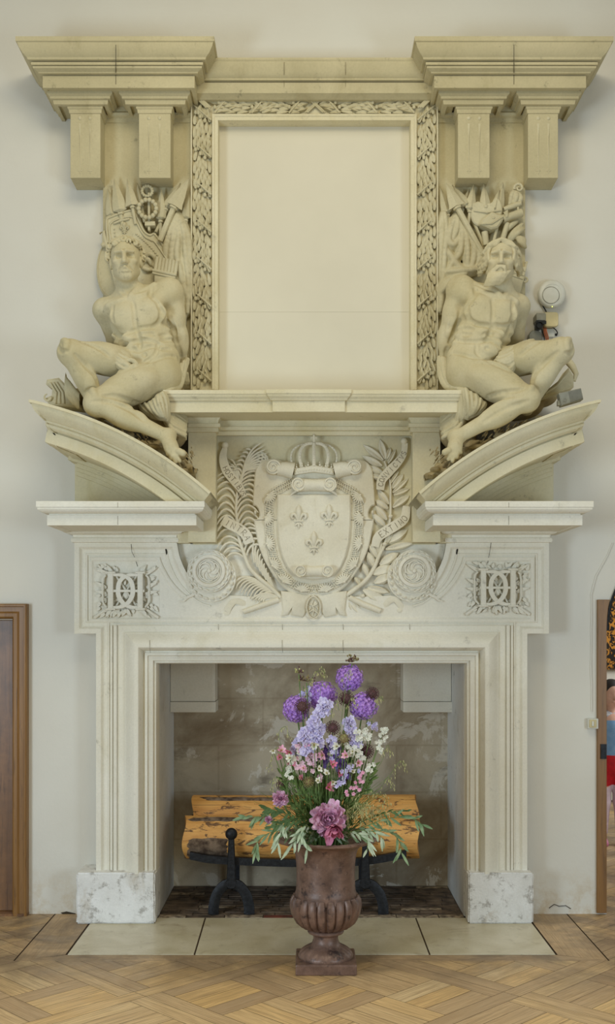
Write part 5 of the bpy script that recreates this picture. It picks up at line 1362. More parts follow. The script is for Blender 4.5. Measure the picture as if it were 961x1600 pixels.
def resample(ln, n):
    out = []
    for i in range(n):
        t = i/(n-1)*(len(ln)-1); j = min(len(ln)-2, int(t)); g_ = t-j; out.append(tuple(ln[j][q]*(1-g_)+ln[j+1][q]*g_ for q in range(3)))
    return out
def cloth(f, J, lines, r=0.011, k=0.009, sheet=False):
    if sheet:                        # neighbouring lines joined into one sheet of folds
        C_ = [catmull([Vector(tuple(J(p))) for p in resample(ln, 5)], 3) for ln in lines]
        for a, b in zip(C_[:-1], C_[1:]):
            dist = max((p-q).length for p, q in zip(a, b)); n = max(2, int(dist/0.024))
            for i in range(n+1):
                L_ = [np.array(p.lerp(q, i/n)) for p, q in zip(a, b)]
                f.chain([p+np.array([0, 0.014, 0]) for p in L_], [0.013]*len(L_), 0.012)
        for a, b in zip(C_[:-1], C_[1:]):
            dist = max((p-q).length for p, q in zip(a, b)); n = max(2, int(dist/0.024))
            for i in range(n+1):
                L_ = [np.array(p.lerp(q, i/n)) for p, q in zip(a, b)]
                f.chain([p+np.array([0, -0.004-0.006*((i*5) % 3)/2, 0]) for p in L_], [r*(0.62+0.3*((i*7) % 3)/2)]*len(L_), 0.0025)
        return
    for ln in lines:
        P3 = catmull([Vector(tuple(J(p))) for p in ln], 4); n = len(P3)
        f.chain([np.array(q) for q in P3], [r*(0.75+0.35*math.sin(PI*i/(n-1))) for i in range(n)], k)

sa, JA, HA, hda, gA = figure('left', LA, 'seated bare stone captive with short curly hair, on the left curved pediment')
hairball(JA, HA, 'curly', sa)
f = Field(JA((300, 1280, 5.5))-np.array([0.0, 0.0, 0]), JA((830, 580, 6.10)), 0.0045)
cloth(f, JA, [[(345, 610, 5.76), (400, 625, 5.72), (450, 655, 5.71), (485, 668, 5.73)], [(365, 632, 5.74), (410, 665, 5.69), (450, 700, 5.68), (485, 700, 5.69)], [(380, 655, 5.73), (410, 705, 5.69), (450, 742, 5.675), (500, 745, 5.68)]], 0.0095, sheet=True)
cloth(f, JA, [[(480, 690, 5.69), (510, 700, 5.68), (530, 728, 5.68), (500, 748, 5.67), (465, 745, 5.67)], [(430, 690, 5.69), (470, 715, 5.67), (490, 735, 5.67)]], 0.009)
cloth(f, JA, [[(798, 690, 5.92), (775, 760, 5.88), (765, 830, 5.82), (705, 872, 5.76)], [(745, 735, 5.88), (750, 800, 5.82), (715, 845, 5.76), (668, 872, 5.72)]], 0.010, sheet=True)
cloth(f, JA, [[(545, 935, 5.74), (575, 968, 5.72), (605, 988, 5.71), (640, 1000, 5.71)], [(600, 925, 5.71), (615, 955, 5.69), (630, 980, 5.68), (655, 1000, 5.69)], [(640, 890, 5.69), (645, 925, 5.67), (655, 960, 5.67), (672, 1000, 5.69)], [(668, 872, 5.69), (685, 910, 5.69), (690, 960, 5.70), (690, 1020, 5.72)]], 0.010, sheet=True)
cloth(f, JA, [[(700, 885, 5.78), (735, 960, 5.80), (790, 1010, 5.84)], [(690, 960, 5.77), (725, 1020, 5.77), (792, 1060, 5.80)], [(680, 1020, 5.77), (720, 1070, 5.74), (795, 1110, 5.76)]], 0.011, sheet=True)
f.mesh('drapery', M['relief'], sa)
sb, JB, HB, hdb, gB = figure('right', LB, 'seated bare bearded stone captive with long wavy hair, on the right curved pediment')
hairball(JB, HB, 'wavy', sb)
f = Field(JB((60, 1280, 5.5)), JB((640, 560, 6.10)), 0.0045)
cloth(f, JB, [[(595, 590, 5.78), (530, 610, 5.73), (470, 640, 5.71), (415, 665, 5.73)], [(560, 612, 5.76), (505, 650, 5.70), (450, 690, 5.68), (400, 700, 5.69)], [(505, 640, 5.73), (500, 690, 5.70), (470, 730, 5.68), (410, 722, 5.68)], [(500, 680, 5.72), (490, 720, 5.70), (470, 765, 5.69), (440, 770, 5.69)]], 0.0095, sheet=True)
cloth(f, JB, [[(370, 712, 5.69), (410, 735, 5.67), (460, 752, 5.67)]], 0.009)
cloth(f, JB, [[(92, 680, 5.94), (95, 760, 5.90), (115, 830, 5.84), (180, 855, 5.78)], [(125, 690, 5.92), (135, 780, 5.86), (185, 830, 5.79), (230, 852, 5.73)]], 0.010, sheet=True)
cloth(f, JB, [[(335, 925, 5.70), (325, 945, 5.69), (310, 962, 5.68), (290, 978, 5.69)], [(285, 885, 5.69), (290, 920, 5.67), (285, 950, 5.67), (270, 985, 5.69)], [(232, 855, 5.70), (240, 900, 5.68), (245, 950, 5.69), (245, 1000, 5.71)], [(200, 858, 5.75), (205, 920, 5.74), (200, 970, 5.74), (190, 1020, 5.76)]], 0.010, sheet=True)
cloth(f, JB, [[(190, 890, 5.80), (150, 960, 5.82), (105, 1010, 5.86)], [(205, 960, 5.78), (170, 1020, 5.78), (110, 1060, 5.82)], [(225, 1020, 5.77), (185, 1070, 5.74), (115, 1110, 5.78)]], 0.011, sheet=True)
f.mesh('drapery', M['relief'], sb)
# ------------------------------------------------------------------ trophies of arms behind the figures
def trophy(name_side, u0, v0, sc, label, base):
    """returns drawing helpers for a trophy; drawing units -> place on the pilaster"""
    root = thing('trophy_of_arms', W(u0+base[0]/sc, v0+base[1]/sc, 6.08), label, 'relief', None)
    yb = 6.108
    def T(x, y, h=0.0): p = W(u0+x/sc, v0+y/sc, 6.05); return Vector((p.x, yb-h, p.z))
    un = 6.05/F/sc
    def spear(tip, base_, w, h=0.05, shaft=None, barb=False, sw=0.30):
        m = MB(); a = T(*tip); b = T(*base_); d = Vector((a.x-b.x, 0, a.z-b.z)); L = d.length; d.normalize(); nn = Vector((-d.z, 0, d.x)); ww = w*un*0.5
        prof = [(0, 0.25), (0.06, 0.95 if not barb else 1.25), (0.16, 1.0), (0.4, 0.82), (0.7, 0.45), (0.92, 0.14), (1.0, 0.01)]
        rings = []
        for t, k in prof:
            c = Vector((b.x, yb-h, b.z))+d*(L*t)
            if barb and t == 0.06: c -= d*0.01
            th = 0.020*(1-t*0.8)+0.002
            rings.append([c+nn*ww*k, c+Vector((0, -th, 0)), c-nn*ww*k, c+Vector((0, 0.012, 0))])
        m.loft(rings)
        e = T(*shaft) if shaft else Vector((b.x, 0, b.z))-d*0.10
        m.tube([(b.x+d.x*0.01, yb-h, b.z+d.z*0.01), ((b.x+e.x)/2, yb-h+0.005, (b.z+e.z)/2), (e.x, yb-h+0.01, e.z)], ww*sw if ww*sw > 0.009 else 0.009, 8)
        m.tube([(b.x-d.x*0.004, yb-h, b.z-d.z*0.004), (b.x-d.x*0.014, yb-h, b.z-d.z*0.014)], ww*sw*1.5 if ww*sw > 0.009 else 0.014, 8)
        return m.build('spear', M['relief'], root, smooth=True, sharp=30)
    def wreath(x, y, r, t=0.008, h=0.05):
        m = MB(); n = 14; R_ = r*un
        c = T(x, y, h)
        m.tube([c+Vector((math.cos(2*PI*k/20)*R_*0.8, 0, math.sin(2*PI*k/20)*R_*0.8)) for k in range(21)], t*0.8, 6)
        for k in range(n):
            a = 2*PI*k/n; p = c+Vector((math.cos(a)*R_*0.8, -t*0.6, math.sin(a)*R_*0.8)); m.ball(p, t*1.15, t, t*1.15, 7, 5)
        return m.build('wreath', M['relief'], root, smooth=True, sharp=80)
    def folds(lines, r=0.011, name='drapery', k=0.008, lo=None, hi=None, back=0.0):
        pts = [T(x, y, h) for ln in lines for x, y, h in ln]
        a = np.array([min(p[i] for p in pts) for i in range(3)])-0.03; b = np.array([max(p[i] for p in pts) for i in range(3)])+0.03
        b[1] = min(b[1]+0.02, 6.112); f = Field(a, b, 0.0045)
        for ln in lines:
            P3 = catmull([T(*p) for p in ln], 4); n = len(P3); f.chain([np.array(q) for q in P3], [r*(0.7+0.4*math.sin(PI*i/(n-1))) for i in range(n)], k)
            if back: f.chain([np.array(q)+np.array([0, back, 0]) for q in P3], [r*1.5]*n, 0.02)
        return f.mesh(name, M['relief'], root)
    return root, T, un, spear, wreath, folds, yb

tr, T, un, spear, wreath, folds, yb_t = trophy('left', 80, 270, 3.696, 'carved trophy of spears, laurel rings, quiver and lily shield behind the curly-haired statue', (530, 720))
spear((322, 78), (345, 240), 62, 0.03); spear((362, 26), (398, 225), 82, 0.05); spear((440, 36), (468, 190), 66, 0.06, barb=True); spear((494, 48), (515, 170), 46, 0.03)
spear((634, 82), (630, 265), 62, 0.04); spear((745, 50), (668, 195), 66, 0.035, (600, 330)); spear((797, 38), (712, 200), 80, 0.075, (628, 395), True, 0.42); spear((800, 95), (775, 255), 56, 0.03, (775, 420))
wreath(554, 104, 37); wreath(558, 212, 64, 0.0115, 0.065)
m = MB(); m.box(T(540, 0).x, T(600, 0).x, yb_t-0.06, yb_t, T(0, 305).z, T(0, 280).z); m.box(T(556, 0).x, T(570, 0).x, yb_t-0.05, yb_t, T(0, 330).z, T(0, 110).z); m.build('standard_pole', M['relief'], tr, bevel=0.002)
# lily shield with scrolled border
m = MB(); ol = sm([(312, 262), (330, 240), (455, 203), (482, 208), (505, 245), (535, 320), (562, 345), (598, 342), (612, 362), (700, 500), (640, 620), (540, 700), (400, 705), (365, 640), (330, 420), (318, 320)], 4)
tp = lambda x, y: (T(x, y).x, T(x, y).z)
m.prism([tp(*p) for p in ol], yb_t-0.045, yb_t, 0.004); shl = m.build('shield', M['relief'], tr, smooth=True, sharp=30)
m = MB(); il = [(348, 420), (338, 292), (440, 250), (480, 262), (500, 300), (535, 360), (575, 385), (600, 400), (668, 500)]
c3 = catmull([Vector((x, y, 0)) for x, y in il], 4); m.tube([T(p.x, p.y, 0.047) for p in c3], 0.0055, 6)
c3 = catmull([Vector((x, y, 0)) for x, y in [(325, 400), (318, 275), (345, 250), (450, 214), (480, 222), (502, 270), (535, 335), (570, 358), (602, 356), (690, 495)]], 4); m.tube([T(p.x, p.y, 0.047) for p in c3], 0.0055, 6)
m.tube([T(360, 290, 0.05), T(400, 275, 0.055), T(450, 262, 0.05)], [0.006, 0.008, 0.006], 8)
for k in range(13): 
    x, y = 490+11*k, 350+9.5*k+(0.35*(k-4)**2 if k > 4 else 0); m.ball(T(x, y, 0.047), 0.006, 0.005, 0.005, 6, 5)
for k in range(5): m.ball(T(362+2*k, 322+20*k, 0.047), 0.005, 0.005, 0.005, 6, 5)
m.build('border', M['relief'], shl, smooth=True, sharp=70)
m = MB(); fleur(m, 422, 318, 78, 0.048, lambda x, y, h: T(x, y, h)); m.build('fleur_de_lis', M['relief'], shl, smooth=True)
m = MB(); m.prism([tp(330+78*math.cos(2*PI*k/32), 545+165*math.sin(2*PI*k/32)) for k in range(32)], yb_t-0.02, 6.149, 0.006)
m.tube([T(330+70*math.cos(2*PI*k/32), 545+157*math.sin(2*PI*k/32), 0.02) for k in range(33)], 0.004, 6)
m.build('oval_shield', M['relief'], tr, smooth=True, sharp=30)
m = MB(); m.tube([T(300, 400, 0.03), T(300, 330, 0.04), T(275, 345, 0.04)], [0.010, 0.010, 0.006], 8); m.tube([T(300, 340, 0.04), T(385, 690, 0.05)], 0.010, 8); m.ball(T(300, 410, 0.04), 0.017, 0.012, 0.014); m.build('sword', M['relief'], tr, smooth=True)
# quiver full of arrows
m = MB()
for k in range(7):
    x0_, y0_ = 615+19*k, 492+4*k; m.tube([T(x0_, y0_, 0.075), T(x0_-12, y0_+85, 0.078)], 0.0105, 8)
m.tube([T(590, 572, 0.085), T(725, 600, 0.085)], 0.009, 8); m.tube([T(588, 588, 0.085), T(720, 616, 0.085)], 0.007, 8)
m.prism([tp(598, 580), tp(722, 606), tp(705, 700), tp(600, 690)], yb_t-0.085, yb_t, 0.004)
m.build('quiver', M['relief'], tr, smooth=True, sharp=50)
folds([[(715, 235, 0.05), (690, 320, 0.055), (660, 420, 0.05), (655, 480, 0.04)], [(718, 240, 0.05), (705, 350, 0.06), (690, 480, 0.05), (700, 560, 0.05)], [(722, 240, 0.05), (735, 360, 0.06), (725, 480, 0.06), (760, 620, 0.05), (745, 760, 0.04)], [(728, 240, 0.05), (765, 340, 0.06), (775, 470, 0.05), (790, 640, 0.05), (785, 800, 0.04)],
       [(735, 240, 0.04), (790, 360, 0.05), (800, 520, 0.04), (800, 700, 0.04)], [(640, 400, 0.03), (660, 460, 0.03), (740, 640, 0.04), (770, 690, 0.04)], [(700, 640, 0.03), (730, 720, 0.04), (760, 860, 0.04)], [(690, 320, 0.03), (670, 440, 0.03)], [(760, 480, 0.04), (740, 560, 0.05), (780, 700, 0.05)]], 0.012, back=0.025)
# curls of hair and lion mask beside the head
folds([[(540, 480, 0.05), (575, 470, 0.06), (600, 500, 0.05), (590, 540, 0.05)], [(530, 510, 0.05), (560, 500, 0.06), (575, 530, 0.05)], [(520, 540, 0.05), (550, 560, 0.06), (590, 560, 0.05)]], 0.008, 'lion_mane')

tr2, T, un, spear, wreath, folds, yb_t = trophy('right', 660, 270, 4.004, 'carved trophy of spears, spiked crown, gauntlet and folded cloth behind the bearded statue', (380, 780))
tp = lambda x, y: (T(x, y).x, T(x, y).z)
spear((112, 72), (160, 245), 66, 0.03, (190, 320)); spear((148, 72), (212, 218), 84, 0.075, (388, 530), True, 0.42); spear((190, 70), (282, 200), 62, 0.045, (392, 460)); spear((300, 82), (270, 180), 46, 0.025)
spear((322, 68), (300, 230), 66, 0.05); spear((385, 62), (395, 215), 66, 0.05); spear((510, 45), (480, 220), 66, 0.035); spear((484, 96), (450, 230), 52, 0.05)
m = MB(); m.prism([tp(*p) for p in sm([(305, 200), (330, 185), (352, 178), (372, 186), (392, 182), (415, 190), (438, 182), (462, 150), (495, 190), (498, 260), (440, 285), (360, 330), (312, 300)], 3)], yb_t-0.062, yb_t, 0.006)
m.ball(T(396, 212, 0.064), 0.011, 0.008, 0.009); m.tube([T(320, 240, 0.066), T(400, 252, 0.070), T(490, 238, 0.066)], 0.004, 6); m.build('spiked_crown', M['relief'], tr2, smooth=True, sharp=30)
m = MB(); m.prism([tp(*p) for p in [(358, 332), (372, 300), (432, 250), (470, 268), (512, 272), (508, 292), (468, 352), (425, 362), (398, 348)]], yb_t-0.085, yb_t-0.01, 0.008)
m.ball(T(440, 292, 0.085), 0.010, 0.006, 0.008); m.tube([T(365, 332, 0.087), T(430, 330, 0.09), T(500, 285, 0.087)], 0.004, 6); m.build('visor', M['relief'], tr2, smooth=True, sharp=30)
m = MB(); m.tube([T(505, 288, 0.06), T(560, 270, 0.062), T(620, 248, 0.05)], [0.022, 0.020, 0.024], 12); m.tube([T(512, 225, 0.05), T(570, 205, 0.055), T(618, 188, 0.05)], [0.012, 0.016, 0.012], 10)
for k in range(4): m.tube([T(505+4*k, 262+8*k, 0.08), T(530, 250+10*k, 0.085)], 0.006, 6)
m.tube([T(598, 215, 0.06), T(602, 275, 0.06)], 0.006, 6); m.build('gauntlet', M['relief'], tr2, smooth=True)
m = MB(); pts = []
for k in range(22): a = math.radians(200-k*22); r = 34*(1-k/26); pts.append(T(610+r*math.cos(a)*0.9, 82-r*math.sin(a)*0.9, 0.03))
m.tube(pts, [0.008-0.0002*k for k in range(22)], 8); m.build('scroll_finial', M['relief'], tr2, smooth=True)
folds([[(575, 100, 0.03), (560, 140, 0.045), (548, 200, 0.04)], [(590, 105, 0.03), (590, 150, 0.05), (570, 200, 0.04)], [(600, 110, 0.03), (620, 150, 0.04), (600, 195, 0.04)]], 0.010, 'plume')
m = MB(); m.tube([T(392, 365, 0.045), T(400, 450, 0.045)], 0.018, 10); m.tube([T(372, 372, 0.05), T(415, 372, 0.05)], 0.008, 8); m.tube([T(535, 310, 0.04), T(505, 410, 0.04)], 0.015, 10); m.build('pole', M['relief'], tr2, smooth=True) if False else None
for a_, b_, r_ in (((392, 365), (400, 450), 0.018), ((535, 310), (505, 410), 0.015), ((470, 340), (450, 420), 0.009)):
    m = MB(); m.tube([T(*a_, 0.045), T(*b_, 0.045)], r_, 10); m.build('pole', M['relief'], tr2, smooth=True)
folds([[(545, 400, 0.03), (580, 360, 0.04), (630, 310, 0.03)], [(560, 410, 0.03), (600, 370, 0.05), (640, 340, 0.03)], [(530, 350, 0.03), (560, 320, 0.04), (600, 290, 0.03)]], 0.012, 'banner')
folds([[(600, 420, 0.05), (625, 440, 0.05), (650, 460, 0.04)], [(590, 400, 0.04), (620, 410, 0.05), (640, 440, 0.04)], [(630, 400, 0.04), (640, 430, 0.05)]], 0.011, 'lion_mane')
folds([[(130, 245, 0.04), (115, 330, 0.045), (120, 470, 0.04), (115, 640, 0.04)], [(140, 245, 0.05), (150, 350, 0.06), (140, 500, 0.06), (130, 650, 0.05), (110, 720, 0.04)], [(215, 255, 0.05), (185, 330, 0.06), (165, 420, 0.06), (200, 450, 0.06), (235, 400, 0.05)],
       [(225, 260, 0.05), (215, 350, 0.06), (190, 420, 0.05)], [(235, 280, 0.05), (250, 400, 0.06), (235, 500, 0.06), (190, 560, 0.06), (160, 620, 0.05)], [(250, 310, 0.05), (280, 420, 0.06), (285, 540, 0.06), (285, 620, 0.05)], [(260, 320, 0.05), (320, 430, 0.06), (325, 520, 0.06), (300, 620, 0.06)],
       [(280, 350, 0.05), (350, 470, 0.06), (360, 560, 0.06), (330, 610, 0.06)], [(160, 620, 0.07), (230, 620, 0.08), (300, 615, 0.08), (370, 600, 0.07)], [(150, 470, 0.05), (180, 520, 0.06), (215, 570, 0.06), (260, 610, 0.06)], [(105, 720, 0.05), (160, 680, 0.07), (220, 660, 0.08), (270, 640, 0.08)], [(105, 760, 0.05), (140, 720, 0.07), (180, 690, 0.08)],
       [(110, 700, 0.04), (120, 780, 0.05), (112, 860, 0.05)], [(380, 560, 0.05), (360, 600, 0.06)]], 0.012, back=0.028)
m = MB(); q_ = [(580, 565), (655, 590), (612, 760), (545, 735)]
m.prism([tp(*p) for p in q_], yb_t-0.05, 6.149, 0.004)
for a_, c_ in (((572, 590), (642, 612)), ((563, 620), (636, 640)), ((560, 640), (630, 662))): m.tube([T(*a_, 0.052), T(*c_, 0.052)], 0.0035, 6)
for k in range(9): m.tube([T(575+6*k, 600+2*k, 0.052), T(571+6*k, 620+2*k, 0.052)], 0.003, 5)
m.build('tablet', M['relief'], tr2, smooth=True, sharp=40)
m = MB(); c = T(652, 656, 0.02); m.tube([c+Vector((math.cos(2*PI*k/16)*0.0125, 0, math.sin(2*PI*k/16)*0.0125)) for k in range(17)], 0.006, 8); m.build('ring', M['relief'], tr2, smooth=True)
m = MB(); m.tube([T(663, 545, 0.02), T(645, 605, 0.02)], 0.006, 6); m.tube([T(648, 545, 0.02), T(668, 545, 0.02)], 0.004, 6); m.build('handle', M['relief'], tr2, smooth=True)

# rough rock the figures sit on, following the pediments
def rock(Jf, left, label):
    root = thing('carved_rock', Vector(tuple(Jf((450, 1150, 5.8)))), label, 'rock', None)
    lo = Vector(tuple(Jf((60 if left else 40, 1330, 5.8)))); hi = Vector(tuple(Jf((820 if left else 900, 760, 5.8))))
    f = Field((min(lo.x, hi.x)-0.02, 5.55, lo.z), (max(lo.x, hi.x)+0.02, 6.15, hi.z+0.05), 0.007); r_ = random.Random(11)
    cx_ = 0 if left else 1
    n = 150
    for i in range(n):
        t = r_.random(); a = math.radians(a0+(a1-a0)*(0.22+0.74*t)); rr = pr+r_.uniform(-0.014, 0.016)+(0.045*r_.random() if t > 0.45 else 0)
        x = pcx+rr*math.cos(a); z = pcz+rr*math.sin(a); y = r_.uniform(5.66, 6.10)
        if not left: x = 2*CU-x
        f.ell((x, y, z-0.012+0.06*(y-5.6)), (r_.uniform(0.02, 0.05), r_.uniform(0.02, 0.05), r_.uniform(0.012, 0.03)), 0.012, r_.uniform(-40, 40))
    # seat mass behind the thighs
    for (x, y, d, rx, rz) in (((560, 900, 5.98, 0.17, 0.11), (700, 960, 5.98, 0.12, 0.15), (420, 960, 5.98, 0.16, 0.06), (700, 1080, 5.92, 0.10, 0.10), (600, 1000, 5.92, 0.12, 0.08), (250, 900, 6.0, 0.10, 0.05)) if left else
                              ((360, 900, 5.98, 0.17, 0.11), (210, 960, 5.98, 0.12, 0.15), (480, 960, 5.98, 0.16, 0.06), (190, 1080, 5.92, 0.10, 0.10), (290, 1000, 5.92, 0.12, 0.08), (620, 900, 6.0, 0.10, 0.05))):
        f.ell(Jf((x, y, d)), (rx, 0.13, rz), 0.04)
    from mathutils import noise as mn
    # hatched chiselling
    for i in range(260):
        t = r_.random(); a = math.radians(a0+(a1-a0)*(0.25+0.72*t)); rr = pr+r_.uniform(0.005, 0.16*t+0.02)
        x = pcx+rr*math.cos(a); z = pcz+rr*math.sin(a)
        if not left: x = 2*CU-x
        y = r_.uniform(5.62, 5.90); dx = r_.uniform(0.010, 0.026)*(1 if left else -1)
        f.cone((x, y, z), 0.006, (x+dx, y+0.004, z-0.024), 0.004, 0.004, sub=(i % 2 == 0))
    f.mesh('rock', M['rock'], root)
    return root
M['rock'] = stone('dusty_rock_stone', srgb(176, 160, 120), srgb(150, 134, 98), srgb(104, 90, 62), 0.6, 0.5, 3.0, 0.5)
rock(JA, True, 'rough chiselled stone ground under the left statue'); rock(JB, False, 'rough chiselled stone ground under the right statue')
# armour fragment at the outer end, left
cu = thing('carved_cuirass', Vector(tuple(JA((90, 920, 5.9)))), 'small carved cuirass with scroll leaning behind the raised knee of the left statue', 'relief')
m = MB(); m.prism([(p[0], p[2]) for p in [JA((x, y, 5.85)) for x, y in ((50, 805), (115, 795), (150, 830), (200, 900), (235, 960), (60, 935), (40, 905), (75, 890), (80, 850), (45, 830))]], 5.82, 5.95, 0.01)
for a_ in (0, 18, 36): m.tube([Vector(tuple(JA((60+a_, 815, 5.815)))), Vector(tuple(JA((95+a_, 870, 5.815)))), Vector(tuple(JA((90+a_*1.3, 930, 5.815))))], 0.006, 6)
m.tube([Vector(tuple(JA((50+18*math.cos(q), 895+18*math.sin(q), 5.81)))) for q in [0.5*k for k in range(10)]], [0.008-0.0005*k for k in range(10)], 7)
m.build('breastplate', M['relief'], cu, smooth=True, sharp=40)
f = Field(JA((100, 1000, 5.6)), JA((270, 700, 6.0)), 0.005)
cloth(f, JA, [[(118, 720, 5.84), (122, 780, 5.80), (140, 850, 5.78), (190, 930, 5.76)], [(135, 760, 5.80), (150, 830, 5.77), (190, 890, 5.76), (240, 950, 5.76)], [(150, 800, 5.78), (190, 860, 5.76), (235, 905, 5.76)], [(175, 860, 5.78), (200, 910, 5.76), (215, 950, 5.76)]], 0.013)
f.mesh('strap', M['relief'], cu)
cu = thing('carved_cuirass', Vector(tuple(JB((720, 900, 5.9)))), 'small carved tassets with ring scroll leaning behind the raised shin of the right statue', 'relief')
m = MB(); m.prism([(p[0], p[2]) for p in [JB((x, y, 5.85)) for x, y in ((640, 880), (740, 800), (775, 745), (800, 790), (802, 850), (720, 880), (640, 905))]], 5.80, 5.95, 0.01)
m.tube([Vector(tuple(JB((660, 875, 5.79)))), Vector(tuple(JB((720, 835, 5.79)))), Vector(tuple(JB((775, 770, 5.79))))], 0.006, 6)
m.tube([Vector(tuple(JB((780, 700, 5.85)))), Vector(tuple(JB((805, 730, 5.83)))), Vector(tuple(JB((825, 770, 5.82)))), Vector(tuple(JB((815, 805, 5.82)))), Vector(tuple(JB((795, 800, 5.82)))), Vector(tuple(JB((800, 775, 5.82))))], [0.020, 0.018, 0.014, 0.010, 0.008, 0.005], 10)
m.build('breastplate', M['relief'], cu, smooth=True, sharp=40)
# ------------------------------------------------------------------ door on the left, doorway on the right
d1 = bpy.data.objects.new('door_1', None); COL.objects.link(d1); d1.location = (xdl, YW, 0); tag(d1, kind='structure')
m = MB(); xo = X(43, 6.12); zo = Z(943.5, 6.12); k = 6.12/F
m.sweep([(xo, 0), (xo, zo), (xo-1.3, zo)], [(0, -0.03), (0, 0.020), (1.5*k, 0.026), (4*k, 0.024), (5*k, 0.014), (8*k, 0.012), (12*k, 0.010), (15*k, 0.020), (20*k, 0.022), (22*k, 0.016), (23.5*k, 0.0), (23.5*k, -0.04)], facing(6.12))
m.build('door_frame', M['door_frame'], d1, smooth=True, sharp=30)
m = MB(); x1_ = xo-24.3*k; m.box(x1_-1.0, x1_, 6.17, 6.22, 0.012, zo-25*k)
for z0_, z1_ in ((0.25, 0.95), (1.05, zo-25*k-0.12)): m.box(x1_-0.85, x1_-0.15, 6.155, 6.18, z0_, z1_)
m.build('door_leaf', M['door'], d1, bevel=0.004)
m = MB(); m.box(-2.9, xo+0.002, 6.10, 6.30, 0.0, 0.012); m.build('threshold', M['door'], d1)
d2 = bpy.data.objects.new('door_2', None); COL.objects.link(d2); d2.location = (xa, YW, 0); tag(d2, kind='structure')
m = MB(); g2 = lambda u, v: (X(u, 6.13), Z(v, 6.13))
m.prism([g2(933, 1427), g2(934, 937), g2(953, 937), g2(950.5, 950), g2(949, 965), g2(948.2, 985), g2(948.2, 1427)], 6.13, 6.30, 0.002); m.build('door_post', M['door_frame'], d2)
M['iron'] = plain('black_iron', srgb(44, 46, 50), 0.5, 0.6, c2=srgb(30, 31, 34), sc=60, bmp=0.3)
m = MB(); m.box(X(939, 6.12), X(948, 6.12), 6.122, 6.135, Z(1186, 6.12), Z(1163, 6.12)); m.build('strike_plate', M['iron'], d2)
m = MB(); P3 = [(xa+ra-(ra+0.0)*math.cos(q), zs+ra*math.sin(q)) for q in [math.radians(a) for a in range(0, 100, 4)]]
m.tube([(x, 6.14, z) for x, z in P3], 0.008, 6); m.build('arch_edge', M['iron'], d2)
# the next room
m = MB(); m.box(1.6, 5.0, 10.2, 10.4, 0, 4.2); tag(m.build('wall_next_room', M['wall']), kind='structure')
m = MB(); m.box(1.3, 4.6, 6.6, 10.2, -0.02, -0.002); tag(m.build('floor_next_room', M['sub']), kind='structure')
area('next_room_window_light', (4.4, 8.0, 2.6), (2.4, 9.2, 1.0), 1.2, 1.8, 90, (0.95, 0.98, 1.0))
def m_tap():
    m_, nt, nd, lk, bs = nodemat('dark_tapestry'); pos = position(nd)
    c = mixc(nd, lk, ramp(nd, lk, noise(nd, lk, scaled(nd, lk, pos, (1.4, 1, 1.0)), 16, 5, 0.6, 1.5), [(0.50, 0.0), (0.55, 1.0)]), srgb(36, 30, 22), srgb(196, 134, 48))
    lk.new(c, bs.inputs['Base Color']); bs.inputs['Roughness'].default_value = 0.9; return m_
m = MB(); m.box(2.2, 3.9, 10.15, 10.19, Z(1046, 10.15), 3.3)
o = setorigin(m.build('tapestry', m_tap())); tag(o, 'dark tapestry with golden pattern hanging in the next room beyond the doorway', 'tapestry')

# child seen through the doorway
def fpt(x, y, z): return np.array((x, y, z), 'f')
px_, py_ = 2.235, 8.1
skin = plain('skin', srgb(224, 178, 156), 0.6, c2=srgb(214, 166, 144)); cl_blue = plain('blue_cotton', srgb(120, 160, 205), 0.85, c2=srgb(140, 176, 214)); cl_red = plain('red_cotton', srgb(214, 26, 40), 0.8, c2=srgb(190, 20, 34))
cl_pink = plain('pale_leggings', srgb(226, 206, 216), 0.85, c2=srgb(214, 192, 204)); hairm = plain('dark_hair', srgb(40, 32, 30), 0.6); cl_white = plain('white_vest', srgb(210, 208, 212), 0.85, c2=srgb(150, 150, 160), sc=50); shoe = plain('pink_shoe', srgb(196, 120, 150), 0.6)
per = thing('person', (px_, py_, 0), 'child in light blue top, red shorts and pale leggings standing beyond the doorway', 'person')
f = Field((px_-0.32, py_-0.2, 0.0), (px_+0.32, py_+0.2, 1.26), 0.009)
for s_ in (-1, 1):
    f.chain([fpt(px_+0.06*s_, py_, 0.58), fpt(px_+0.065*s_, py_-0.01, 0.32), fpt(px_+0.065*s_, py_, 0.07)], [0.068, 0.048, 0.030], 0.02)
    f.cone(fpt(px_+0.065*s_, py_, 0.035), 0.028, fpt(px_+0.075*s_, py_-0.09, 0.025), 0.022, 0.02)
    f.chain([fpt(px_+0.12*s_, py_, 0.93), fpt(px_+0.165*s_, py_+0.01, 0.76), fpt(px_+0.15*s_, py_-0.06, 0.60)], [0.040, 0.031, 0.021], 0.015)
    f.ell(fpt(px_+0.148*s_, py_-0.07, 0.565), (0.018, 0.026, 0.034), 0.01)
    for k in range(4): f.cone(fpt(px_+0.148*s_, py_-0.085+0.012*k, 0.545), 0.008, fpt(px_+0.142*s_, py_-0.092+0.014*k, 0.505), 0.006, 0.003)
    f.cone(fpt(px_+0.135*s_, py_-0.085, 0.57), 0.008, fpt(px_+0.125*s_, py_-0.105, 0.54), 0.007, 0.004)
f.cone(fpt(px_, py_, 0.62), 0.095, fpt(px_, py_, 0.88), 0.098, 0.04); f.cone(fpt(px_-0.08, py_, 0.92), 0.045, fpt(px_+0.08, py_, 0.92), 0.045, 0.03)
f.cone(fpt(px_, py_, 0.93), 0.038, fpt(px_, py_, 1.03), 0.036, 0.02); f.ell(fpt(px_, py_, 1.105), (0.074, 0.090, 0.100), 0.02)
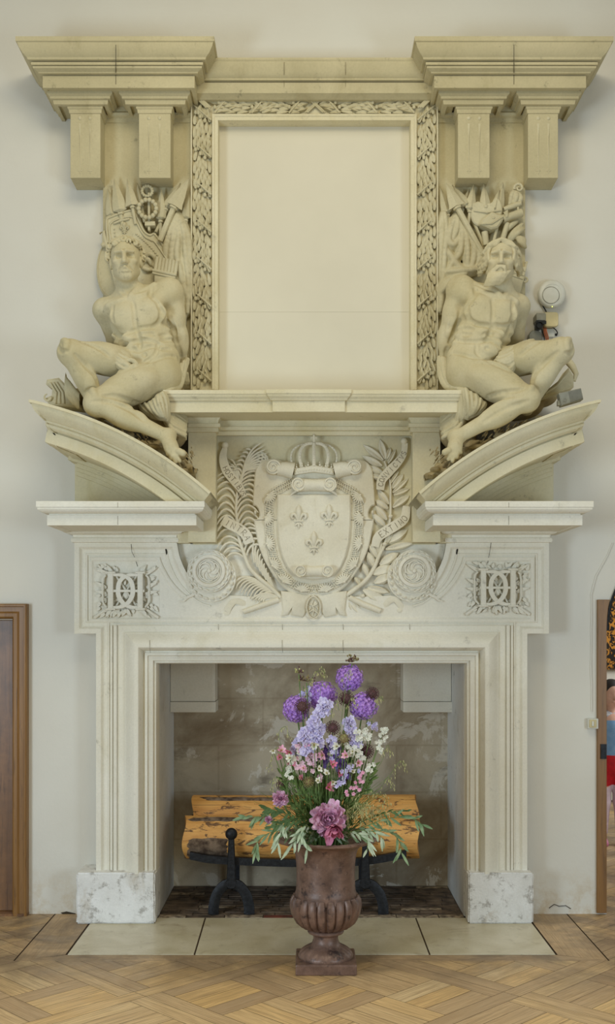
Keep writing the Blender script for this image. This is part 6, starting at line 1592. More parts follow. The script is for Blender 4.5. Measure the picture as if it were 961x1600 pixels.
f.cone(fpt(px_, py_-0.088, 1.10), 0.008, fpt(px_, py_-0.10, 1.08), 0.011, 0.008)
for s_ in (-1, 1): f.ell(fpt(px_+0.028*s_, py_-0.085, 1.11), (0.014, 0.010, 0.008), 0.006, sub=True); f.ell(fpt(px_+0.075*s_, py_, 1.10), (0.008, 0.016, 0.022), 0.006)
f.cone(fpt(px_-0.018, py_-0.086, 1.055), 0.005, fpt(px_+0.018, py_-0.086, 1.055), 0.005, 0.005)
f.mesh('body', skin, per)
f = Field((px_-0.25, py_-0.2, 0.60), (px_+0.25, py_+0.2, 1.02), 0.009); f.cone(fpt(px_, py_, 0.66), 0.108, fpt(px_, py_, 0.86), 0.108, 0.04); f.cone(fpt(px_-0.09, py_, 0.88), 0.055, fpt(px_+0.09, py_, 0.88), 0.055, 0.03)
f.mesh('top', cl_blue, per)
f = Field((px_-0.25, py_-0.2, 0.82), (px_+0.25, py_+0.2, 1.04), 0.009); f.cone(fpt(px_-0.09, py_, 0.935), 0.058, fpt(px_+0.09, py_, 0.935), 0.058, 0.03); f.mesh('shawl', cl_white, per)
f = Field((px_-0.25, py_-0.2, 0.38), (px_+0.25, py_+0.2, 0.72), 0.009); f.cone(fpt(px_, py_, 0.60), 0.112, fpt(px_, py_, 0.64), 0.112, 0.03)
for s_ in (-1, 1): f.cone(fpt(px_+0.062*s_, py_, 0.57), 0.084, fpt(px_+0.07*s_, py_, 0.47), 0.072, 0.02)
f.mesh('shorts', cl_red, per)
f = Field((px_-0.2, py_-0.2, 0.05), (px_+0.2, py_+0.2, 0.5), 0.008)
for s_ in (-1, 1): f.chain([fpt(px_+0.063*s_, py_, 0.45), fpt(px_+0.065*s_, py_-0.01, 0.32), fpt(px_+0.065*s_, py_, 0.10)], [0.062, 0.053, 0.036], 0.02)
f.mesh('leggings', cl_pink, per)
for s_ in (-1, 1):
    f = Field((px_+0.07*s_-0.06, py_-0.16, 0.0), (px_+0.07*s_+0.06, py_+0.06, 0.10), 0.006); f.cone(fpt(px_+0.065*s_, py_+0.005, 0.038), 0.034, fpt(px_+0.075*s_, py_-0.10, 0.028), 0.027, 0.02); f.mesh('shoe', shoe, per)
f = Field((px_-0.12, py_-0.14, 0.95), (px_+0.12, py_+0.16, 1.24), 0.007); f.ell(fpt(px_, py_+0.015, 1.12), (0.084, 0.096, 0.100), 0.02); f.ell(fpt(px_, py_+0.05, 1.05), (0.078, 0.06, 0.09), 0.03); f.ell(fpt(px_, py_-0.12, 1.06), (0.070, 0.09, 0.085), 0.01, sub=True); f.mesh('hair', hairm, per)

# ------------------------------------------------------------------ wall fittings
white = plain('white_plastic', srgb(214, 214, 204), 0.4, c2=srgb(208, 208, 196)); cream = plain('aged_cream_plastic', srgb(206, 192, 146), 0.5, c2=srgb(198, 184, 138)); greyp = plain('grey_plastic', srgb(150, 148, 132), 0.5); blackp = plain('black_rubber', srgb(24, 26, 28), 0.4)
def ycyl(m, cx, cz, prof, seg=40):
    m.loft([[(cx+r*math.cos(2*PI*i/seg), y, cz+r*math.sin(2*PI*i/seg)) for i in range(seg)] for r, y in prof])
al = thing('alarm_sounder', (X(861, YW), YW, Z(461, YW)), 'round white alarm sounder fixed to the wall above the right statue knee', 'alarm')
m = MB(); ycyl(m, X(861, 6.13), Z(461, 6.13), [(0.060, 6.149), (0.070, 6.14), (0.077, 6.125), (0.078, 6.112), (0.074, 6.100), (0.066, 6.094), (0.050, 6.092), (0.0495, 6.0935)]); m.build('case', white, al, smooth=True, sharp=50)
m = MB(); c_ = (X(861, 6.09), Z(461, 6.09)); m.tube([(c_[0]+0.0465*math.cos(2*PI*i/40), 6.092, c_[1]+0.0465*math.sin(2*PI*i/40)) for i in range(41)], 0.0016, 5); m.build('groove', greyp, al)
m = MB(); ycyl(m, c_[0], c_[1], [(0.0455, 6.094), (0.044, 6.091), (0.02, 6.090), (0.001, 6.090)]); m.build('cap', white, al, smooth=True)
ledm, nt, nd, lk, bs = nodemat('led'); bs.inputs['Emission Color'].default_value = (0.75, 0.85, 0.05, 1); bs.inputs['Emission Strength'].default_value = 2.0
m = MB(); m.ball((X(863, 6.09), 6.0925, Z(479, 6.09)), 0.003, 0.002, 0.003); m.build('indicator', ledm, al)
sp = thing('motion_sensor', (X(860, YW), YW, Z(500, YW)), 'square cream plastic sensor with rounded corners under the round alarm', 'sensor')
m = MB(); xs_, zs2 = X(861, 6.07), Z(499, 6.07); rr = [(0.040*(abs(math.cos(q))**0.35)*np.sign(math.cos(q)), 0.040*(abs(math.sin(q))**0.35)*np.sign(math.sin(q))) for q in [2*PI*k/36+0.01 for k in range(36)]]
m.loft([[(xs_-0.005+a*0.8, 6.149, zs2+0.0+c*0.8) for a, c in rr], [(xs_+a, 6.09, zs2+c) for a, c in rr], [(xs_+a*1.04, 6.075, zs2+c*1.04) for a, c in rr], [(xs_+a*0.96, 6.066, zs2+c*0.96) for a, c in rr], [(xs_+a*0.90, 6.068, zs2+c*0.90) for a, c in rr]]); m.build('case', cream, sp, smooth=True, sharp=60)
m = MB(); m.box(xs_-0.02, xs_+0.028, 6.11, 6.149, zs2-0.085, zs2-0.04); m.build('mounting_box', white, sp, bevel=0.003)
cm = thing('camera', (X(846, YW), YW, Z(495, YW)), 'small grey camera with black lens on the wall left of the cream sensor', 'camera')
m = MB(); m.box(X(837, 6.08), X(852, 6.08), 6.06, 6.149, Z(502, 6.08), Z(490.5, 6.08)); m.build('body', greyp, cm, bevel=0.004)
m = MB(); ycyl(m, X(843, 6.04), Z(508, 6.04), [(0.012, 6.12), (0.020, 6.08), (0.021, 6.04), (0.017, 6.035), (0.0165, 6.045), (0.001, 6.045)], 24); m.build('lens', blackp, cm, smooth=True, sharp=50)
m = MB(); m.box(X(836, 6.07), X(853, 6.07), 6.055, 6.10, Z(507, 6.07), Z(502, 6.07)); m.build('bracket', blackp, cm, bevel=0.003)
m = MB(); ycyl(m, X(835, 6.12), Z(527, 6.12), [(0.036, 6.149), (0.036, 6.10), (0.032, 6.095), (0.001, 6.095)], 28); o = m.build('junction_box', greyp, smooth=True, sharp=50); setorigin(o); tag(o, 'round grey junction box on the wall behind the raised thigh of the right statue', 'junction box')
orange = plain('orange_wire', srgb(176, 104, 68), 0.6)
cbl = [(blackp, [(848, 478, 6.13), (853, 486, 6.13), (855, 495, 6.12), (853, 505, 6.11), (854, 513, 6.11)], 0.0035, 'black cable dropping from the alarm between camera and sensor'), (blackp, [(853, 510, 6.10), (862, 511, 6.09), (869, 516, 6.09), (871, 521, 6.10), (869, 523, 6.12)], 0.003, 'black cable looping right under the cream sensor with a plug end'),
       (blackp, [(846, 514, 6.08), (848, 520, 6.09), (850, 526, 6.09), (851, 533, 6.09)], 0.003, 'black cable hanging straight down from the camera lens')]
for mt, pts, r, lb in cbl:
    m = MB(); m.tube(catmull([W(*p) for p in pts], 4), r, 6); 
    if 'plug' in lb: m.ball(W(869, 523, 6.12), 0.008, 0.008, 0.008)
    o = m.build('cable', mt, smooth=True); setorigin(o); tag(o, lb, 'cable', 'black cables by the camera')
for i in range(3):
    m = MB(); m.tube(catmull([W(849+2*i, 510, 6.10), W(850+2*i, 518, 6.085-0.004*i), W(852+2.2*i, 526, 6.09), W(854+1.6*i, 534, 6.10)], 4), 0.0032, 6); o = m.build('wire', orange, smooth=True); setorigin(o); tag(o, 'thin orange wire in the bundle of three below the camera', 'wire', 'orange wires below the camera')
# grey box lying on the right pediment
eb = thing('floodlight', tuple(W(892, 634, 5.62)), 'small grey box floodlight resting on the outer end of the right pediment', 'lamp')
tl_ = [(873, 614), (908, 606), (912, 624), (878, 634)]
m = MB(); m.prism([tuple(np.array(W(u, v, 5.60))[[0, 2]]) for u, v in tl_], 5.60, 5.66, 0.004); m.build('housing', plain('grey_metal', srgb(150, 150, 138), 0.45, 0.3), eb, bevel=0.003)
m = MB(); m.prism([tuple(np.array(W(u, v, 5.60))[[0, 2]]) for u, v in ((888, 612), (906.5, 608), (910, 623), (891.5, 629))], 5.598, 5.61, 0.001); m.build('grille', plain('dark_grille', srgb(120, 120, 110), 0.6), eb)
m = MB(); c_ = W(882.5, 625, 5.60); m.tube([(c_[0]+0.008*math.cos(2*PI*i/16), 5.599, c_[2]+0.008*math.sin(2*PI*i/16)) for i in range(17)], 0.0016, 5); m.build('knob', greyp, eb)
m = MB(); m.box(*sorted((X(871, 5.63), X(877, 5.63))), 5.62, 5.65, Z(634, 5.63), Z(626, 5.63)); m.build('bracket', greyp, eb, bevel=0.002)
# switch and painted cable
sw = thing('light_switch', (X(925, YW), YW, Z(1130, YW)), 'white double light switch on the wall beside the right doorway', 'switch')
m = MB(); m.box(X(918, 6.13), X(934, 6.13), 6.115, 6.149, Z(1138.5, 6.13), Z(1122.5, 6.13)); m.build('back_box', white, sw, bevel=0.003)
m = MB(); m.box(X(921, 6.11), X(932, 6.11), 6.108, 6.116, Z(1137, 6.11), Z(1124.5, 6.11)); m.build('plate', cream, sw, bevel=0.002)
m = MB(); m.box(X(925, 6.105), X(928, 6.105), 6.102, 6.110, Z(1134.5, 6.11), Z(1127, 6.11)); m.build('rocker', white, sw, bevel=0.001)
m = MB(); r_ = random.Random(4); m.tube([W(u+r_.uniform(-0.7, 0.7), v, 6.147) for u, v in [(958, 848), (950, 868), (940, 885), (932, 900), (928, 915)]+[(924, 930+14*k) for k in range(14)]], [0.004+0.002*r_.random() for _ in range(19)], 6)
o = m.build('surface_cable', M['wall'], smooth=True); setorigin(o); tag(o, 'painted-over cable running down the wall to the light switch', 'cable')
# broken plaster at the foot of the wall
m = MB(); m.tube([W(858, 1419, 6.147), W(866, 1413, 6.147), W(874, 1416, 6.147), W(884, 1415, 6.147), W(892, 1420, 6.147)], 0.002, 5); tag(m.build('trim_1', M['crack']), kind='structure')
m = MB(); m.prism([tuple(np.array(W(u, v, 6.15))[[0, 2]]) for u, v in ((95, 1426), (104, 1424), (118, 1427), (118, 1431), (104, 1432), (100, 1429))], 6.1465, 6.1495); tag(m.build('trim_2', M['crack']), kind='structure')

# ------------------------------------------------------------------ urn
def m_rust():
    m_, nt, nd, lk, bs = nodemat('rusted_cast_iron'); pos = position(nd)
    c = mixc(nd, lk, ramp(nd, lk, noise(nd, lk, pos, 11, 7, 0.65, 0.3), [(0.35, 0.0), (0.65, 1.0)]), srgb(94, 72, 62), srgb(138, 110, 96))
    c = mixc(nd, lk, ramp(nd, lk, noise(nd, lk, pos, 17, 8, 0.7), [(0.55, 0.0), (0.66, 0.85)]), c, srgb(44, 36, 38))
    c = mixc(nd, lk, ramp(nd, lk, noise(nd, lk, pos, 60, 5, 0.7), [(0.62, 0.0), (0.7, 0.5)]), c, srgb(176, 150, 136))
    lk.new(c, bs.inputs['Base Color']); bs.inputs['Roughness'].default_value = 0.42; bs.inputs['Metallic'].default_value = 0.15
    bump(nd, lk, bs, noise(nd, lk, pos, 50, 6, 0.6), 0.3, 0.004); return m_
M['rust'] = m_rust()
ux, uy = X(509, 5.18), 5.19
urn = thing('urn', (ux, uy, 0), 'rusty brown cast iron garden urn on a square foot standing before the hearth', 'urn')
m = MB(); m.box(ux-0.141, ux+0.141, uy-0.135, uy+0.135, 0, 0.050); m.build('plinth', M['rust'], urn, bevel=0.006)
def wf(q, z):
    if 0.070 < z < 0.098: return 1+0.05*abs(math.cos(9*q))
    return 1
m = MB(); m.lathe([(0.128, 0.049), (0.130, 0.058), (0.126, 0.066), (0.118, 0.074), (0.106, 0.086), (0.090, 0.097), (0.074, 0.104), (0.064, 0.118), (0.058, 0.136), (0.060, 0.152), (0.072, 0.160), (0.083, 0.164), (0.086, 0.171), (0.083, 0.178), (0.074, 0.183)], ux, uy, 144, wf); m.build('stem', M['rust'], urn, smooth=True, sharp=45)
m = MB()
m.lathe([(0.072, 0.182), (0.094, 0.190), (0.125, 0.212), (0.144, 0.245), (0.152, 0.285), (0.150, 0.320), (0.143, 0.345), (0.145, 0.352), (0.141, 0.360), (0.139, 0.380), (0.137, 0.43), (0.139, 0.49), (0.144, 0.535), (0.153, 0.560), (0.172, 0.580), (0.205, 0.594), (0.236, 0.600), (0.246, 0.606), (0.247, 0.613), (0.240, 0.619), (0.215, 0.612), (0.16, 0.585), (0.13, 0.55), (0.12, 0.50), (0.001, 0.50)], ux, uy, 96); m.build('bowl', M['rust'], urn, smooth=True, sharp=50)
m = MB()
for k in range(22):
    a = 2*PI*k/22; pts = []; rs = []
    for r, z, w_ in ((0.084, 0.188, 0.007), (0.110, 0.200, 0.012), (0.132, 0.222, 0.017), (0.148, 0.255, 0.020), (0.155, 0.290, 0.021), (0.153, 0.318, 0.020), (0.146, 0.338, 0.014)): pts.append((ux+r*math.cos(a), uy+r*math.sin(a), z)); rs.append(w_)
    m.tube(pts, rs, 8, 0.75, up=(math.cos(a), math.sin(a), 0))
m.build('gadroons', M['rust'], urn, smooth=True)
m = MB()
for k in range(40):
    a = 2*PI*k/40; m.ball((ux+0.226*math.cos(a), uy+0.226*math.sin(a), 0.611), 0.013, 0.013, 0.008, 8, 5)
m.build('egg_rim', M['rust'], urn, smooth=True)

# ------------------------------------------------------------------ andirons, logs
def andiron(cu, label, y=6.13):
    t = thing('andiron', (X(cu, y), y, 0.001), label, 'andiron', 'andirons')
    G = lambda u, v: (X(cu+u, y), Z(v, y))
    m = MB(); m.prism([G(-4.5, 1310), G(4.5, 1310), G(7.5, 1383), G(-7.5, 1383)], y-0.012, y+0.012, 0.004); m.build('shaft', M['iron'], t)
    m = MB(); c_ = G(0, 1303); m.ball((c_[0], y, c_[1]), 0.034, 0.026, 0.034, 20, 12); m.build('ball_finial', M['iron'], t, smooth=True)
    m = MB(); c_ = G(0, 1380); m.prism([(c_[0]+0.034*math.cos(2*PI*k/20), c_[1]+0.030*math.sin(2*PI*k/20)) for k in range(20)], y-0.018, y+0.012, 0.004); m.build('boss', M['iron'], t)
    for s_ in (-1, 1):
        pts = [(s_*2, 1380), (s_*12, 1384), (s_*22, 1396), (s_*27, 1412), (s_*28, 1427.5)]; m = MB(); P3 = catmull([Vector((a, c, 0)) for a, c in pts], 5); rings = []
        for i, p in enumerate(P3):
            d = (P3[min(i+1, len(P3)-1)]-P3[max(0, i-1)]).normalized(); nn = Vector((-d.y, d.x, 0)); w_ = 7.5+0.8*(i/len(P3))
            a = G(*(p+nn*w_).xy); c = G(*(p-nn*w_).xy); zc = 0.0025
            rings.append([(a[0], y-0.010, max(zc, a[1])), ((a[0]+c[0])/2, y-0.020, max(zc, (a[1]+c[1])/2)), (c[0], y-0.010, max(zc, c[1])), (c[0], y+0.012, max(zc, c[1])), (a[0], y+0.012, max(zc, a[1]))])
        m.loft(rings); m.build('leg', M['iron'], t, smooth=True, sharp=50)
    m = MB(); zb = 0.272; m.box(X(cu, y)-0.014, X(cu, y)+0.014, y, 6.70, zb-0.026, zb); m.box(X(cu, y)-0.012, X(cu, y)+0.012, 6.66, 6.69, 0.003, zb-0.02); m.build('log_rest', M['iron'], t, bevel=0.002)
andiron(361.5, 'black iron andiron with ball finial left of the urn'); andiron(571, 'black iron andiron mostly hidden behind the urn')
m = MB(); pts = [(297, 1337), (330, 1343), (400, 1347), (480, 1349), (540, 1348), (590, 1343), (635, 1334)]
rings = []
for p in catmull([Vector((a, b, 0)) for a, b in pts], 4):
    x, z = X(p.x, 6.165), Z(p.y, 6.165); rings.append([(x, 6.155, z+0.022), (x, 6.155, z-0.020), (x, 6.185, z-0.020), (x, 6.185, z+0.022)])
m.loft(rings); o = m.build('grate_bar', M['iron'], smooth=True, sharp=40); setorigin(o); tag(o, 'long black iron grate bar under the logs, its ends turned up', 'grate')
def m_log():
    m_, nt, nd, lk, bs = nodemat('peeled_log'); pos = position(nd)
    g = noise(nd, lk, scaled(nd, lk, pos, (1.2, 9, 9)), 3, 7, 0.65, 0.8)
    c = mixc(nd, lk, ramp(nd, lk, g, [(0.3, 0.0), (0.7, 1.0)]), srgb(236, 182, 104), srgb(196, 136, 66))
    c = mixc(nd, lk, ramp(nd, lk, noise(nd, lk, scaled(nd, lk, pos, (1.5, 4, 5)), 5, 7, 0.75, 0.8), [(0.56, 0.0), (0.59, 0.9)]), c, srgb(92, 64, 42))
    c = mixc(nd, lk, ramp(nd, lk, noise(nd, lk, scaled(nd, lk, pos, (0.25, 6, 30)), 3, 4, 0.6, 0.5), [(0.63, 0.0), (0.66, 0.8)]), c, srgb(60, 42, 28))
    lk.new(c, bs.inputs['Base Color']); bs.inputs['Roughness'].default_value = 0.6; bump(nd, lk, bs, g, 0.5, 0.01); return m_
M['log'] = m_log(); M['bark'] = plain('flaking_bark', srgb(132, 112, 92), 0.9, c2=srgb(64, 48, 36), sc=28, bmp=0.9); M['cut'] = plain('sawn_end', srgb(214, 160, 96), 0.7, c2=srgb(190, 134, 76), sc=30)
from mathutils import noise as mnoise
def log(x0, x1, cy, cz, r, seed, label):
    t = thing('log', ((x0+x1)/2, cy, cz-r), label, 'log', 'split logs on the andirons'); N = 36; K = 40
    def rad(x, q): return r*(1+0.05*mnoise.noise(Vector((math.cos(q)*1.3+seed, math.sin(q)*1.3, x*1.2)))+0.02*mnoise.noise(Vector((math.cos(q)*6, math.sin(q)*6+seed, x*8))))
    m = MB(); rings = []
    for i in range(K+1):
        x = x0+(x1-x0)*i/K; rings.append([(x+(0.010*math.sin(q*3+seed) if i in (0, K) else 0), cy+rad(x, q)*math.cos(q), cz+rad(x, q)*math.sin(q)) for q in [2*PI*k/N for k in range(N)]])
    m.loft(rings, cap=False); m.build('trunk', M['log'], t, smooth=True, sharp=60)
    for i in (0, K):
        m = MB(); R_ = rings[i]; c = Vector((sum(p[0] for p in R_)/N, cy, cz)); m.add([tuple(c)]+list(R_), [(0, k+1, (k+1) % N+1) for k in range(N)]); m.build('sawn_end', M['cut'], t)
    m = MB(); rr_ = random.Random(seed)
    for (xa_, xb_, qa, qb) in ((x0, x0+0.26, math.radians(165), math.radians(262)), (x0+0.0, x1, math.radians(262), math.radians(285)), (x0+0.02, x0+0.5, math.radians(108), math.radians(126))):
        A_, B_ = 30, 16; vs = []; fs = []
        for i in range(A_+1):
            for j in range(B_+1):
                x = xa_+(xb_-xa_)*i/A_; q = qa+(qb-qa)*j/B_; n_ = mnoise.noise(Vector((x*14, q*5, seed)))
                edge = min(i, A_-i, 99)/4.0; e2 = min(j, B_-j)/3.0
                h = 0.010*min(1, edge+0.3*n_, e2+0.4*n_)+0.004*n_-0.0045
                rr2 = rad(x, q)+h; vs.append((x-0.002 if i == 0 else x, cy+rr2*math.cos(q), cz+rr2*math.sin(q)))
        for i in range(A_):
            for j in range(B_): a = i*(B_+1)+j; fs.append((a, a+1, a+B_+2, a+B_+1))
        m.add(vs, fs); m.build('bark', M['bark'], t, smooth=True, sharp=60); m = MB()
    return t
log(X(290, 6.30), X(652, 6.30), 6.315, 0.398, 0.122, 1, 'thick peeled yellow log in front, bark left on its lower left end')
log(X(303, 6.52), X(650, 6.52), 6.535, 0.478, 0.128, 5, 'peeled log with flaking bark lying behind and above the front log')
# ------------------------------------------------------------------ flowers
def fm(name, c, c2, rough=0.7, sc=60): return plain(name, c, rough, c2=c2, sc=sc)
M['allium'] = fm('violet_petals', srgb(162, 110, 214), srgb(210, 168, 240), sc=110)
M['seed'] = fm('dark_seedhead', srgb(112, 74, 80), srgb(78, 58, 50), sc=120); M['seedgreen'] = fm('green_seedhead', srgb(160, 160, 96), srgb(122, 88, 76), sc=120)
M['lav'] = fm('lavender_petals', srgb(226, 220, 246), srgb(196, 186, 232)); M['violet'] = fm('deep_violet_petals', srgb(150, 116, 206), srgb(120, 92, 180))
M['white_petal'] = fm('white_petals', srgb(238, 236, 226), srgb(222, 224, 206)); M['pink'] = fm('pink_petals', srgb(244, 196, 216), srgb(234, 160, 190)); M['rose'] = fm('rose_petals', srgb(232, 142, 170), srgb(214, 108, 142)); M['blush'] = fm('blush_petals', srgb(240, 214, 226), srgb(232, 186, 206))
M['peony'] = fm('peony_petals', srgb(240, 206, 226), srgb(222, 164, 198), sc=45); M['peony2'] = fm('deep_peony_petals', srgb(226, 150, 180), srgb(206, 120, 156), sc=45)
M['green'] = fm('green_stems', srgb(124, 146, 82), srgb(86, 116, 60), sc=40); M['olive'] = fm('olive_leaf', srgb(150, 172, 132), srgb(104, 134, 92), sc=25); M['olive2'] = fm('olive_leaf_pale', srgb(198, 210, 184), srgb(156, 176, 142), sc=25)
M['oat'] = fm('oat_spikelets', srgb(206, 202, 150), srgb(170, 172, 108), sc=60); M['yellow'] = fm('flower_eye', srgb(214, 190, 70), srgb(180, 150, 40)); M['darkleaf'] = fm('dark_leaves', srgb(84, 112, 62), srgb(60, 86, 46), sc=25)
fr = random.Random(21)
YC = uy
def B_(u, v, y=YC): return W(u, v, y)
MOUTH = Vector((ux, uy, 0.57))
SC = YC/F
def stem_to(p, root, r=0.0025, bend=0.03, mat='green', name='stem'):
    a = Vector(p); t = Vector((ux+(a.x-ux)*0.28+fr.uniform(-0.02, 0.02), uy+(a.y-uy)*0.3, 0.555)); mid = a.lerp(t, 0.5)+Vector(((a.x-ux)*0.12, fr.uniform(-0.01, 0.01), 0.02))
    m = MB(); m.tube(bez(t, mid, a, 8), r, 5); m.build(name, M[mat], root, smooth=True)
def rotm(d, spin=0.0):
    d = Vector(d).normalized(); q = d.to_track_quat('Z', 'Y').to_matrix(); return q @ Matrix.Rotation(spin, 3, 'Z')
def petal(m, c, R, L, w, tilt, ang, cup=0.3, seg=3, wave=0.0):
    """one petal from centre c in frame R (z = flower axis); tilt from the axis"""
    Ra = Matrix.Rotation(ang, 3, 'Z'); vs = []; fs = []
    for i in range(seg+1):
        t = i/seg; a = tilt+cup*(t-0.5); ww = w*math.sin(PI*(0.12+0.80*t))**0.7
        # integrate along the curve
        x = sum(math.sin(tilt+cup*((j+0.5)/seg-0.5)) for j in range(i))*L/seg; z = sum(math.cos(tilt+cup*((j+0.5)/seg-0.5)) for j in range(i))*L/seg
        for s_, dz in ((-0.5, 0.10), (0, 0), (0.5, 0.10)):
            wv = wave*math.sin(5*t+s_*9+ang*3)
            vs.append(c+R @ (Ra @ Vector((x-math.cos(a)*dz*ww, s_*ww, z+math.sin(a)*dz*ww+wv))))
    for i in range(seg):
        a = i*3; fs += [(a, a+1, a+4, a+3), (a+1, a+2, a+5, a+4)]
    m.add(vs, fs)
def star(m, c, d, L, w, n=6, tilt=1.2, cup=0.3):
    R = rotm(d, fr.uniform(0, 6))
    for k in range(n): petal(m, c, R, L, w, tilt, 2*PI*k/n, cup, 2)
def fib(n):
    for i in range(n):
        z = 1-2*(i+0.5)/n; r = math.sqrt(1-z*z); a = i*2.399963; yield Vector((r*math.cos(a), r*math.sin(a), z))
def build(m, name, mat, root): return m.build(name, M[mat], root, smooth=True, sharp=180, fix=False)
def allium(u, v, rp, y, label, mat='allium', n=190, fl=0.0105):
    c = B_(u, v, y); r = rp*y/F; t = thing('allium', c, label, 'flower', 'purple globe alliums'); stem_to(c, t, 0.0035)
    m = MB(); m.ball(c, r*0.80, r*0.80, r*0.80, 14, 9)
    for d in fib(n):
        j = d+Vector((fr.uniform(-.08, .08), fr.uniform(-.08, .08), fr.uniform(-.08, .08)))
        star(m, c+j*r*fr.uniform(0.84, 0.95), j, fl, 0.0052, 5, 1.15)
    build(m, 'flower_head', mat, t); return t
allium(546, 1060, 22, 5.20, 'round violet allium at the very top of the bouquet'); allium(463, 1108, 22, 5.16, 'round violet allium at the left edge, a dark seedhead in front of it')
allium(568, 1103, 22.5, 5.15, 'round violet allium on the right below the topmost one'); allium(503, 1088, 25, 5.26, 'broad violet allium in the upper middle behind the lavender spike')
def seedhead(u, v, rp, y, label, mat='seed', n=120):
    c = B_(u, v, y); r = rp*y/F; t = thing('allium_seedhead', c, label, 'seedhead', 'dried allium seedheads'); stem_to(c, t, 0.0025)
    m = MB(); m.ball(c, r*0.62, r*0.62, r*0.62, 10, 7)
    for d in fib(n):
        e = c+d*r*0.94; m.tube([c+d*r*0.55, e], 0.0008, 3); m.ball(e, 0.0022, 0.0022, 0.0022, 5, 4)
    build(m, 'flower_head', mat, t)
for a in ((472, 1104, 13, 5.06, 'dark brown seedhead in front of the left violet allium'), (520, 1137, 12, 5.05, 'dark brown seedhead in the middle of the bouquet under the lavender spike'), (541, 1092, 13, 5.13, 'dark brown seedhead between the top and right alliums'),
          (582, 1084, 11, 5.12, 'dark brown seedhead at the upper right edge beside the right allium'), (572, 1174, 13, 5.09, 'dark red seedhead on the right below the cream florets'), (441, 1226, 10, 5.18, 'dark brown seedhead low on the left above the small peony'),
          (545, 1214, 14, 5.16, 'dusky purple seedhead low in the middle right of the bouquet')): seedhead(*a)
for a in ((537, 1154, 12, 5.05, 'greenish seedhead just right of centre below the dark one'), (482, 1222, 9, 5.04, 'small greenish seedhead low left of centre')): seedhead(*a, mat='seedgreen', n=80)
# unopened bud clusters at the top
for (u, v, n_, lab) in ((550, 1030, 34, 'green and maroon bud cluster standing above the topmost allium'), (467, 1047, 16, 'pale green bud cluster on a tall stem, top left'), (479, 1060, 26, 'maroon and green bud cluster right of the tall top left bud')):
    c = B_(u, v, 5.16); t = thing('bud_cluster', c, lab, 'flower bud', 'bud clusters at the top'); stem_to(c+Vector((0, 0, -0.02)), t, 0.0028)
    m = MB(); m2 = MB()
    for k in range(n_):
        d = Vector((fr.gauss(0, 1), fr.gauss(0, 0.8), abs(fr.gauss(0, 0.9)))).normalized(); L = fr.uniform(0.012, 0.042 if n_ > 20 else 0.026)
        e = c+d*L+Vector((0, 0, -0.01)); (m if k % 3 else m2).tube([c+Vector((0, 0, -0.014)), e], 0.0009, 3); (m if k % 3 else m2).ball(e, 0.0036, 0.0036, 0.0052, 6, 4)
    build(m, 'buds', 'seedgreen' if n_ > 20 else 'oat', t); build(m2, 'faded_buds', 'seed', t)
# delphinium spikes with single florets
def floret(c, d, L, mat, eye=True, n=5, root=None, w=None, tilt=1.15, name='floret', cup=0.5):
    m = MB(); R = rotm(d, fr.uniform(0, 6))
    for k in range(n): petal(m, c, R, L, w or L*0.85, tilt, 2*PI*k/n, cup, 3, 0.0008)
    for k in range(max(3, n-2)): petal(m, c+R @ Vector((0, 0, 0.001)), R, L*0.62, (w or L*0.8)*0.7, tilt*0.75, 2*PI*(k+0.5)/max(3, n-2), cup, 2)
    o = build(m, name, mat, root)
    if eye: e = MB(); e.ball(c+R @ Vector((0, 0, 0.003)), 0.0022, 0.0022, 0.0022, 6, 4); build(e, 'eye', 'yellow', o)
    return o
def spike(pts, label, mat, L=0.019, name='delphinium', group='delphinium spikes', per=4, spread=0.022, y=5.09, eye=False):
    P3 = catmull([B_(u, v, y) for u, v in pts], 4); t = thing(name, P3[-1], label, 'flower', group); stem_to(P3[0], t, 0.003)
    m = MB(); m.tube([p+Vector((0, 0.01, 0)) for p in P3], 0.0022, 5); build(m, 'spike_stem', 'green', t)
    for i, p in enumerate(P3[:-1]):
        for k in range(per if i % 2 == 0 else per-1):
            dx = fr.uniform(-1, 1); d = Vector((dx*0.8, -1, fr.uniform(-0.3, 0.5))); c = p+Vector((dx*spread, -0.008-0.008*fr.random(), fr.uniform(-0.01, 0.01)))
            floret(c, d, L*fr.uniform(0.8, 1.1), mat, eye, 5, t)
spike([(482, 1172), (478, 1150), (490, 1132), (503, 1112), (509, 1094)], 'tall pale lavender delphinium spike left of centre', 'lav', 0.024, y=5.05)
spike([(496, 1160), (497, 1142), (500, 1128)], 'short pale lavender delphinium spike right beside the tall one', 'lav', 0.019, y=5.06)
spike([(462, 1178), (468, 1160), (474, 1148)], 'short lavender delphinium low on the left of the tall spike', 'lav', 0.017, y=5.10, spread=0.02)
spike([(560, 1165), (552, 1150), (547, 1132), (545, 1120)], 'lavender delphinium spike below the right allium', 'lav', 0.016, y=5.07)
spike([(582, 1140), (581, 1126)], 'few lavender florets at the right edge under the right allium', 'lav', 0.014, y=5.12, per=2)
spike([(478, 1092), (474, 1072)], 'pale lilac florets behind the upper left bud stems', 'lav', 0.014, y=5.22, per=3)
spike([(540, 1215), (532, 1195), (526, 1175), (520, 1158)], 'deep violet larkspur spike running down the middle', 'violet', 0.014, y=5.10, per=4, spread=0.022, name='larkspur', group=None)
spike([(508, 1196), (506, 1180), (510, 1165)], 'deep violet larkspur left of the middle one', 'violet', 0.012, y=5.12, per=3, spread=0.02, name='larkspur')
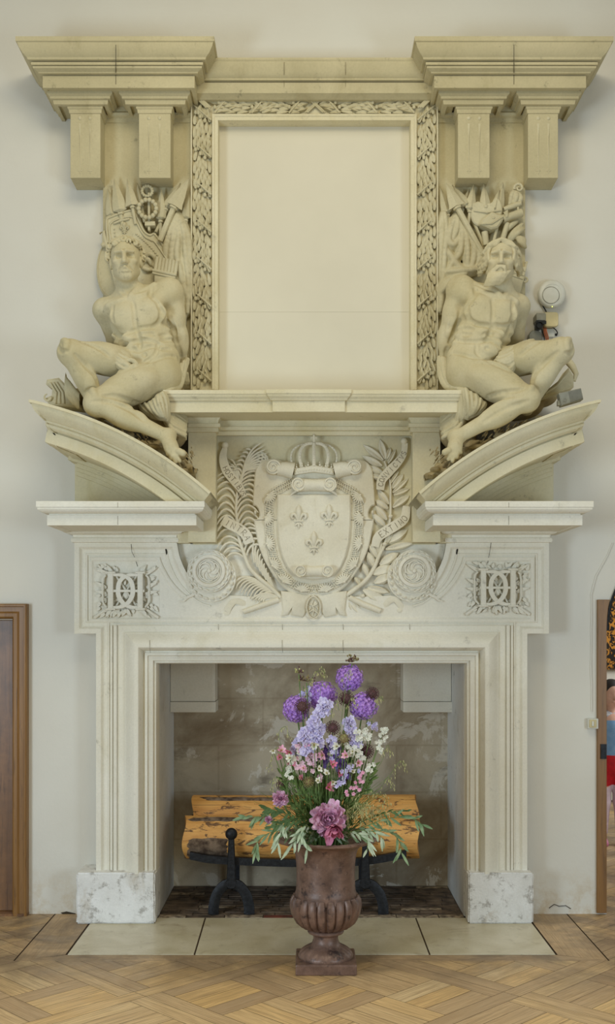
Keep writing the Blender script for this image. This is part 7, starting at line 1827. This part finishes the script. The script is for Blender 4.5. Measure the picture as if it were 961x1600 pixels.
# alstroemeria and small lily-like blooms
def lily(u, v, label, mat, L=0.024, y=5.05, d=None, name='alstroemeria', group='small lily-like blooms', tilt=0.72, n=6):
    L = L*1.3
    c = B_(u, v, y); t = thing(name, c, label, 'flower', group); stem_to(c, t, 0.0020)
    d = d or Vector((fr.uniform(-0.9, 0.9), -1, fr.uniform(-0.5, 0.8))); m = MB(); R = rotm(d, fr.uniform(0, 6))
    for k in range(n): petal(m, c-R @ Vector((0, 0, L*0.4)), R, L*(1 if k % 2 else 0.92), L*0.50, tilt+(0.12 if k % 2 else -0.05), 2*PI*k/n, 0.8, 4, 0.0008)
    build(m, 'petals', mat, t)
    e = MB()
    for k in range(4): e.tube([c-R @ Vector((0, 0, L*0.35)), c+R @ Vector((0.004*math.cos(k*1.6), 0.004*math.sin(k*1.6), L*0.35))], 0.0007, 3)
    e.ball(c-R @ Vector((0, 0, L*0.2)), 0.003, 0.003, 0.003, 6, 4); build(e, 'stamens', 'yellow', t)
for a in ((470, 1166, 'blush white bloom with open petals, left of the lavender spike', 'blush', 0.030), (481, 1162, 'pink and white bloom touching the blush one on its right', 'pink', 0.024), (440, 1172, 'bright pink bloom at the upper left edge of the low flowers', 'pink', 0.026), (452, 1176, 'rosy pink bloom right of the left edge one', 'rose', 0.022),
          (437, 1183, 'small rose bud-like bloom at the far left', 'rose', 0.018), (453, 1184, 'cream bloom with yellow eye among the left pink ones', 'white_petal', 0.024), (457, 1193, 'deep pink bloom below the cream one on the left', 'rose', 0.024), (474, 1200, 'small violet pink bloom left of centre', 'pink', 0.018),
          (504, 1180, 'pale pink bloom in the centre above the two rose ones', 'pink', 0.028), (540, 1180, 'single pale pink bloom right of centre', 'pink', 0.024), (520, 1194, 'rose bloom pointing left in the centre', 'rose', 0.024), (531, 1208, 'rose bloom at the centre right below the pale pink one', 'rose', 0.022), (514, 1230, 'dark rose bloom low in the centre', 'rose', 0.028),
          (471, 1215, 'small rose bloom low on the left', 'rose', 0.018), (560, 1192, 'narrow dusty pink bloom on the right', 'pink', 0.022), (526, 1166, 'white open bloom under the middle seedhead', 'white_petal', 0.022), (491, 1164, 'white bloom with yellow eye at the foot of the lavender spike', 'white_petal', 0.024)): lily(a[0], a[1], a[2], a[3], a[4], y=fr.uniform(5.0, 5.07))
# white bells and stocks
for a in ((427, 1173, 'white bloom with green tip at the far left edge', 0.020), (499, 1201, 'white bell bloom in the centre low left', 0.022), (511, 1208, 'pale white cup bloom beside the rose one', 0.024), (497, 1220, 'bright white bloom low in the centre', 0.022), (520, 1222, 'white and green bloom above the dark rose one', 0.020), (551, 1205, 'white bloom low on the right of the larkspur', 0.018), (551, 1174, 'white bloom right of the single pale pink one', 0.018)):
    lily(a[0], a[1], a[2], 'white_petal', a[3], 5.03, None, 'campanula', 'white bell flowers', 0.55, 5)
def stock(pts, label, mat='white_petal', y=5.06, L=0.014, n=16):
    P3 = catmull([B_(u, v, y) for u, v in pts], 3); t = thing('stock', P3[-1], label, 'flower', 'sprays of small pale florets'); stem_to(P3[0], t, 0.0022)
    m = MB(); m.tube(P3, 0.0018, 5); build(m, 'spray_stem', 'green', t)
    for k in range(n): p = P3[int(fr.random()*(len(P3)-0.01))]+Vector((fr.uniform(-.018, .018), -0.01, fr.uniform(-.014, .014))); floret(p, Vector((fr.uniform(-.7, .7), -1, fr.uniform(-.3, .6))), L, mat, False, 5, t)
stock([(563, 1190), (560, 1165), (560, 1148)], 'cream florets below the right allium'); stock([(580, 1200), (590, 1172), (597, 1155)], 'white florets at the right edge of the bouquet', n=9); stock([(545, 1180), (540, 1165), (552, 1172)], 'pale cream florets in the middle right', n=8)
stock([(470, 1180), (466, 1160), (470, 1148)], 'white and green florets left of the lavender spike', n=9); stock([(575, 1165), (572, 1150), (575, 1138)], 'cream florets right of the green seedhead', n=8)
for pts, lab, mt, L in (([(455, 1215), (452, 1195), (462, 1180)], 'tiny white florets low on the left edge', 'white_petal', 0.012), ([(500, 1215), (488, 1195), (486, 1175)], 'blush florets between the tall lavender spike and the centre', 'blush', 0.015), ([(530, 1225), (540, 1205), (560, 1200)], 'tiny lilac florets low in the middle right', 'lav', 0.013),
                  ([(470, 1200), (462, 1180), (470, 1165)], 'blush florets under the blush white bloom', 'blush', 0.014), ([(515, 1190), (520, 1170), (516, 1150)], 'lilac florets just below the middle seedhead', 'lav', 0.014), ([(590, 1165), (597, 1150), (600, 1140)], 'white buds at the far right edge', 'white_petal', 0.010), ([(545, 1240), (560, 1225), (570, 1210)], 'tiny pink florets low on the right', 'pink', 0.011)):
    stock(pts, lab, mt, L=L, n=14)
# peonies
def peony(u, v, rp, y, label, tip=0.0):
    c = B_(u, v, y); r = rp*y/F; t = thing('peony', c, label, 'flower', 'pink peonies'); stem_to(c+Vector((0, 0.03, 0)), t, 0.004)
    m = MB(); R = rotm(Vector((0.05, -1, 0.25)))
    for ring, (n, tl, L, w) in enumerate(((16, 1.5, 0.96, 0.42), (18, 1.25, 0.98, 0.38), (20, 1.0, 0.96, 0.36), (20, 0.78, 0.95, 0.34), (18, 0.55, 0.92, 0.32), (14, 0.3, 0.88, 0.30), (8, 0.1, 0.8, 0.3))):
        for k in range(n):
            q = 2*PI*(k+0.5*ring)/n+fr.uniform(-.15, .15); LL = L*r*fr.uniform(0.78, 1.12)
            petal(m, c-R @ Vector((0, 0, r*0.35)), R, LL, w*r, tl+fr.uniform(-.12, .12), q, fr.uniform(-1.1, -0.2), 5, r*0.10)
    build(m, 'petals', 'peony', t)
    if tip:
        m = MB(); R2 = rotm(Vector((0.15, -0.8, -0.6)))
        for k in range(14): petal(m, c+Vector((0.008, 0.0, -r*0.35)), R2, r*0.95*fr.uniform(0.7, 1.1), r*0.5, fr.uniform(0.1, 0.9), fr.uniform(0, 6.3), -0.7, 5, r*0.06)
        build(m, 'drooping_petals', 'peony2', t)
peony(514, 1280, 32, 4.99, 'large pink peony drooping over the rim of the urn', 1); peony(438, 1248, 14, 5.03, 'small pink peony at the left above the rim'); peony(420, 1281, 7, 5.02, 'tiny lilac pink bloom low on the left among the olive leaves')
# olive and willow branches: leaves along an arching twig
def olive(pts, label, n, mat='olive', L=0.050, w=0.0125, y=5.05, droop=0.4, name='olive_branch', group='olive branches over the rim'):
    P3 = catmull([B_(p[0], p[1], p[2] if len(p) > 2 else y) for p in pts], 6); t = thing(name, P3[0], label, 'branch', group)
    m = MB(); m.tube(P3, [0.0022*(1-0.6*i/len(P3)) for i in range(len(P3))], 5); build(m, 'twig', 'green', t)
    m = MB()
    for k in range(n):
        i = min(len(P3)-2, int((k+0.5)/n*(len(P3)-1))); p = P3[i]; d = (P3[i+1]-P3[max(0, i-1)]).normalized(); s_ = fr.choice((-1, 1))
        side = Vector((-d.z, fr.uniform(-0.5, 0.2), d.x))*s_; v = (d*fr.uniform(0.5, 1.2)+side*fr.uniform(0.3, 0.9)+Vector((0, -fr.uniform(0, 0.6), -droop*fr.uniform(0.3, 1.2)))).normalized(); ll = L*fr.uniform(0.65, 1.35)
        R = rotm(v, fr.uniform(-0.6, 0.6)); vs = []; fs = []
        wd = v.cross(Vector((fr.uniform(-.4, .4), -1, fr.uniform(-.3, .3)))).normalized()
        for j in range(5):
            q = j/4; ww = w*math.sin(PI*(0.06+0.90*q))**0.8; c = p+v*(ll*q)+Vector((0, 0, -droop*0.012*q*q))
            vs += [c+wd*ww*0.5, c+Vector((0, 0.0012, 0)), c-wd*ww*0.5]
        for j in range(4): a = j*3; fs += [(a, a+1, a+4, a+3), (a+1, a+2, a+5, a+4)]
        m.add(vs, fs)
    build(m, 'leaves', mat, t)
    return t
olive([(500, 1308, 5.1), (470, 1296, 5.0), (430, 1280), (400, 1276), (372, 1280)], 'long olive branch reaching furthest left over the logs', 26)
olive([(490, 1312, 5.1), (455, 1300, 5.0), (425, 1300), (402, 1316), (400, 1336)], 'olive branch hanging down in front of the left logs', 24, 'olive')
olive([(495, 1310, 5.1), (478, 1300, 4.97), (462, 1312, 4.94), (452, 1330, 4.93)], 'pale olive sprig hanging over the rim below the small peony', 18, 'olive2')
olive([(498, 1305, 5.1), (478, 1290, 4.97), (470, 1305, 4.93), (482, 1330, 4.92)], 'pale olive sprig drooping left of the large peony', 18, 'olive2')
olive([(490, 1308, 5.1), (450, 1285, 4.98), (440, 1300, 4.95), (432, 1326, 4.94)], 'olive sprig hanging at the left shoulder of the urn', 16, 'olive2')
olive([(495, 1300, 5.1), (460, 1275, 5.0), (435, 1268, 4.98), (415, 1262, 4.97)], 'dark green leafy sprig left under the small peony', 22, 'darkleaf', 0.045, 0.014)
olive([(500, 1300, 5.1), (470, 1282, 5.0), (445, 1285, 4.96), (420, 1295, 4.96)], 'dark green sprig spreading left across the rim', 22, 'darkleaf', 0.042, 0.013)
olive([(530, 1308, 5.1), (575, 1290, 5.0), (610, 1278), (645, 1280), (662, 1290)], 'long olive branch reaching furthest right over the logs', 22)
olive([(525, 1310, 5.1), (575, 1300, 5.0), (608, 1300), (624, 1315), (628, 1336)], 'olive branch hanging down in front of the right logs', 20)
olive([(525, 1308, 5.1), (560, 1298, 4.98), (585, 1300, 4.94), (600, 1312, 4.94)], 'pale olive sprig over the right rim of the urn', 14, 'olive2')
olive([(525, 1305, 5.1), (550, 1300, 4.98), (572, 1312, 4.94), (574, 1330, 4.93)], 'pale olive sprig hanging at the right shoulder of the urn', 12, 'olive2')
olive([(520, 1300, 5.1), (575, 1280, 5.05), (610, 1268), (640, 1268)], 'thin leafy twig above the right olive branch', 18, 'darkleaf', 0.036, 0.009)
for pts, lab in (([(500, 1290, 5.12), (480, 1250, 5.08), (465, 1225, 5.08), (455, 1205, 5.08)], 'leafy green foliage sprig filling the left side'), ([(505, 1290, 5.12), (500, 1255, 5.08), (490, 1235, 5.08), (478, 1215, 5.08)], 'leafy green sprig left of the middle stems'),
                 ([(520, 1290, 5.12), (560, 1250, 5.1), (575, 1225, 5.1), (582, 1195, 5.12)], 'leafy green sprig filling the right side'), ([(515, 1290, 5.14), (525, 1250, 5.1), (540, 1235, 5.1), (560, 1215, 5.1)], 'leafy green sprig right of the middle stems'), ([(490, 1290, 5.12), (465, 1262, 5.08), (448, 1240, 5.1), (440, 1205, 5.12)], 'leafy green sprig at the far left edge'),
                 ([(505, 1270, 5.2), (500, 1220, 5.2), (490, 1190, 5.2), (480, 1160, 5.2)], 'dark foliage sprig deep behind the left blooms'), ([(515, 1270, 5.2), (530, 1220, 5.2), (545, 1180, 5.2), (555, 1140, 5.2)], 'dark foliage sprig deep behind the right blooms')):
    olive(pts, lab, 60, 'darkleaf' if 'dark' in lab else 'green', 0.040, 0.011, droop=0.1, name='foliage_sprig', group='green foliage sprigs')
# oat grass panicles
def oat(pts, label, n=26, y=5.05, spread=0.02, sz=0.010):
    P3 = catmull([B_(p[0], p[1], p[2] if len(p) > 2 else y) for p in pts], 6); t = thing('oat_sprig', P3[0], label, 'plant', 'oat sprigs'); m = MB(); m.tube(P3, 0.0010, 4); build(m, 'stalk', 'green', t)
    m = MB()
    for k in range(n):
        i = int(len(P3)*(0.4+0.6*fr.random())) if n < 40 else int(len(P3)*fr.random()*0.999); p = P3[min(i, len(P3)-1)]; e = p+Vector((fr.uniform(-1, 1)*spread, fr.uniform(-1, 0.6)*spread, fr.uniform(-1.2, 0.4)*spread))
        m.tube([p, e], 0.0004, 3); q = Vector((fr.uniform(-.3, .3), 0, -1)).normalized(); m.tube([e, e+q*sz*0.5, e+q*sz*1.3], [0.0006, 0.0019, 0.0003], 5)
    build(m, 'spikelets', 'oat', t)
oat([(520, 1290, 5.1), (565, 1262, 4.98), (590, 1262), (598, 1278)], 'dense pale oat panicle drooping over the right rim', 90, spread=0.040, sz=0.013); oat([(520, 1290, 5.1), (555, 1258, 4.98), (572, 1262), (572, 1290)], 'dense pale oat panicle beside the large peony', 90, spread=0.036, sz=0.013)
oat([(530, 1270, 5.1), (565, 1240), (600, 1245), (606, 1262)], 'loose oat panicle right above the rim', 50, spread=0.035, sz=0.012)
for pts, lab in (([(500, 1250), (480, 1100), (490, 1055), (500, 1048)], 'tall oat stem arching between the top buds'), ([(505, 1240), (500, 1090), (508, 1060), (503, 1042)], 'tall oat stem at the top left of the topmost allium'), ([(520, 1240), (538, 1090), (546, 1048), (535, 1065)], 'oat stem hanging over the topmost allium'), ([(530, 1240), (580, 1120), (592, 1090), (600, 1095)], 'thin oat stem leaning out at the upper right'),
                 ([(510, 1250), (516, 1130), (525, 1095), (530, 1110)], 'oat stem across the middle seedheads'), ([(495, 1250), (440, 1180), (430, 1170), (420, 1200)], 'oat stem arching out at the left edge'), ([(490, 1260), (438, 1160), (445, 1135), (452, 1150)], 'oat stem at the left under the left allium'), ([(500, 1270), (450, 1230), (430, 1215), (424, 1235)], 'low oat stem bending left'),
                 ([(530, 1260), (590, 1200), (605, 1165), (610, 1180)], 'oat stem arching out at the right edge'), ([(530, 1270), (600, 1220), (625, 1190), (634, 1200)], 'long thin oat stem reaching furthest right'), ([(535, 1270), (590, 1235), (606, 1215), (612, 1230)], 'low oat stem bending right'), ([(520, 1250), (540, 1120), (550, 1090), (556, 1100)], 'oat stem before the right allium')):
    oat(pts, lab, 18, spread=0.016, sz=0.010)
# mass of upright stems and grass blades
m = MB()
for k in range(460):
    a = Vector((ux+fr.uniform(-.06, .06), uy+fr.uniform(-.05, .03), 0.56)); sx = fr.gauss(0, 1); u = 512+sx*42; v = 1215+abs(sx)*18+fr.uniform(-30, 28)
    e = B_(u, v, uy+fr.uniform(-0.14, 0.02)); m.tube(bez(a, a.lerp(e, 0.5)+Vector(((e.x-a.x)*-0.1, 0, 0.03)), e, 5), [0.0016, 0.0018, 0.0016, 0.0013, 0.001, 0.0005], 4)
o = m.build('grass_stems', M['green'], smooth=True, fix=False); setorigin(o); tag(o, 'mass of thin upright green stems and grass blades filling the urn', 'stems', kind='stuff')
m = MB(); r_ = 0.128
vs = [(ux, uy, 0.60)]+[(ux+r_*math.cos(2*PI*k/24), uy+r_*math.sin(2*PI*k/24), 0.57) for k in range(24)]
m.add(vs, [(0, k+1, (k+1) % 24+1) for k in range(24)]); o = m.build('moss', M['darkleaf']); setorigin(o); tag(o, 'dark moss closing the mouth of the urn under the flowers', 'moss', kind='stuff')
